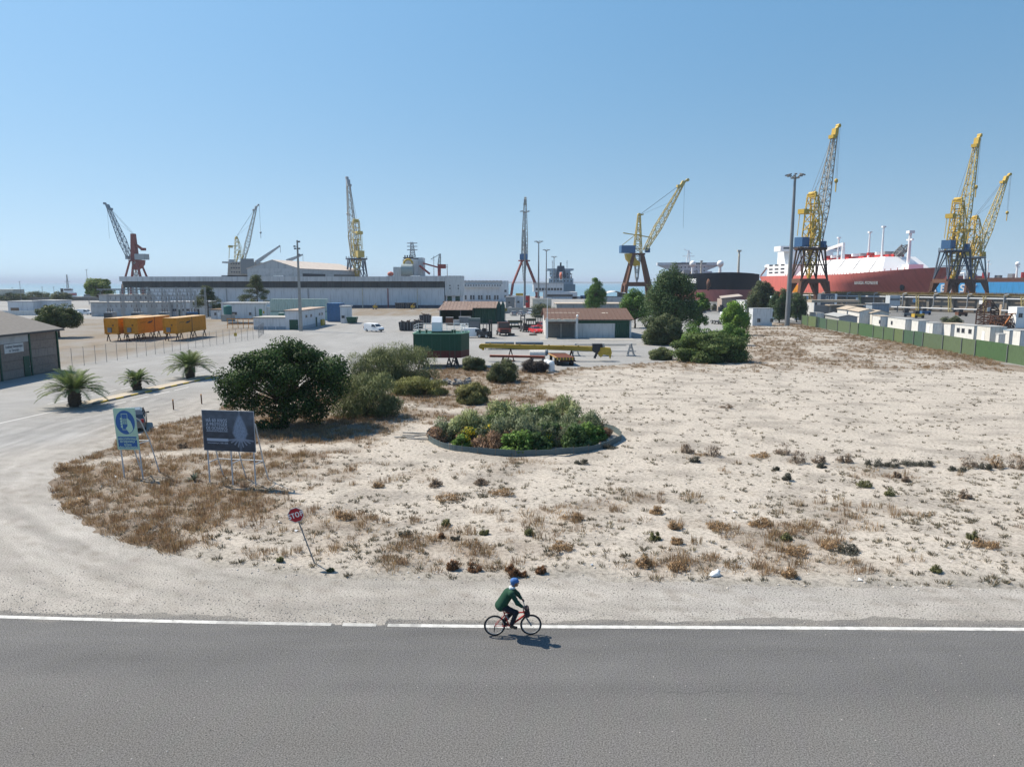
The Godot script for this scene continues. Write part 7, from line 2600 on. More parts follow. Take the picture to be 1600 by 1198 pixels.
func cabins():
	var w := mat(Color(.64, .64, .62), .7, T.streak, .3)
	var w2 := mat(Color(.60, .585, .54), .8, T.streak, .25)
	var grey := mat(Color(.33, .34, .34), .8, T.grime, .3)
	var tan_ := mat(Color(.40, .34, .27), .9, T.grime, .3)
	cabin("large white cabin with one door facing the fence, near the right edge", V3(84.84, 2.95, -125.88), V3(85.52, 2.95, -130.59), 2.6, w2, grey, {doors = [.5]})
	cabin("long white cabin with three small windows in the right row", V3(86.41, 2.7, -132.76), V3(86.56, 2.7, -138.9), 2.6, w, grey, {windows = [.2, .55, .8]})
	cabin("plain white cabin at the right edge of the frame", V3(84.63, 2.8, -118.07), V3(85.04, 2.8, -120.47), 2.8, w, grey)
	cabin("white cabin with a bluish side second from the right edge", V3(86.5, 2.5, -123.32), V3(86.78, 2.5, -125.84), 2.4, w, mat(Color(.32, .38, .43), .8))
	cabin("tiny white box before the large white cabin", V3(83.62, 2, -121.78), V3(83.59, 2, -122.55), 1.1, w, w)
	cabin("white cabin with a tan roof left of the long one", V3(86.87, 2.6, -140.61), V3(87.26, 2.6, -145.08), 3.4, w, tan_)
	cabin("narrow white cabin with a dark gap beside it", V3(85.29, 2.6, -143.93), V3(85.87, 2.6, -147.42), 1.8, w, grey, {doors = [.6]})
	cabin("small white cabin with a grey side in the middle of the row", V3(86.01, 2.7, -150.47), V3(86.74, 2.7, -154.32), 2.0, w, grey)
	cabin("wide white cabin with a square window, mid row", V3(85.82, 2.8, -155.07), V3(87.18, 2.8, -165.1), 2.6, w, grey, {windows = [.75]})
	cabin("tall white cabin with an open dark slot", V3(86.06, 2.9, -166.1), V3(87.39, 2.9, -172.6), 2.2, w, tan_, {windows = [.1]})
	cabin("white gabled hut with a tan ridge behind the middle cabins", V3(90.78, 3.2, -186.03), V3(93.9, 3.2, -199.08), 4.4, w, tan_, {pitch = .7})
	cabin("cream gabled hut right of the first gabled hut", V3(92.57, 3, -182.92), V3(94.54, 3, -193.03), 4.0, w2, tan_, {pitch = .6, doors = [.4]})
	cabin("leftmost white gabled hut with a grey roof", V3(94.65, 3.2, -201.43), V3(95.3, 3.2, -208.84), 5.0, w, tan_, {pitch = .8})
	cabin("low white block behind the fence's left end", V3(82.31, 2.6, -192.3), V3(81.95, 2.6, -196.42), 2.0, w, grey)
	cabin("grey-roofed low shelter behind the fence's left panels", V3(81.4, 2.3, -177.05), V3(84.14, 2.3, -191.31), 4.2, grey, grey, {pitch = .5})
	# long low building with two roof strips
	var ll := thing("low_yard_building", "long low building with two tan roof strips behind the dark bush", "building", V3(97.19, 0, -212.0))
	part(ll, "wall", SL(-7.2, 7.2, 0, 4.03, -5, 0), M.steel_grey)
	part(ll, "rear_roof", SL(-7.4, 7.0, 4.22 + .6, 4.69 + .9, -6, -2), tan_)
	part(ll, "front_roof", SL(-3.6, 7.6, 3.65 + .35, 3.84 + .45, -1.5, 1.8), tan_)
	part(ll, "white_end", SL(-7.5, -7.203, 0, 4.79, -5, 0), M.white)
	for k in 5:
		part(ll, "post", SL(-3.4 + k * 2.7, -3.25 + k * 2.7, 0, 3.65 + .3, 1.5, 1.65), M.steel_grey)
	# blue-grey office cabin with two windows, silver box, stacked offices
	var bc := box_house("office_cabin", "blue-grey office cabin with two small windows", "cabin", 98.94, 103.66, -196.0, -199.5, 4.89, mat(Color(.25, .30, .36), .7, T.streak, .2), M.galv)
	for x in [-.6, .9]:
		window_on(bc, V3(x, 2.4, 0), .5, .6, "z", M.galv, M.glass)
	var st := thing("office_stack", "two-storey dark stack of office cabins before the dock wall", "cabin", V3(118.8, 0, -268.0))
	for k in 2:
		part(st, "cabin_unit", SL(-3.0, 3.0, .6 + k * 3.0, 3.5 + k * 3.0, -3, 0), mat(Color(.10, .12, .15), .6, T.grime, .2))
		for x in [-.6, 1.1]:
			window_on(st, V3(x, 2.1 + k * 3.0, 0), .9, 1.1, "z", M.white_clean, M.glass)
	part(st, "end_panel", SL(2.2, 3.05, .6, 6.5, .003, .1), M.white_clean)
	part(st, "base", SL(-3.0, 3.0, 0, .6, -3, 0), M.concrete)
	var sb := thing("silver_box", "silver metal cabin standing against the dock wall", "cabin", V3(140.44, 0, -262.0))
	part(sb, "body", SL(-1.9, 1.9, 2.2, 6.0, -3, 0), mat(Color(.48, .52, .56), .5, T.streak, .3))
	part(sb, "louvre", corrugated(-1.7, 1.7, 4.2, 5.0, .04, .35, .06), M.steel_grey)
	for s in [-1.7, 1.7]:
		part(sb, "leg", SL(s - .12, s + .12, 0, 2.2, -1.2, -.9), M.steel_grey)
	# dark sheds left of the low building
	box_house("dark_shed", "dark flat shed left of the low building's white end", "building", 87.91, 94.65, -222.0, -228.0, 5.09, mat(Color(.11, .12, .13), .8, T.grime, .2), M.steel_grey)
	box_house("grey_shed", "pale grey shed just right of the tall mast", "building", 81.76, 84.33, -206.0, -211.0, 5.51, M.pale_grey, M.galv)
	# bits of machinery in the yard
	var mc := [[V3(124.09, 0, -216.87), M.yellow, "yellow machine with a dark cab behind the middle cabins"], [V3(125.25, 0, -224.96), M.steel_grey, "grey machine left of the yellow one"], [V3(105.39, 0, -205.77), M.dark, "dark pallet of gear among the gabled huts"], [V3(138.61, 0, -238.28), M.blue, "blue-white pallet load beside the yellow machine"], [V3(145.11, 0, -229.23), M.rust_brown, "brown gear heap on the dock apron"]]
	for q in mc:
		var t := thing("yard_machine", q[2], "machine", q[0])
		part(t, "body", SL(-1.5, 1.5, .3, 1.3, -1.8, 0), q[1])
		part(t, "cab", SL(-1.2, .1, 1.303, 2.2, -1.5, -.2), M.dark if q[1] != M.dark else M.galv)
		for s in [-1.0, 1.0]:
			var wl := MB.new()
			wl.tube(V3(s, .4, -.15), V3(s, .4, .15), .4, .4, 12)
			part(t, "wheel", wl, M.black_rubber)

func dock_wall():
	# local x runs along the wall towards the viewer's right; +z faces the yard
	var p0 := V3(126.0, 0, -324.0)
	var p1 := V3(205.0, 0, -182.0)
	var d := (p1 - p0).normalized()
	var l := p0.distance_to(p1)
	var b := thing("dock_wall", "long brown concrete dock wall carrying pipes below the ships", "wall", p0, atan2(-d.z, d.x))
	var h := 5.9
	part(b, "wall", SL(0, l, -.2, h, -3.0, 0), M.dark_concrete)
	part(b, "coping", SL(0, l, h + .003, h + .35, -3.1, .9), mat(Color(.22, .19, .13), .9, T.grime, .1))
	var k := int(l / 9.0)
	for i in k:
		part(b, "buttress", SL(i * 9.0, i * 9.0 + .9, 0, h - .5, .003, .8), M.dark_concrete)
		part(b, "bay_panel", SL(i * 9.0 + 1.6, i * 9.0 + 8.2, .3, h - 1.2, .003, .12), [mat(Color(.20, .165, .135), .95, T.streak, .08), M.dark_concrete][i % 2])
	for q in [[h - .75, 1.1, .28], [1.2, 1.6, .32]]:
		var m := MB.new()
		m.tube(V3(8, q[0], q[1]), V3(l, q[0], q[1]), q[2], q[2], 10)
		part(b, "pipe", m, M.white_pipe)
	for i in int(l / 12.0):
		var m := MB.new()
		var x := 6.0 + i * 12.0
		m.path([V3(x + 1.2, h + .8, 1.0), V3(x, h + .5, 1.5), V3(x, 2.2, 1.5), V3(x - .8, 1.0, 1.5)], .2, 8)
		part(b, "standpipe", m, M.galv)
		if i % 2 == 0:
			part(b, "pump_box", SL(x + 4.0, x + 5.2, 3.2, 4.6, .9, 1.5), M.blue if i % 4 == 0 else M.white_clean)
		var s := MB.new()
		s.lattice(V3(x + 7.0, .2, 3.0), V3(x + 5.5, h, 1.3), Vector2(.8, .5), Vector2(.8, .5), 7, .12, .07)
		part(b, "stair_strut", s, M.pale_yellow)
	# pale pipe loops near the right edge
	var lp := MB.new()
	var x0 := l * .80
	lp.path([V3(x0, 0, 4), V3(x0, 5.6, 4), V3(x0 + 9.0, 5.6, 4), V3(x0 + 10.2, 1.8, 4), V3(x0 + 15, 1.6, 4)], .26, 8)
	part(b, "pipe_loop", lp, M.white_clean)
	# railing on the coping
	var r := MB.new()
	for i in int(l / 3.0):
		r.bar(V3(i * 3.0, h + .35, .6), V3(i * 3.0, h + 1.35, .6), .07)
	for y in [.85, 1.35]:
		r.bar(V3(0, h + y, .6), V3(l, h + y, .6), .06)
	part(b, "railing", r, M.rust_brown)
	# dry scrub growing along the top
	var m := blade_tuft(40, .9, .8, .5, .03, [Color(.34, .24, .07), Color(.27, .20, .08), Color(.19, .16, .07)])
	var pl := []
	var cl := []
	var base := Transform3D(Basis(Vector3.UP, atan2(-d.z, d.x)), p0)
	for i in 900:
		var s := rnd(.5, 1.2)
		pl.append(base * Transform3D(Basis(Vector3.UP, rnd(0, 6)).scaled(Vector3.ONE * s), V3(rnd(20, l), h + .36, rnd(-3.0, .4))))
		var g := rnd(.7, 1.3)
		cl.append(Color(g, g, g))
	multi("dry_scrub", m, M.dry, pl, cl, "yellow dry scrub growing along the top of the dock wall", "scrub")

func rusty_frames():
	var p := V3(120.81, 0, -181.01)
	var f := thing("lattice_jib", "upright rusty lattice jib section standing behind the cabins", "lattice frame", p, .4)
	var m := MB.new()
	m.lattice(V3(0, .1, 0), V3(0, 3.8, 0), Vector2(3.6, 3.0), Vector2(3.6, 3.0), 6, .24, .15)
	part(f, "lower_bay", m, M.rust_dark)
	m = MB.new()
	m.lattice(V3(0, 3.8, 0), V3(0, 6.4, 0), Vector2(3.6, 3.0), Vector2(.9, .8), 4, .22, .13)
	part(f, "upper_bay", m, M.rust_dark)
	part(f, "white_plate", SL(-2.6, -1.4, 3.6, 4.6, 1.5, 1.56), M.white)
	var q := V3(120.46, 0, -170.73)
	var h := thing("scrap_lattice", "heap of rusty lattice boom sections at the right edge", "scrap heap", q, .25)
	for i in 5:
		m = MB.new()
		var y := .7 + (i % 2) * 1.4
		m.lattice(V3(-4.4, y, -i * .9), V3(4.6, y + rnd(-.3, .5), -i * .9 - rnd(-.6, .6)), Vector2(1.2, 1.1), Vector2(1.2, 1.1), 9, .16, .1)
		part(h, "boom_section", m, [M.rust_brown, M.rust_dark, mat(Color(.20, .085, .04), .9, T.grime, .4)][i % 3])
	m = MB.new()
	m.bar(V3(-4.2, .2, .8), V3(-1.2, 3.4, .4), .3)
	m.bar(V3(-3.2, 3.3, .4), V3(3.6, 3.6, .2), .22)
	part(h, "loose_bar", m, M.orange_rust)
	var wb := box_house("white_shelter", "white shelter at the right frame edge before the dock wall", "cabin", 120.39, 123.12, -170.0, -173.0, 4.92, M.white_clean, M.white_clean, .05, .1)
	window_on(wb, V3(-.4, 3.0, 0), .9, 1.0, "z", M.galv, M.glass)
	var pl := thing("tall_plank", "tilted pale plank leaning by the dock wall's pipe loop", "plank", V3(129.54, 0, -189.57), .0)
	m = MB.new()
	m.bar(V3(0, 0, 0), V3(1.0, 5.0, -1.0), .5, .1)
	part(pl, "board", m, mat(Color(.55, .40, .27), .9))

func behind_grove():
	# huts, lorry and gear between the grove and the black ship
	var a := box_house("white_hut", "white hut with one dark window right of the lime green poplar", "hut", 59.49, 64.36, -176.0, -179.0, 4.4, mat(Color(.56, .59, .62), .7, T.streak, .2), M.galv, .05, .1)
	window_on(a, V3(-.9, 1.5, 0), .8, .9, "z", M.galv, M.glass)
	window_on(a, V3(2.3, 1.5, 0), .7, .9, "z", M.galv, M.glass)
	var b := thing("white_store", "bright white two-storey store behind the lime green poplar", "building", V3(73.45, 0, -225.0))
	part(b, "wall", SL(0, 3.2, 0, 4.82, -9.0, 0), M.white_clean)
	part(b, "roof", SL(-.1, 3.4, 4.82 + .003, 5.02 + .1, -9.1, .1), M.pale_grey)
	for z in [-2.0, -4.0, -6.5]:
		window_on(b, V3(-.1, 2.4, z), .6, 1.4, "x", M.galv, M.glass)
	var c := thing("slant_roof_store", "store with a slanted tan roof before the pink hull", "building", V3(80.39, 0, -262.0))
	part(c, "wall", SL(-3.4, 3.6, 0, 4.88, -6, 0), mat(Color(.36, .30, .26), .9, T.grime, .2))
	var m := MB.new()
	m.hexa([V3(-4.0, 4.9, 1.0), V3(3.9, 5.7, 1.0), V3(4.6, 6.3, -6.5), V3(-2.6, 5.5, -6.5), V3(-4.0, 5.1, 1.0), V3(3.9, 5.9, 1.0), V3(4.6, 6.5, -6.5), V3(-2.6, 5.7, -6.5)])
	part(c, "roof", m, mat(Color(.38, .33, .29), .9, T.grime, .2))
	part(c, "gate", SL(-.2, 3.0, 0, 4.0, .003, .1), mat(Color(.36, .07, .06), .7))
	# white lorry seen from the front
	var t := thing("white_lorry", "white lorry cab parked between the grove trees", "lorry", V3(54.71, 0, -183.78), -1.3)
	part(t, "cab", SL(0, 2.0, .8, 3.3, -1.2, 1.2), M.white_clean)
	part(t, "windscreen", SL(2.003, 2.05, 1.9, 2.9, -1.05, 1.05), M.glass)
	part(t, "chassis", SL(-5.0, 1.9, .5, .797, -.9, .9), M.dark)
	part(t, "bumper", SL(2.0, 2.15, .45, .9, -1.2, 1.2), M.steel_grey)
	for x in [-4.0, -2.8, 1.0]:
		for s in [-1.0, 1.0]:
			wheel(t, V3(x, .5, s), .5, .3, M.galv)
	# tyres and gear at the foot of the pink hull
	var spots := [[V3(67.73, 0, -253.27), "dark winch at the left foot of the pink hull", M.dark], [V3(72.57, 0, -264.35), "second dark winch near the pink hull", M.rust_dark], [V3(76.85, 0, -270.26), "olive machine before the pink hull", M.olive], [V3(76.13, 0, -258.69), "dark upright machine before the slanted roof store", M.dark], [V3(81.69, 0, -282.9), "grey drum beside the olive machine", M.galv]]
	for q in spots:
		var w := thing("hull_gear", q[1], "machine", q[0])
		var mm := MB.new()
		mm.tube(V3(-1.0, 1.1, -.8), V3(1.0, 1.1, -.8), 1.0, 1.0, 14)
		part(w, "drum", mm, q[2])
		part(w, "frame", SL(-1.3, 1.3, 0, .5, -1.8, .2), M.steel_grey)
		part(w, "motor", SL(-.5, .6, 2.1, 2.7, -1.2, -.4), q[2])
	var sk := thing("low_skip", "low black skip with an orange end on the sand corner", "skip", V3(65.29, 0, -186.63))
	part(sk, "hopper", SL(-1.6, 1.6, .05, .75, -1.4, 0), M.dark)
	part(sk, "orange_end", SL(-3.0, -1.75, .05, .8, -1.2, 0), M.orange_rust)
	# low grey buildings farther right behind the grove
	box_house("far_store", "grey far store glimpsed left of the pink hull", "building", 71.71, 79.2, -300.0, -306.0, 3.09, M.steel_grey, M.galv)
	var ct := thing("vent_pipe", "pale bent vent pipe beside the dark feathery tree", "pipe", V3(75.15, 0, -205.0))
	m = MB.new()
	m.path([V3(0, 0, 0), V3(0, 4.5, 0), V3(-.3, 6.0, 0), V3(-.5, 6.6, 0)], .4, 10)
	part(ct, "duct", m, mat(Color(.42, .52, .56), .5))
	part(ct, "cap", SL(-.95, -.05, 6.4, 6.9, -.5, .5), mat(Color(.42, .52, .56), .5))

# ---------- ships ----------
func hull_ring(s: float, f: float, o: Dictionary) -> Vector3:
	# s runs 0 stern .. 1 bow, f runs 0 keel .. 1 deck; returns (x, y, half breadth)
	var bow0: float = o.get("bow_from", .80)
	var t := clampf((s - bow0) / (1.0 - bow0), .0, 1.0)
	var full := pow(1.0 - pow(t, o.get("deck_full", 2.4)), .55)
	var fine := pow(1.0 - pow(t, o.get("water_full", 1.6)), .9)
	var st := clampf((.10 - s) / .10, .0, 1.0)
	var b: float = o.beam / 2.0 * lerpf(fine, full, smoothstep(o.get("flare_from", .0), 1.0, f)) * lerpf(1.0, lerpf(.35, .86, f), st * st)
	if f < .08:
		b *= .94
	var x: float = o.long * s + o.rake * pow(t, 3.0) * (f - .35)
	var top: float = o.deck + o.get("sheer", .0) * pow(t, 2.0)
	return V3(x, lerpf(o.keel, top, f), b)

func ship_hull(parent: Node3D, o: Dictionary):
	var n := 46
	var splits: Array = o.bands  # [part name, f0, f1, material]
	for q in splits:
		var m := MB.new()
		for side in [1.0, -1.0]:
			for i in n:
				var s0 := 1.0 - pow(1.0 - float(i) / n, 1.7)
				var s1 := 1.0 - pow(1.0 - float(i + 1) / n, 1.7)
				for k in 4:
					var f0 := lerpf(q[1], q[2], k / 4.0)
					var f1 := lerpf(q[1], q[2], (k + 1) / 4.0)
					var p := [hull_ring(s0, f0, o), hull_ring(s1, f0, o), hull_ring(s1, f1, o), hull_ring(s0, f1, o)]
					var v := p.map(func(e): return V3(e.x, e.y, e.z * side))
					if side > 0:
						m.quad(v[0], v[1], v[2], v[3])
					else:
						m.quad(v[1], v[0], v[3], v[2])
		# transom
		for k in 4:
			var f0 := lerpf(q[1], q[2], k / 4.0)
			var f1 := lerpf(q[1], q[2], (k + 1) / 4.0)
			var a := hull_ring(0, f0, o)
			var b := hull_ring(0, f1, o)
			m.quad(V3(a.x, a.y, -a.z), V3(a.x, a.y, a.z), V3(b.x, b.y, b.z), V3(b.x, b.y, -b.z))
		# soften the plating: average the normals of corners that meet
		smooth_normals(m, .75)
		part(parent, q[0], m, q[3])
	var d := MB.new()
	for i in n:
		var s0 := 1.0 - pow(1.0 - float(i) / n, 1.7)
		var s1 := 1.0 - pow(1.0 - float(i + 1) / n, 1.7)
		var a := hull_ring(s0, .985, o)
		var b := hull_ring(s1, .985, o)
		d.quad(V3(a.x, a.y, a.z * .99), V3(b.x, b.y, b.z * .99), V3(b.x, b.y, -b.z * .99), V3(a.x, a.y, -a.z * .99))
	part(parent, "deck", d, o.deck_mat)

func smooth_normals(m: MB, crease := .6):
	var at := {}
	for i in m.v.size():
		var k := Vector3i((m.v[i] * 50.0).round())
		if not at.has(k):
			at[k] = []
		at[k].append(i)
	var out := m.n.duplicate()
	for k in at:
		var ids: Array = at[k]
		for i in ids:
			var s := Vector3.ZERO
			for j in ids:
				if m.n[i].dot(m.n[j]) > crease:
					s += m.n[j]
			out[i] = s.normalized()
	m.n = out

func deck_mast(parent: Node3D, at: Vector3, h: float, r: float, m_: Material, arm := .0):
	var m := MB.new()
	m.tube(at, at + V3(0, h, 0), r, r * .7, 8)
	m.box(at + V3(0, h, 0), V3(r * 3, r * 1.4, r * 3))
	if arm > 0:
		m.bar(at + V3(-arm, h * .8, 0), at + V3(arm, h * .8, 0), r * .8)
	part(parent, "mast", m, m_)

func build_ships():
	R.seed = 1212
	red_carrier()
	black_tanker()
	blue_ship()
	stern_ship()
	offshore_vessel()
	hidden_ship()

func red_carrier():
	var s := thing("gas_carrier", "red-hulled gas carrier with a white sloping deck cover", "ship", V3(206.0, 0, -546.0), -1.525)
	var hullm := mat(Color(.58, .15, .125), .65, T.streak, .03)
	var o := {long = 178.0, beam = 42.0, deck = 15.21, keel = -6.0, rake = 18.0, sheer = 3.0, bow_from = .60, flare_from = .3, deck_full = 2.8, water_full = .9, deck_mat = M.red, bands = [["lower_hull", .0, .45, hullm], ["upper_hull", .45, 1.0, hullm]]}
	ship_hull(s, o)
	var dk: float = o.deck
	# tank cover: long white prism with sloping sides
	var a := 60.0
	var b := 160.0
	var h := 9.5
	var c := MB.new()
	c.hexa([V3(a, dk, 17), V3(b, dk + .6, 15), V3(b, dk + .6, -15), V3(a, dk, -17), V3(a + 5, dk + h, 9.5), V3(b - 9, dk + h, 8.5), V3(b - 9, dk + h, -8.5), V3(a + 5, dk + h, -9.5)])
	part(s, "tank_cover", c, M.white_clean)
	for k in 5:
		var x := a + 14 + k * 18.0
		var j := MB.new()
		j.bar(V3(x, dk + .5, 16.6 - k * .35), V3(x + .5, dk + h + .1, 9.5), .35)
		part(s, "cover_joint", j, M.pale_grey)
	# walkways and pipes on top
	part(s, "deck_pipes", SL(a + 8, b - 12, dk + h, dk + h + 1.6, -4, 2), M.red)
	for k in 9:
		part(s, "pipe_stand", SL(a + 14 + k * 8.6, a + 15.6 + k * 8.6, dk + h + 1.6, dk + h + 3.2, -4, 5), [M.red, M.white_clean, M.galv][k % 3])
	# manifold and cranes
	for x in [78.0, 104.0]:
		var m := MB.new()
		m.tube(V3(x, dk + h - 2, 8), V3(x, dk + h + 10, 8), 1.2, .9, 10)
		m.bar(V3(x, dk + h + 9.4, 8), V3(x - 19, dk + h + 6.4, 10), 1.3, 1.6)
		part(s, "deck_crane", m, M.white_clean)
	for q in [[66.0, 14.0], [88.0, 14.0], [124.0, 15.0], [138.0, 17.0]]:
		deck_mast(s, V3(q[0], dk + h, 3), q[1], .62, M.white_clean)
	deck_mast(s, V3(162.0, dk + 2, 2), 20.0, 1.0, M.white_clean, 2.6)
	part(s, "fore_house", SL(160, 166, dk + 1.5, dk + 5.0, -4, 4), M.white_clean)
	var winch := MB.new()
	winch.lattice(V3(146, dk + h, 0), V3(155, dk + h + 5, 0), Vector2(3, 3), Vector2(3, 3), 6, .5, .3)
	part(s, "fore_gantry", winch, M.steel_grey)
	# stern house
	part(s, "deckhouse", SL(16, 52, dk, dk + 8, -19, 19), M.white_clean)
	part(s, "accommodation", SL(24, 46, dk + 8, dk + 17, -15, 15), M.white_clean)
	part(s, "bridge", SL(34, 45, dk + 17, dk + 20.5, -22, 22), M.white_clean)
	part(s, "bridge_windows", SL(33.9, 45.1, dk + 18.4, dk + 19.6, -20, 20), M.glass)
	part(s, "funnel", SL(14, 24, dk + 8, dk + 19, -5, 5), M.red)
	for k in 3:
		for z in [10.0, 13.0, 16.5]:
			part(s, "porthole_row", SL(20.0 + k * 10, 26.0 + k * 10, dk + 2.0 + (z - 10) * .8, dk + 3.0 + (z - 10) * .8, 19.003, 19.1), M.glass)
	var boat := MB.new()
	boat.ball(V3(12, dk + 7, 17), V3(4.5, 1.8, 1.8), 10, 6)
	part(s, "lifeboat", boat, M.white_clean)
	var ladder := MB.new()
	ladder.bar(V3(6, dk + .5, 19.5), V3(16, dk + 6, 19.5), 1.0, .7)
	part(s, "gangway", ladder, M.galv)
	# orange shelter on the hull side seen under the crane
	part(s, "orange_patch", SL(66.0, 78.0, -2.0, dk * .6, 21.0, 21.12), M.orange)
	# rail along the sheer
	var r := MB.new()
	for i in 40:
		var p := hull_ring(.30 + i * .0165, 1.0, o)
		r.bar(V3(p.x, p.y, p.z), V3(p.x, p.y + 1.1, p.z), .25)
	part(s, "rail_posts", r, M.red)
	var anc := hull_ring(.93, .62, o)
	var an := MB.new()
	an.ball(V3(anc.x, anc.y, anc.z + .2), V3(1.6, 2.2, 1.0), 10, 6)
	part(s, "anchor", an, M.dark)
	var t := part(s, "lettering", lettering("LNG", 6.2, .3), M.white_clean)
	t.position = V3(9.0, 8.6, 20.6)
	var nm := part(s, "name_lettering", lettering("MARIA PIONEER", 1.7, .3), M.galv)
	var np := hull_ring(.80, .75, o)
	var nq := hull_ring(.85, .75, o)
	var ang := atan2(-(nq.z - np.z), nq.x - np.x)
	nm.transform = Transform3D(Basis(Vector3.UP, ang), V3((np.x + nq.x) / 2, np.y, (np.z + nq.z) / 2 + .9))

func black_tanker():
	# bow towards the viewer
	var bow := V3(120.69, 0, -398.0)
	var stern := V3(152.98, 0, -640.0)
	var d := (bow - stern).normalized()
	var l := bow.distance_to(stern) - 6.0
	var s := thing("black_tanker", "black tanker with a pink lower hull, bow towards the yard", "ship", stern, atan2(-d.z, d.x))
	var pink := mat(Color(.46, .16, .15), .75, T.streak, .04)
	var blk := mat(Color(.009, .013, .021), .85, T.grime, .05)
	blk.metallic_specular = .15
	var deck := 15.54
	var keel := -5.0
	var split := (6.34 - keel) / (deck - keel)
	var o := {long = l, beam = 50.0, deck = deck, keel = keel, rake = 7.0, sheer = .8, bow_from = .83, deck_full = 1.45, water_full = 1.2, deck_mat = M.rust_brown, bands = [["pink_hull", .0, split, pink], ["black_hull", split, 1.0, blk]]}
	ship_hull(s, o)
	# superstructure aft
	var w := 46.0
	part(s, "deckhouse", SL(8, 40, deck, deck + 4.5, -w / 2 + 4, w / 2 - 4), M.white_wall)
	part(s, "accommodation", SL(22, 40, deck + 4.5, deck + 9.2, -15, 15), M.white_wall)
	part(s, "bridge", SL(30, 41, deck + 9.2, deck + 11.6, -w / 2 - 3, w / 2 + 3), M.white_wall)
	part(s, "bridge_windows", SL(40.9, 41.15, deck + 10.2, deck + 11.2, -14, 14), M.glass)
	for k in 3:
		for z in 9:
			part(s, "window", SL(40.003, 40.1, deck + 1.6 + k * 2.8, deck + 2.6 + k * 2.8, -13 + z * 3.1, -12 + z * 3.1), M.glass)
	for sd in [-1.0, 1.0]:
		var br := MB.new()
		br.hexa([V3(32, deck + 5, sd * 15), V3(39, deck + 5, sd * 15), V3(39, deck + 5.4, sd * 15 - .01), V3(32, deck + 5.4, sd * 15 - .01), V3(32, deck + 9.1, sd * 25), V3(39, deck + 9.1, sd * 25), V3(39, deck + 9.1, sd * 15), V3(32, deck + 9.1, sd * 15)])
		part(s, "wing_bracket", br, M.white_wall)
	part(s, "funnel", SL(10, 20, deck + 4.5, deck + 12.5, -4, 4), M.blue)
	var mt := MB.new()
	mt.lattice(V3(34, deck + 11.6, 0), V3(34, deck + 22, 0), Vector2(3, 3), Vector2(.8, .8), 6, .4, .25)
	mt.bar(V3(34, deck + 17, -5), V3(34, deck + 17, 5), .5)
	mt.bar(V3(34, deck + 19, -3), V3(34, deck + 23, 4), .4)
	part(s, "radar_mast", mt, M.white_clean)
	# deck gear
	for q in [[l - 40.0, 15.0, 9.0], [l - 16.0, 2.0, 8.0]]:
		var b := MB.new()
		b.tube(V3(q[0], deck, q[1]), V3(q[0], deck + q[2] * .6, q[1]), .9, .7, 8)
		b.ball(V3(q[0], deck + q[2] * .6 + 1.2, q[1]), V3(2.0, 2.0, 2.0), 10, 6)
		part(s, "satellite_dome", b, M.white_clean)
	deck_mast(s, V3(l - 8.0, deck, -7), 13.0, .7, M.cream, 2.0)
	deck_mast(s, V3(l - 70.0, deck, 6), 9.0, .6, M.cream)
	for k in 12:
		part(s, "deck_fitting", SL(60.0 + k * 11, 63.0 + k * 11, deck, deck + 1.6 + (k % 3) * .8, 6.0 + (k % 4) * 3, 10.0 + (k % 4) * 3), [M.white_clean, M.rust_brown, M.galv][k % 3])
	part(s, "fo_rail", SL(50, l - 8, deck + 1.0, deck + 1.12, 23.6, 23.72), M.white_clean)
	# hawse and anchor on the lit side, name
	var an := hull_ring(.975, .72, o)
	var am := MB.new()
	am.ball(V3(an.x, an.y, an.z + .2), V3(1.6, 3.0, 1.4), 10, 6)
	am.bar(V3(an.x + .6, an.y - 4, an.z + .6), V3(an.x, an.y, an.z + .6), 1.2)
	part(s, "anchor", am, M.rust_brown)
	var nm := part(s, "name_lettering", lettering("MARINOS", 2.5, .4), M.white_clean)
	var np := hull_ring(.90, .80, o)
	var nq := hull_ring(.94, .80, o)
	var dirv := V3(nq.x - np.x, 0, nq.z - np.z).normalized()
	nm.transform = Transform3D(Basis(dirv, Vector3.UP, dirv.cross(Vector3.UP)), V3((np.x + nq.x) / 2, np.y, (np.z + nq.z) / 2 + 1.0))

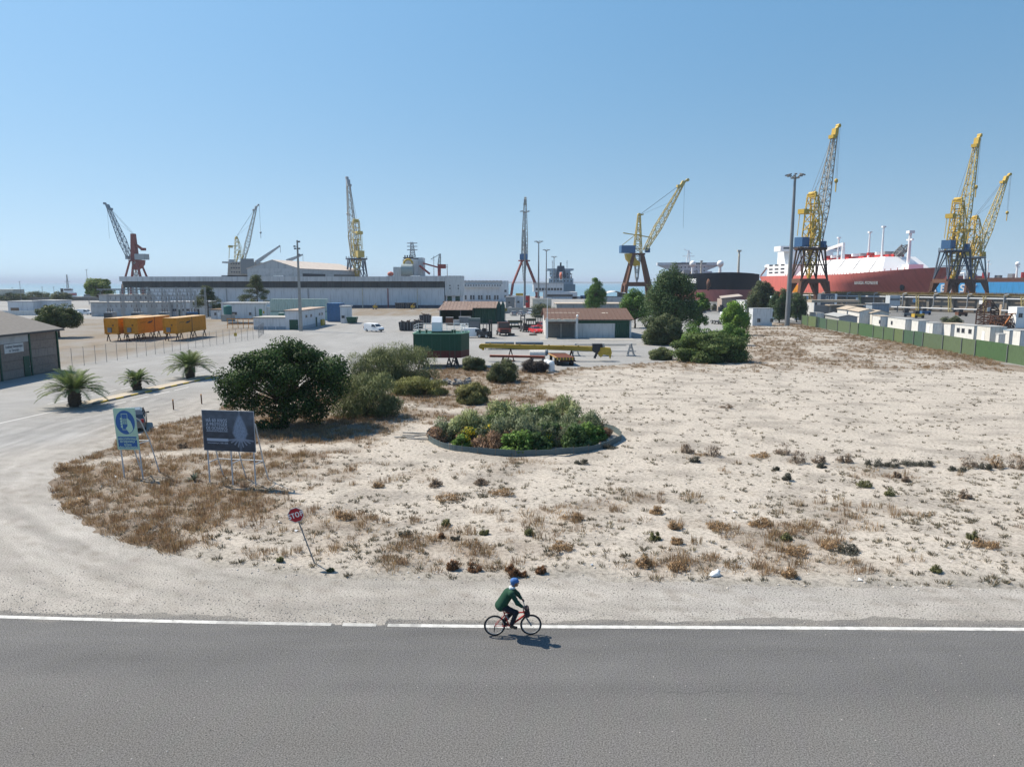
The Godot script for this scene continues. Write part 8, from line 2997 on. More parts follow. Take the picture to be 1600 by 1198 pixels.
func blue_ship():
	var z := -560.0
	var x0 := 319.66
	var s := thing("blue_ship", "bright blue-hulled ship with white hull letters beyond the yellow cranes", "ship", V3(x0, 0, z), -.9)
	var blue := mat(Color(.06, .36, .72), .6, T.streak, .04)
	var deck := 11.03
	var o := {long = 190.0, beam = 34.0, deck = deck, keel = -5.0, rake = 10.0, sheer = 3.0, bow_from = .8, deck_mat = M.red_pipe, bands = [["hull", .0, 1.0, blue]]}
	ship_hull(s, o)
	part(s, "deck_house", SL(0, 40, deck, deck + 4.5, -12, 14), M.red_pipe)
	part(s, "deck_tank", SL(42, 84, deck, deck + 3.0, -12, 12), M.rust_brown)
	for k in 8:
		part(s, "deck_fitting", SL(28.0 + k * 8, 31.0 + k * 8, deck + 3.0, deck + 4.8 + k % 3, 2, 8), [M.steel_grey, M.galv, M.red][k % 3])
	var pp := MB.new()
	pp.path([V3(27, deck, 15), V3(27, deck + 5.5, 15), V3(35, deck + 6.2, 15), V3(35.5, deck + 1, 15)], .8, 8)
	part(s, "vent_pipe", pp, M.white_clean)
	deck_mast(s, V3(48, deck + 3, 10), 12.0, .5, M.white_clean, 2.0)
	part(s, "bridge", SL(72, 84, deck + 2, deck + 11, -10, 12), M.white_clean)
	part(s, "bridge_windows", SL(71.9, 84.1, deck + 8.5, deck + 9.8, -9, 12.1), M.glass)
	deck_mast(s, V3(66, deck + 3, 10), 9.0, .8, M.white_clean, 1.5)
	var rd := MB.new()
	rd.ball(V3(66, deck + 12.5, 10), V3(1.6, 1.6, 1.6), 10, 6)
	part(s, "radome", rd, M.white_clean)
	part(s, "dark_fender", SL(38, 41, -5, deck - .5, 17.0, 17.6), M.blue)
	var letters := "MAERSK"
	for k in 6:
		var t := part(s, "letter", lettering(letters[k], 5.4, .3), M.white_clean)
		t.position = V3(9.0 + k * 6.6, 6.4, 17.2)

func stern_ship():
	# seen from astern, funnel towards the viewer
	var z := -640.0
	var s := thing("grey_ship", "grey-white ship seen from astern with a dark funnel and orange lifeboat", "ship", V3(45.09, -3.6, z))
	var g := mat(Color(.34, .38, .43), .6, T.streak, .05)
	var b0 := 3.6
	part(s, "stern_hull", SL(-13.0, 11.5, 0, 9.1 + b0, -90, 0), mat(Color(.13, .17, .21), .6, T.streak, .05))
	part(s, "lower_house", SL(-12.0, 10.0, 9.1 + b0, 14.19 + b0, -60, -4), g)
	part(s, "upper_house", SL(-9.0, 8.0, 14.19 + b0, 21.51 + b0, -50, -12), g)
	part(s, "bridge", SL(-13.0, 11.0, 21.51 + b0, 23.2 + b0, -50, -14), g)
	var f := MB.new()
	var y0 := 15.32 + b0
	var y1 := 25.45 + b0
	f.hexa([V3(-6.0, y0, -2), V3(3.4, y0, -2), V3(3.4, y0, -12), V3(-6.0, y0, -12), V3(-4.2, y1, -3), V3(1.6, y1, -3), V3(1.6, y1, -11), V3(-4.2, y1, -11)])
	part(s, "funnel", f, mat(Color(.02, .035, .06), .5))
	part(s, "exhaust", SL(-2.0, -.6, y1, y1 + 3.0, -8, -6), M.dark)
	part(s, "boat_frame", SL(-3.0, .2, 12.49 + b0, 20.11 + b0, -1.997, -1.2), M.white_clean)
	var lb := MB.new()
	lb.ball(V3(-1.4, 16.44 + b0, -.6), V3(1.3, 3.4, 1.2), 10, 8)
	part(s, "lifeboat", lb, mat(Color(.62, .14, .06), .5))
	for x in [-8.0, 5.4]:
		deck_mast(s, V3(x, 23.2 + b0, -20), 7.0, .3, M.galv, 1.0)
	deck_mast(s, V3(8.6, 14.19 + b0, -8), 4.0, .4, M.galv)
	for k in 3:
		for i in 7:
			part(s, "window", SL(-10.5 + i * 3, -9.3 + i * 3, 11.37 + b0 + k * 3.2, 11.37 + b0 + 1.2 + k * 3.2, -3.997 if k < 2 else -11.997, -3.9 if k < 2 else -11.9), M.glass)

func offshore_vessel():
	var z := -440.0
	var s := thing("offshore_vessel", "offshore ship with a lattice mast, reel drum and red crane behind the long shed", "ship", V3(-60.83, 0, z))
	var yb := .0
	part(s, "hull", SL(-16, 24, -3.6, 14.68, -18, 0), M.white_wall)
	part(s, "white_block", SL(-72.6 - -60.83, -67.89 - -60.83, yb, 20.1, -8, .5), M.white)
	part(s, "midship_house", SL(-67.11 - -60.83, -57.3 - -60.83, yb, 24.72, -16, -2), M.white_wall)
	part(s, "bridge_tier", SL(-60.83 - -60.83, -54.94 - -60.83, yb, 25.88, -15, -3), M.white)
	part(s, "side_house", SL(-57.69 - -60.83, -54.55 - -60.83, yb, 23.57, -12, -1), M.pale_grey)
	part(s, "bridge_windows", SL(-5.5, 3.4, 24.92, 25.49, -1.99, -1.9), M.dark)
	for k in 4:
		var m := MB.new()
		m.tube(V3(-5.4 + k * 1.45, 25.49, -6), V3(-5.4 + k * 1.45, 27.42, -6), .4, .4, 8)
		part(s, "exhaust", m, M.dark)
	part(s, "exhaust_base", SL(-6.3, .2, 25.49, 26.07, -8, -4), M.dark)
	var mt := MB.new()
	mt.lattice(V3(-.6, 26.26, -6), V3(-1.0, 35.47, -6), Vector2(3.2, 3.2), Vector2(1.2, 1.2), 7, .28, .2)
	for y in [34.7, 32.79, 30.68]:
		mt.bar(V3(-4.0, y, -6), V3(2.4, y, -6), .5)
	part(s, "lattice_mast", mt, M.galv)
	var dr := MB.new()
	dr.tube(V3(-6.5, 18.55, 1.0), V3(.4, 18.55, 1.0), 3.4, 3.4, 20)
	part(s, "reel_drum", dr, mat(Color(.30, .36, .36), .5, T.streak, .3))
	var yl := MB.new()
	yl.torus(V3(-2.6, 22.03, .5), V3(0, 0, 1), 2.6, .6, 18, 6)
	part(s, "yellow_arch", yl, M.yellow)
	# red knuckle crane
	var cx := -44.74 - -60.83
	var kr := MB.new()
	kr.tube(V3(cx, 0, -2), V3(cx, 20.48, -2), 1.1, 1.0, 12)
	kr.box(V3(cx + 1.6, 20.48, -2), V3(5.0, 2.6, 2.4))
	part(s, "crane_column", kr, M.red_pipe)
	var kt := MB.new()
	kt.lattice(V3(cx, 20.87, -2), V3(cx + .6, 28.19, -2), Vector2(1.8, 1.8), Vector2(.8, .8), 6, .3, .2)
	kt.bar(V3(cx + .4, 27.8, -2), V3(-49.84 - -60.83, 24.72, -2), .35)
	part(s, "crane_tower", kt, M.steel_grey)
	var kb := MB.new()
	kb.bar(V3(cx, 19.71, -2), V3(-54.55 - -60.83, 22.41, -1), .9)
	kb.bar(V3(-56.51 - -60.83, 20.87, .6), V3(-50.23 - -60.83, 15.84, .6), 1.2)
	part(s, "crane_boom", kb, M.red_pipe)
	var rs := MB.new()
	rs.ball(V3(-74.56 - -60.83, 15.84, -1), V3(2.0, 1.5, 1.5), 10, 6)
	part(s, "red_lifeboat", rs, mat(Color(.42, .12, .09), .6))
	deck_mast(s, V3(-48.27 - -60.83, 14.68, -4), 26.65 - 14.68, .2, M.galv, .8)
	deck_mast(s, V3(-40.03 - -60.83, 14.68, -4), 21.64 - 14.68, .25, M.galv, .6)

func hidden_ship():
	var z := -520.0
	var s := thing("moored_ship", "beige-housed ship with two grey deck cranes behind the gabled hall", "ship", V3(-198.5, 0, z))
	var bz := mat(Color(.34, .30, .26), .7, T.streak, .08)
	part(s, "hull", SL(-12, 60, -3.6, 15.84, -20, 0), M.steel_grey)
	var h := MB.new()
	h.hexa([V3(-9.5, 0, 0), V3(12, 0, 0), V3(12, 0, -18), V3(-9.5, 0, -18), V3(-6.5, 25.43, 0), V3(12, 25.43, 0), V3(12, 25.43, -18), V3(-6.5, 25.43, -18)])
	part(s, "superstructure", h, bz)
	part(s, "dark_tier", SL(2.5, 12.1, 16.76, 27.71, .003, .4), M.steel_grey)
	part(s, "bridge_wing", SL(-10.5, -4.0, 24.52, 25.66, -12, 1), M.pale_grey)
	for k in 3:
		for i in 4:
			part(s, "window", SL(-4.8 + i * 1.8, -3.8 + i * 1.8, 17.67 + k * 3, 18.59 + k * 3, .003, .1), M.glass)
	var n := 0
	for q in [[-186.44, 25.43, -168.82, 37.24], [-163.72, 26.35, -152.59, 30.89]]:
		var m := MB.new()
		var ox := -198.5
		var a := V3(q[0] - ox, q[1], -6)
		var e := V3(q[2] - ox, q[3], -6)
		var d := (e - a).normalized()
		var u := V3(-d.y, d.x, 0)
		m.hexa([a - u * 1.3 + V3(0, 0, .8), a + u * 1.3 + V3(0, 0, .8), a + u * 1.3 - V3(0, 0, .8), a - u * 1.3 - V3(0, 0, .8), e - u * .5 + V3(0, 0, .4), e + u * .5 + V3(0, 0, .4), e + u * .5 - V3(0, 0, .4), e - u * .5 - V3(0, 0, .4)])
		part(s, "crane_jib", m, M.pale_grey)
		var p := MB.new()
		p.tube(V3(a.x, 0, -6), a + V3(0, 1, 0), 1.6, 1.4, 10)
		p.bar(e, e - V3(0, 5, 0), .25)
		part(s, "crane_post", p, M.pale_grey)
		n += 1

# ---------- dockside cranes ----------
func build_cranes():
	R.seed = 3434
	var br: Material = M.rust_brown
	# [label, position, boom heading, luff, boom length, scheme]
	portal_crane("nearest yellow dock crane with brown portal legs before the red ship", V3(124.98, 0, -302.0), .5, 1.41, 48.0, {legs = br, lace = M.rust_dark, tower = M.yellow, boom = M.boom_grey, house = M.blue, tip = M.yellow, counter = M.yellow})
	portal_crane("taller of the two yellow cranes standing past the red ship's bow", V3(197.59, 0, -322.0), .55, 1.41, 48.2, {legs = br, lace = M.steel_blue, tower = M.yellow, boom = M.boom_yellow, house = M.blue, tip = M.yellow, counter = M.yellow})
	portal_crane("farther smaller yellow crane before the blue ship", V3(260.92, 0, -408.0), .15, 1.27, 45.0, {legs = br, lace = M.steel_grey, tower = M.yellow, boom = M.boom_yellow, house = M.yellow, tip = M.yellow, counter = M.yellow})
	portal_crane("slender pale crane behind the beige ship on the left", V3(-224.17, 0, -590.0), .55, 1.30, 47.8, {legs = M.steel_grey, lace = M.steel_grey, tower = M.boom_yellow, boom = M.boom_grey, house = M.pale_grey, tip = M.galv, counter = M.pale_yellow, thin = .6})
	portal_crane("tall pale yellow crane rising at the right end of the gabled hall", V3(-92.81, 0, -430.0), 2.15, 1.42, 45.5, {legs = M.steel_blue, lace = M.steel_blue, tower = M.boom_yellow, boom = M.boom_grey, house = M.boom_yellow, tip = M.galv, counter = M.boom_yellow, bulge = .6, thin = .5})
	leg_crane("crane with a yellow counterweight and boom raised over the black ship", V3(67.13, 0, -386.0), .10, 1.06, 40.5, {legs = br, tower = M.boom_yellow, boom = M.boom_yellow, house = M.blue, counter = M.yellow, spread = .2, cable = true})
	leg_crane("central crane on splayed red legs with an upright boom", V3(8.56, 0, -505.0), 1.50, 1.38, 41.0, {legs = M.red_leg, tower = M.boom_grey, boom = M.boom_grey, house = M.blue, counter = M.steel_blue, spread = 1.2, cable = false})
	leg_crane("red-towered crane with a grey boom leaning left beyond the long shed", V3(-261.78, 0, -500.0), 2.95, 1.19, 38.0, {legs = M.red_leg, tower = M.red_leg, boom = M.boom_blue, house = M.galv, counter = M.red_leg, spread = .3, cable = true, solid = true})

func portal_crane(label: String, at: Vector3, head: float, luff: float, reach: float, c: Dictionary):
	var t := thing("dock_crane", label, "crane", at, head, "dockside cranes")
	# the portal stays square to the quay: turn it back
	var q := Basis(Vector3.UP, -head)
	var a := 6.3
	var b := 5.3
	for s in [[-1, 1], [1, 1], [1, -1], [-1, -1]]:
		var m := MB.new()
		var f := q * V3(s[0] * a, 0, s[1] * a)
		var k := q * V3(s[0] * (a - .4), 6.0, s[1] * (a - .4))
		var g := q * V3(s[0] * b * .62, 11.0, s[1] * b)
		m.bar(f, k, 1.5)
		m.bar(k, g, 1.6)
		m.bar(k, q * V3(s[0] * b, 11.2, s[1] * b), 1.4)
		m.box(f + V3(0, .6, 0), V3(3.0, 1.2, 1.6), q)
		part(t, "portal_leg", m, c.legs)
	for k in 4:
		var m := MB.new()
		var e := [[-1, 1], [1, 1], [1, -1], [-1, -1]]
		m.bar(q * V3(e[k][0] * b, 11.4, e[k][1] * b), q * V3(e[(k + 1) % 4][0] * b, 11.4, e[(k + 1) % 4][1] * b), 1.1, 1.8)
		part(t, "portal_beam", m, c.legs)
	var fr := MB.new()
	var h0 := 12.0
	var h1 := 24.2
	var w := 4.2
	for s in [[-1, 1], [1, 1], [1, -1], [-1, -1]]:
		fr.bar(q * V3(s[0] * b, h0, s[1] * b), q * V3(s[0] * w, h1, s[1] * w), .55)
		fr.bar(q * V3(s[0] * b, h0, s[1] * b), q * V3(s[0] * .4, h1, s[1] * w), .42)
		fr.bar(q * V3(s[0] * b, h0, s[1] * b), q * V3(s[0] * w, h1, s[1] * .4), .42)
		fr.bar(q * V3(s[0] * (b + w) / 2, 18, s[1] * (b + w) / 2), q * V3(-s[1] * (b + w) / 2, 18, s[0] * (b + w) / 2), .3)
	part(t, "portal_frame", fr, c.lace)
	var kp := MB.new()
	kp.lattice(V3(0, 24.0, 0), V3(0, 13.5, 0), Vector2(4.2, 4.2), Vector2(1.2, 1.2), 6, .4, .25)
	kp.tube(V3(0, 13.8, 0), V3(0, 11.5, 0), 1.1, .4, 10)
	part(t, "king_post", kp, c.tower)
	var pf := MB.new()
	pf.tube(V3(0, 24.2, 0), V3(0, 25.0, 0), 6.4, 6.4, 20)
	for k in 16:
		var e := V3(cos(TAU * k / 16), 0, sin(TAU * k / 16)) * 6.2
		pf.bar(e + V3(0, 25, 0), e + V3(0, 26.1, 0), .14)
	part(t, "slewing_platform", pf, c.lace)
	# machine house behind, cab in front
	part(t, "machine_house", SL(-7.8, -3.4, 25.4, 29.2, -2.0, 2.0), c.house)
	part(t, "driver_cab", SL(2.6, 4.6, 25.2, 27.8, 2.0, 4.0), c.house)
	# tower: two leaning lattice frames joined at the top
	var tw := MB.new()
	var th: float = c.get("thin", .75)
	var bulge: float = c.get("bulge", .0)
	for z in [-2.4, 2.4]:
		tw.bar(V3(-3.2, 25, z), V3(-1.4, 47.0, z * .8), .55 * th)
		tw.bar(V3(2.6, 25, z), V3(.6, 45.5, z * .8), .5 * th)
		tw.bar(V3(2.6, 25, z), V3(2.9, 38, z * (1.0 + bulge)), .4 * th)
		tw.bar(V3(2.9, 38, z * (1.0 + bulge)), V3(.2, 46.5, z * .8), .45 * th)
		for k in 6:
			var y := 25.0 + k * 3.4
			var f := k / 6.5
			tw.bar(V3(lerpf(-3.2, -1.4, f), y, z * lerpf(1, .8, f)), V3(lerpf(2.6, .6, f + .15), y + 3.4, z * lerpf(1, .8, f)), .32 * th)
			tw.bar(V3(lerpf(-3.2, -1.4, f), y + 3.4, z * lerpf(1, .8, f)), V3(lerpf(2.6, .6, f), y, z * lerpf(1, .8, f)), .24 * th)
	for k in 7:
		var y := 26.0 + k * 3.2
		var f := k / 7.0
		tw.bar(V3(lerpf(-3.2, -1.4, f), y, -2.3), V3(lerpf(-3.2, -1.4, f), y, 2.3), .3 * th)
		tw.bar(V3(lerpf(2.6, .6, f), y, -2.3), V3(lerpf(2.6, .6, f), y, 2.3), .3 * th)
		tw.bar(V3(lerpf(-3.2, -1.4, f), y, -2.3), V3(lerpf(-3.2, -1.4, f), y + 3.2, 2.3), .2 * th)
	part(t, "tower", tw, c.tower)
	var top := MB.new()
	top.box(V3(-.6, 46.0, 0), V3(2.4, .6, 3.4))
	top.tube(V3(-.6, 47.0, -1.6), V3(-.6, 47.0, 1.6), .9, .9, 12)
	top.box(V3(.4, 43.0, 0), V3(2.4, .3, 3.6))
	top.box(V3(.6, 33.0, .4), V3(3.6, .3, 4.2))
	top.box(V3(.8, 36.0, 1.6), V3(1.4, 1.2, 1.2))
	part(t, "tower_platforms", top, c.tower)
	var cw := MB.new()
	cw.bar(V3(-6.8, 39.5, -1.6), V3(-1.2, 40.2, -1.6), .6)
	cw.bar(V3(-6.8, 39.5, 1.6), V3(-1.2, 40.2, 1.6), .6)
	cw.box(V3(-5.6, 39.6, 0), V3(3.2, 1.9, 3.2))
	part(t, "counterweight", cw, c.counter)
	var lnk := MB.new()
	for z in [-1.2, 1.2]:
		lnk.bar(V3(-6.4, 38.6, z), V3(-7.2, 29.8, z), .22)
		lnk.bar(V3(1.0, 25.6, z), V3(4.2, 33, z), .5)
		lnk.bar(V3(-2.0, 25.6, z), V3(.8, 36, z), .6)
	part(t, "linkage", lnk, c.tower)
	crane_boom(t, V3(3.2, 26.0, 0), luff, reach, V3(-.6, 47.6, 0), c, true)

func crane_boom(t: Node3D, foot: Vector3, luff: float, reach: float, apex: Vector3, c: Dictionary, hook: bool):
	var d := V3(cos(luff), sin(luff), 0)
	var e := foot + d * reach
	var midp := foot + d * reach * .34
	var b := MB.new()
	b.lattice(foot, midp, Vector2(4.4, 1.2), Vector2(4.0, 3.4), 6, .36, .2, V3(0, 0, 1))
	b.lattice(midp, e, Vector2(4.0, 3.4), Vector2(1.5, 1.3), 13, .34, .18, V3(0, 0, 1))
	part(t, "boom", b, c.boom)
	var h := MB.new()
	var u := V3(-d.y, d.x, 0)
	h.bar(e - d * 2.6, e + d * .6, 2.0, 1.8)
	h.bar(e, e + d * 2.6 - u * 1.6, 1.3, .9)
	h.tube(e + d * 2.2 - u * 1.4 - V3(0, 0, .8), e + d * 2.2 - u * 1.4 + V3(0, 0, .8), .8, .8, 12)
	h.box(e - d * 3.0 + u * 1.2, V3(1.8, 1.4, 2.4))
	part(t, "boom_head", h, c.get("tip", c.boom))
	var r := MB.new()
	for z in [-.8, .8]:
		r.bar(apex + V3(0, 0, z), e + V3(0, 0, z * .6), .10)
	r.bar(apex, foot.lerp(e, .72), .08)
	part(t, "luffing_ropes", r, M.rope)
	if hook:
		var hp := e + d * 2.2 - u * 2.2
		var g := MB.new()
		for z in [-.3, .3]:
			g.bar(hp + V3(0, 0, z), V3(hp.x, hp.y - reach * .46, z), .08)
		part(t, "hoist_rope", g, M.rope)
		var k := MB.new()
		k.ball(V3(hp.x, hp.y - reach * .46, 0), V3(.9, 1.0, .7), 10, 6)
		k.bar(V3(hp.x, hp.y - reach * .46 - 1, 0), V3(hp.x, hp.y - reach * .46 - 4.5, 0), .35)
		part(t, "hook_block", k, c.get("tip", c.boom))

func leg_crane(label: String, at: Vector3, head: float, luff: float, reach: float, c: Dictionary):
	var t := thing("dock_crane", label, "crane", at, head, "dockside cranes")
	var q := Basis(Vector3.UP, -head)
	var s: float = c.spread
	var a := 7.0 + s * 2.0
	for e in [[-1, 1], [1, 1], [1, -1], [-1, -1]]:
		var m := MB.new()
		m.bar(q * V3(e[0] * a, 0, e[1] * a * .8), q * V3(e[0] * (a * .85), 9.6, e[1] * a * .68), 1.7)
		m.bar(q * V3(e[0] * (a * .85), 9.6, e[1] * a * .68), q * V3(e[0] * (2.6 - s * .9), 25.6, e[1] * 2.4), 1.25)
		m.box(q * V3(e[0] * a, .6, e[1] * a * .8), V3(3.0, 1.2, 1.8), q)
		part(t, "leg", m, c.legs)
	if s < 1.0:
		for z in [-1, 1]:
			var m := MB.new()
			m.bar(q * V3(-a * .85, 9.8, z * a * .68), q * V3(a * .85, 9.8, z * a * .68), 1.4, 2.2)
			part(t, "cross_beam", m, c.legs)
	for x in [-1, 1]:
		var m := MB.new()
		m.bar(q * V3(x * a * .85, 9.8, -a * .68), q * V3(x * a * .85, 9.8, a * .68), 1.0, 1.6)
		part(t, "end_beam", m, c.legs)
	var kp := MB.new()
	kp.lattice(V3(0, 25.5, 0), V3(0, 12.5, 0), Vector2(3.0, 3.0), Vector2(1.2, 1.2), 6, .35, .24)
	kp.tube(V3(0, 13.0, 0), V3(0, 10.6, 0), .9, .4, 8)
	part(t, "king_post", kp, M.galv)
	var pf := MB.new()
	pf.tube(V3(0, 25.4, 0), V3(0, 26.2, 0), 4.2, 4.2, 18)
	part(t, "slewing_platform", pf, c.legs)
	part(t, "machine_house", SL(-9.4, -1.8, 26.3, 30.2, -2.6, 2.6), c.house)
	part(t, "driver_cab", SL(4.4, 6.6, 26.6, 29.0, -1.2, 1.2), c.house)
	var cw := MB.new()
	var arc := PackedVector2Array([Vector2(-6.6, 26.0), Vector2(-6.0, 23.0), Vector2(-3.8, 20.8), Vector2(-1.2, 19.4), Vector2(1.0, 19.6), Vector2(1.2, 21.0), Vector2(-1.2, 23.2), Vector2(-3.4, 26.0)])
	cw.prism(arc, -2.2, 2.2)
	if s < 1.0:
		part(t, "counterweight", cw, c.counter)
	var apex := V3(.4, 46.0, 0)
	var tw := MB.new()
	if c.has("solid"):
		tw.hexa([V3(-2.0, 26, 2), V3(2.0, 26, 2), V3(2.0, 26, -2), V3(-2.0, 26, -2), V3(-1.4, 44, 1.2), V3(1.2, 44, 1.2), V3(1.2, 44, -1.2), V3(-1.4, 44, -1.2)])
		tw.bar(V3(-1.0, 37.0, 0), V3(-7.0, 33.0, 0), 1.4)
		tw.box(V3(-7.2, 33.4, 0), V3(2.6, 1.8, 2.4))
		apex = V3(0, 44.0, 0)
	else:
		tw.lattice(V3(0, 26, 0), apex, Vector2(4.0, 4.0), Vector2(1.2, 1.2), 8, .42, .26)
		tw.tube(apex + V3(0, .4, -1.0), apex + V3(0, .4, 1.0), .8, .8, 10)
		tw.bar(apex, apex + V3(2.4, .6, 0), .7)
		tw.bar(V3(-8.0, 36.8, 0), V3(7.0, 34.6, 0), .5)
		tw.bar(V3(-8.4, 30.4, 0), V3(-1.2, 36.0, 0), .3)
	part(t, "tower", tw, c.tower)
	crane_boom(t, V3(4.2, 28.0, 0), luff, reach, apex, c, false)
	if c.cable:
		var d := V3(cos(luff), sin(luff), 0)
		var e := V3(4.2, 28.0, 0) + d * (reach + 1.5)
		var g := MB.new()
		g.bar(e, V3(e.x, e.y - reach * .62, 0), .09)
		part(t, "hoist_rope", g, M.rope)

# ---------- the cyclist ----------
func blob(m: MB, bones: Array, cell: float, blend: float):
	# bones are [a, b, radius a, radius b]; their tapered capsules are joined smoothly and meshed as surface nets
	var lo := Vector3.ONE * 1e9
	var hi := Vector3.ONE * -1e9
	for q in bones:
		var r: float = maxf(q[2], q[3]) + blend + cell * 2
		for p in [q[0], q[1]]:
			lo = lo.min(p - Vector3.ONE * r)
			hi = hi.max(p + Vector3.ONE * r)
	var n := Vector3i(((hi - lo) / cell).ceil()) + Vector3i.ONE
	var sx := n.x
	var sxy := n.x * n.y
	var f := PackedFloat32Array()
	f.resize(sxy * n.z)
	f.fill(1.0)
	for q in bones:
		var a: Vector3 = q[0]
		var ab: Vector3 = q[1] - a
		var l2 := maxf(ab.length_squared(), 1e-9)
		var ra: float = q[2]
		var dr: float = q[3] - ra
		var reach := maxf(q[2], q[3]) + blend + cell * 2
		var e0 := Vector3i(((a.min(q[1]) - Vector3.ONE * reach - lo) / cell).floor()).max(Vector3i.ZERO)
		var e1 := Vector3i(((a.max(q[1]) + Vector3.ONE * reach - lo) / cell).ceil()).min(n - Vector3i.ONE)
		for k in range(e0.z, e1.z + 1):
			for j in range(e0.y, e1.y + 1):
				for i in range(e0.x, e1.x + 1):
					var ap := lo + V3(i, j, k) * cell - a
					var t := clampf(ap.dot(ab) / l2, .0, 1.0)
					var d := (ap - ab * t).length() - ra - dr * t
					var w := k * sxy + j * sx + i
					var o := f[w]
					var h := maxf(blend - absf(o - d), .0) / blend
					f[w] = minf(o, d) - h * h * blend * .25
	var at := {}
	for k in n.z - 1:
		for j in n.y - 1:
			for i in n.x - 1:
				var w := k * sxy + j * sx + i
				var s := 0
				for q in [0, 1, sx, sx + 1, sxy, sxy + 1, sxy + sx, sxy + sx + 1]:
					if f[w + q] < 0:
						s += 1
				if s == 0 or s == 8:
					continue
				var p := Vector3.ZERO
				var c := 0
				for e in [[0, 1, 0, 0, 0, 1, 0, 0], [sx, sx + 1, 0, 1, 0, 1, 0, 0], [sxy, sxy + 1, 0, 0, 1, 1, 0, 0], [sxy + sx, sxy + sx + 1, 0, 1, 1, 1, 0, 0], [0, sx, 0, 0, 0, 0, 1, 0], [1, sx + 1, 1, 0, 0, 0, 1, 0], [sxy, sxy + sx, 0, 0, 1, 0, 1, 0], [sxy + 1, sxy + sx + 1, 1, 0, 1, 0, 1, 0], [0, sxy, 0, 0, 0, 0, 0, 1], [1, sxy + 1, 1, 0, 0, 0, 0, 1], [sx, sxy + sx, 0, 1, 0, 0, 0, 1], [sx + 1, sxy + sx + 1, 1, 1, 0, 0, 0, 1]]:
					var u := f[w + e[0]]
					var v := f[w + e[1]]
					if (u < 0) != (v < 0):
						p += V3(e[2], e[3], e[4]) + V3(e[5], e[6], e[7]) * (u / (u - v))
						c += 1
				at[w] = lo + (V3(i, j, k) + p / c) * cell
	var grad := func(p: Vector3) -> Vector3:
		var g := Vector3i(((p - lo) / cell).round()).clamp(Vector3i.ONE, n - Vector3i.ONE * 2)
		var w := g.z * sxy + g.y * sx + g.x
		return V3(f[w + 1] - f[w - 1], f[w + sx] - f[w - sx], f[w + sxy] - f[w - sxy]).normalized()
	for w in at:
		for q in [[1, sx, sxy], [sx, sxy, 1], [sxy, 1, sx]]:
			# the edge along q[0] from this corner; cells round it
			var u := f[w]
			var v := f[w + q[0]]
			if (u < 0) == (v < 0):
				continue
			var ids := [w - q[1] - q[2], w - q[2], w, w - q[1]]
			if not ids.all(func(x): return at.has(x)):
				continue
			if u > 0:
				ids.reverse()
			var c := ids.map(func(x): return at[x])
			var g := c.map(grad)
			m.quad_n(c[0], c[1], c[2], c[3], g[0], g[1], g[2], g[3])

func hand(m: MB, wrist: Vector3, grip: Vector3, out: float):
	# a fist closed round a bar that runs across (z) at grip
	var b := []
	var d := (grip - wrist).normalized()
	b.append([wrist, wrist.lerp(grip, .62) + V3(0, .012, -.028), .026, .024])
	b.append([wrist, wrist.lerp(grip, .62) + V3(0, .012, .028), .026, .024])
	var r := .028
	var lens := [.92, 1.0, .95, .8]
	for k in 4:
		var z := grip.z + (k - 1.5) * .021
		var l: float = lens[k]
		var c := V3(grip.x, grip.y, z)
		var p0 := wrist.lerp(grip, .66) + V3(0, .014, (k - 1.5) * .021)
		var p1 := c + V3(.012 * l, r * l, 0)
		var p2 := c + V3(r * 1.05 * l, -.004, 0)
		var p3 := c + V3(.004, -r * l, 0)
		b.append([p0, p1, .0105, .0098])
		b.append([p1, p2, .0098, .0092])
		b.append([p2, p3, .0092, .008])
	var tz := grip.z - out * .045
	b.append([wrist.lerp(grip, .45) + V3(0, 0, -out * .03), V3(grip.x - .012, grip.y - .012, tz), .013, .011])
	b.append([V3(grip.x - .012, grip.y - .012, tz), V3(grip.x + .016, grip.y - .03, tz + out * .012), .011, .009])
	blob(m, b, .0045, .006)

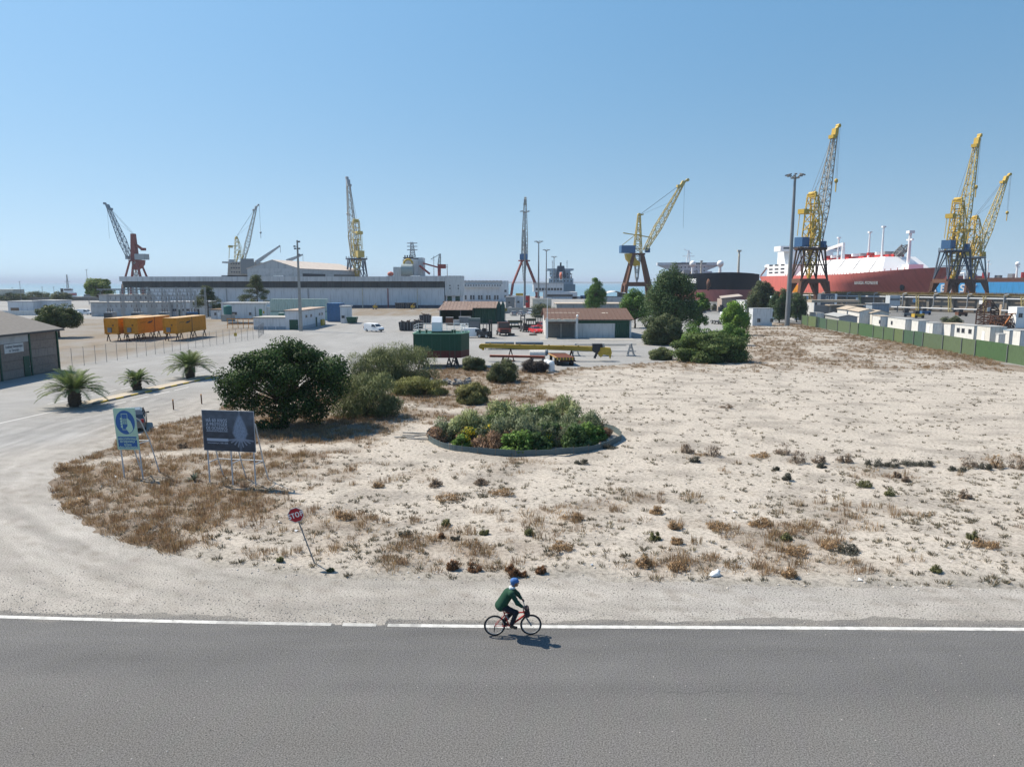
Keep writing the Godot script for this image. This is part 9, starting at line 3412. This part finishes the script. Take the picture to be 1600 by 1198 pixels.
func build_cyclist():
	R.seed = 99
	var at := V3(.02, 0, -20.64)
	bicycle(at + V3(0, .006, 0), .05)
	var t := thing("person", "person in a green jacket, dark trousers and blue cap riding the red bicycle", "person", at + V3(0, .006, 0), .05)
	var hip := V3(-.33, 1.0, 0)
	var chest := V3(-.10, 1.36, 0)
	var neck := V3(.0, 1.53, 0)
	var sr := V3(-.04, 1.44, .19)
	var sl := V3(-.02, 1.44, -.19)
	var er := V3(.13, 1.17, .27)
	var el := V3(.17, 1.22, -.27)
	var wr := V3(.285, 1.035, .255)
	var wl := V3(.285, 1.065, -.255)
	var kr := V3(.10, .80, .13)
	var kl := V3(-.02, .70, -.12)
	var ar := V3(-.03, .385, .13)
	var al := V3(-.26, .36, -.13)
	var skin := MB.new()
	var bones := [[hip, chest, .13, .145], [chest, neck, .12, .065], [neck, neck + V3(.045, .09, 0), .058, .056], [chest + V3(0, .02, 0), sr, .08, .062], [chest + V3(0, .02, 0), sl, .08, .062], [sr, er, .056, .042], [er, wr, .042, .028], [sl, el, .056, .042], [el, wl, .042, .028], [hip + V3(0, -.02, .09), kr, .088, .058], [kr, ar, .056, .036], [hip + V3(0, -.02, -.09), kl, .088, .058], [kl, al, .056, .036]]
	blob(skin, bones, .014, .03)
	# head: skull, jaw, nose, ears, brow, lips
	var h := neck + V3(.075, .17, 0)
	var head := [[h + V3(-.025, .03, 0), h + V3(.015, .035, 0), .092, .088], [h + V3(.02, -.03, 0), h + V3(.05, -.085, 0), .07, .036], [h + V3(.098, .012, 0), h + V3(.118, -.024, 0), .009, .015], [h + V3(.0, .0, .088), h + V3(-.008, -.03, .086), .018, .012], [h + V3(.0, .0, -.088), h + V3(-.008, -.03, -.086), .018, .012], [h + V3(.088, .032, .03), h + V3(.088, .032, -.03), .014, .014], [h + V3(.085, -.062, .018), h + V3(.085, -.062, -.018), .011, .011], [neck, h + V3(-.01, -.05, 0), .056, .056]]
	blob(skin, head, .008, .022)
	hand(skin, wr, V3(.345, 1.0, .26), 1.0)
	hand(skin, wl, V3(.345, 1.0, -.26), -1.0)
	part(t, "body", skin, mat(Color(.20, .105, .07), .55))
	for z in [-.034, .034]:
		var e := MB.new()
		e.ball(h + V3(.083, .012, z), V3(.011, .009, .012), 8, 6)
		part(t, "eye", e, M.dark)
	var jk := MB.new()
	blob(jk, [[hip + V3(-.035, -.03, .06), chest + V3(-.02, 0, .04), .145, .15], [hip + V3(-.035, -.03, -.06), chest + V3(-.02, 0, -.04), .145, .15], [hip + V3(-.09, .0, 0), chest + V3(-.05, .02, 0), .13, .14], [chest, neck + V3(-.02, -.02, 0), .14, .085], [chest + V3(0, .03, 0), sr, .11, .085], [chest + V3(0, .03, 0), sl, .11, .085], [sr, er, .084, .066], [er, wr - (wr - er) * .16, .066, .05], [sl, el, .084, .066], [el, wl - (wl - el) * .16, .066, .05]], .016, .045)
	part(t, "jacket", jk, mat(Color(.012, .06, .035), .85, T.grime, 2.0))
	var tr := MB.new()
	blob(tr, [[hip + V3(.0, -.03, -.07), hip + V3(.0, -.03, .07), .12, .12], [hip + V3(.02, -.03, .09), kr, .105, .08], [kr, ar + V3(0, .05, 0), .08, .066], [hip + V3(.02, -.03, -.09), kl, .105, .08], [kl, al + V3(0, .05, 0), .08, .066]], .016, .03)
	part(t, "trousers", tr, mat(Color(.016, .017, .024), .85))
	var cap := MB.new()
	blob(cap, [[h + V3(-.03, .055, 0), h + V3(.01, .062, 0), .105, .098], [h + V3(-.055, .0, 0), h + V3(-.05, .05, 0), .085, .10], [h + V3(.075, .05, -.045), h + V3(.075, .05, .045), .018, .018], [h + V3(.115, .04, -.02), h + V3(.115, .04, .02), .014, .014]], .01, .03)
	part(t, "cap", cap, mat(Color(.05, .14, .36), .7))
	var sc := MB.new()
	blob(sc, [[neck + V3(-.05, .0, .04), neck + V3(.03, .03, .05), .05, .042], [neck + V3(-.05, .0, -.04), neck + V3(.03, .03, -.05), .05, .042], [neck + V3(-.06, .01, -.03), neck + V3(-.06, .01, .03), .055, .055]], .012, .03)
	part(t, "collar", sc, mat(Color(.46, .52, .58), .8))
	for a in [ar, al]:
		var sh := MB.new()
		blob(sh, [[a + V3(-.03, -.035, 0), a + V3(.05, -.052, 0), .042, .042], [a + V3(.05, -.052, 0), a + V3(.145, -.062, 0), .042, .03], [a + V3(0, .03, 0), a + V3(0, -.03, 0), .045, .042]], .01, .02)
		part(t, "shoe", sh, mat(Color(.07, .055, .04), .8))

func bicycle(at: Vector3, turn: float):
	var b := thing("bicycle", "red mountain bicycle with a dark bag hung on its handlebar", "bicycle", at, turn)
	var red := mat(Color(.42, .025, .022), .35)
	var rr := .335
	var rh := V3(-.555, rr, 0)
	var fh := V3(.565, rr, 0)
	var bb := V3(-.10, .30, 0)
	for c in [rh, fh]:
		var ty := MB.new()
		ty.torus(c, V3(0, 0, 1), rr - .024, .024, 40, 8)
		var w := part(b, "wheel", ty, M.black_rubber)
		var rim := MB.new()
		rim.torus(c, V3(0, 0, 1), rr - .055, .011, 40, 6)
		part(w, "rim", rim, M.galv)
		var hb := MB.new()
		hb.tube(c - V3(0, 0, .05), c + V3(0, 0, .05), .024, .024, 10)
		for k in 28:
			var t := TAU * k / 28
			hb.tube(c + V3(0, 0, .03 if k % 2 else -.03), c + V3(cos(t), sin(t), 0) * (rr - .06), .0016, .0016, 3, false)
		part(w, "spokes", hb, M.galv)
	var ht := V3(.335, .80, 0)
	var hd := V3(.385, .66, 0)
	var st := V3(-.27, .74, 0)
	for q in [["down_tube", bb, hd, .03], ["top_tube", st, ht + V3(.01, -.06, 0), .022], ["seat_tube", bb, st, .02], ["head_tube", hd, ht, .024]]:
		var m := MB.new()
		m.tube(q[1], q[2], q[3], q[3], 10)
		part(b, q[0], m, red)
	for z in [-.055, .055]:
		var m := MB.new()
		m.tube(bb + V3(-.02, 0, z * .6), rh + V3(0, 0, z), .011, .009, 8)
		part(b, "chain_stay", m, red)
		m = MB.new()
		m.tube(st + V3(.02, -.08, z * .5), rh + V3(0, 0, z), .010, .009, 8)
		part(b, "seat_stay", m, red)
		m = MB.new()
		m.path([hd + V3(.0, -.02, z), hd + V3(.06, -.14, z), fh + V3(0, 0, z)], .017, 8, .012)
		part(b, "fork_blade", m, M.steel_grey)
	var sp := MB.new()
	sp.tube(st, V3(-.32, .86, 0), .014, .014, 8)
	part(b, "seat_post", sp, red)
	var sd := MB.new()
	sd.ball(V3(-.38, .885, 0), V3(.11, .035, .085), 12, 6)
	sd.ball(V3(-.25, .89, 0), V3(.13, .028, .035), 12, 6)
	part(b, "saddle", sd, M.dark)
	var hbm := MB.new()
	hbm.path([ht, ht + V3(-.01, .10, 0), ht + V3(.02, .16, 0)], .014, 8)
	hbm.path([V3(.345, 1.0, -.33), V3(.345, 1.0, -.16), V3(.365, .955, 0), V3(.345, 1.0, .16), V3(.345, 1.0, .33)], .012, 8)
	part(b, "handlebar", hbm, M.steel_grey)
	for z in [-.33, .21]:
		var g := MB.new()
		g.tube(V3(.345, 1.0, z), V3(.345, 1.0, z + .12), .016, .016, 10)
		part(b, "grip", g, M.black_rubber)
	var bag := MB.new()
	blob(bag, [[V3(.44, .86, -.08), V3(.44, .86, .10), .07, .07], [V3(.45, .70, -.07), V3(.45, .70, .09), .085, .085]], .014, .05)
	part(b, "handlebar_bag", bag, mat(Color(.045, .032, .034), .9))
	var ch := MB.new()
	ch.torus(bb + V3(0, 0, .05), V3(0, 0, 1), .085, .006, 24, 5)
	ch.tube(bb + V3(0, .085, .05), rh + V3(0, .035, .05), .005, .005, 4)
	ch.tube(bb + V3(0, -.085, .05), rh + V3(0, -.035, .05), .005, .005, 4)
	ch.bar(rh + V3(.0, 0, .06), rh + V3(-.02, -.16, .06), .03)
	part(b, "chain", ch, M.dark)
	for q in [[.075, V3(.10, .29, .13)], [-.075, V3(-.25, .27, -.13)]]:
		var m := MB.new()
		m.bar(bb + V3(0, 0, q[0]), V3(q[1].x, q[1].y, q[0]), .022)
		m.box(q[1] + V3(-.02, .0, 0), V3(.09, .022, .09))
		part(b, "crank", m, M.dark)
	var sus := MB.new()
	sus.tube(V3(-.22, .66, 0), V3(-.12, .52, 0), .025, .025, 8)
	part(b, "shock_spring", sus, M.galv)


func V3(x: float, y: float, z: float) -> Vector3:
	return Vector3(x, y, z)
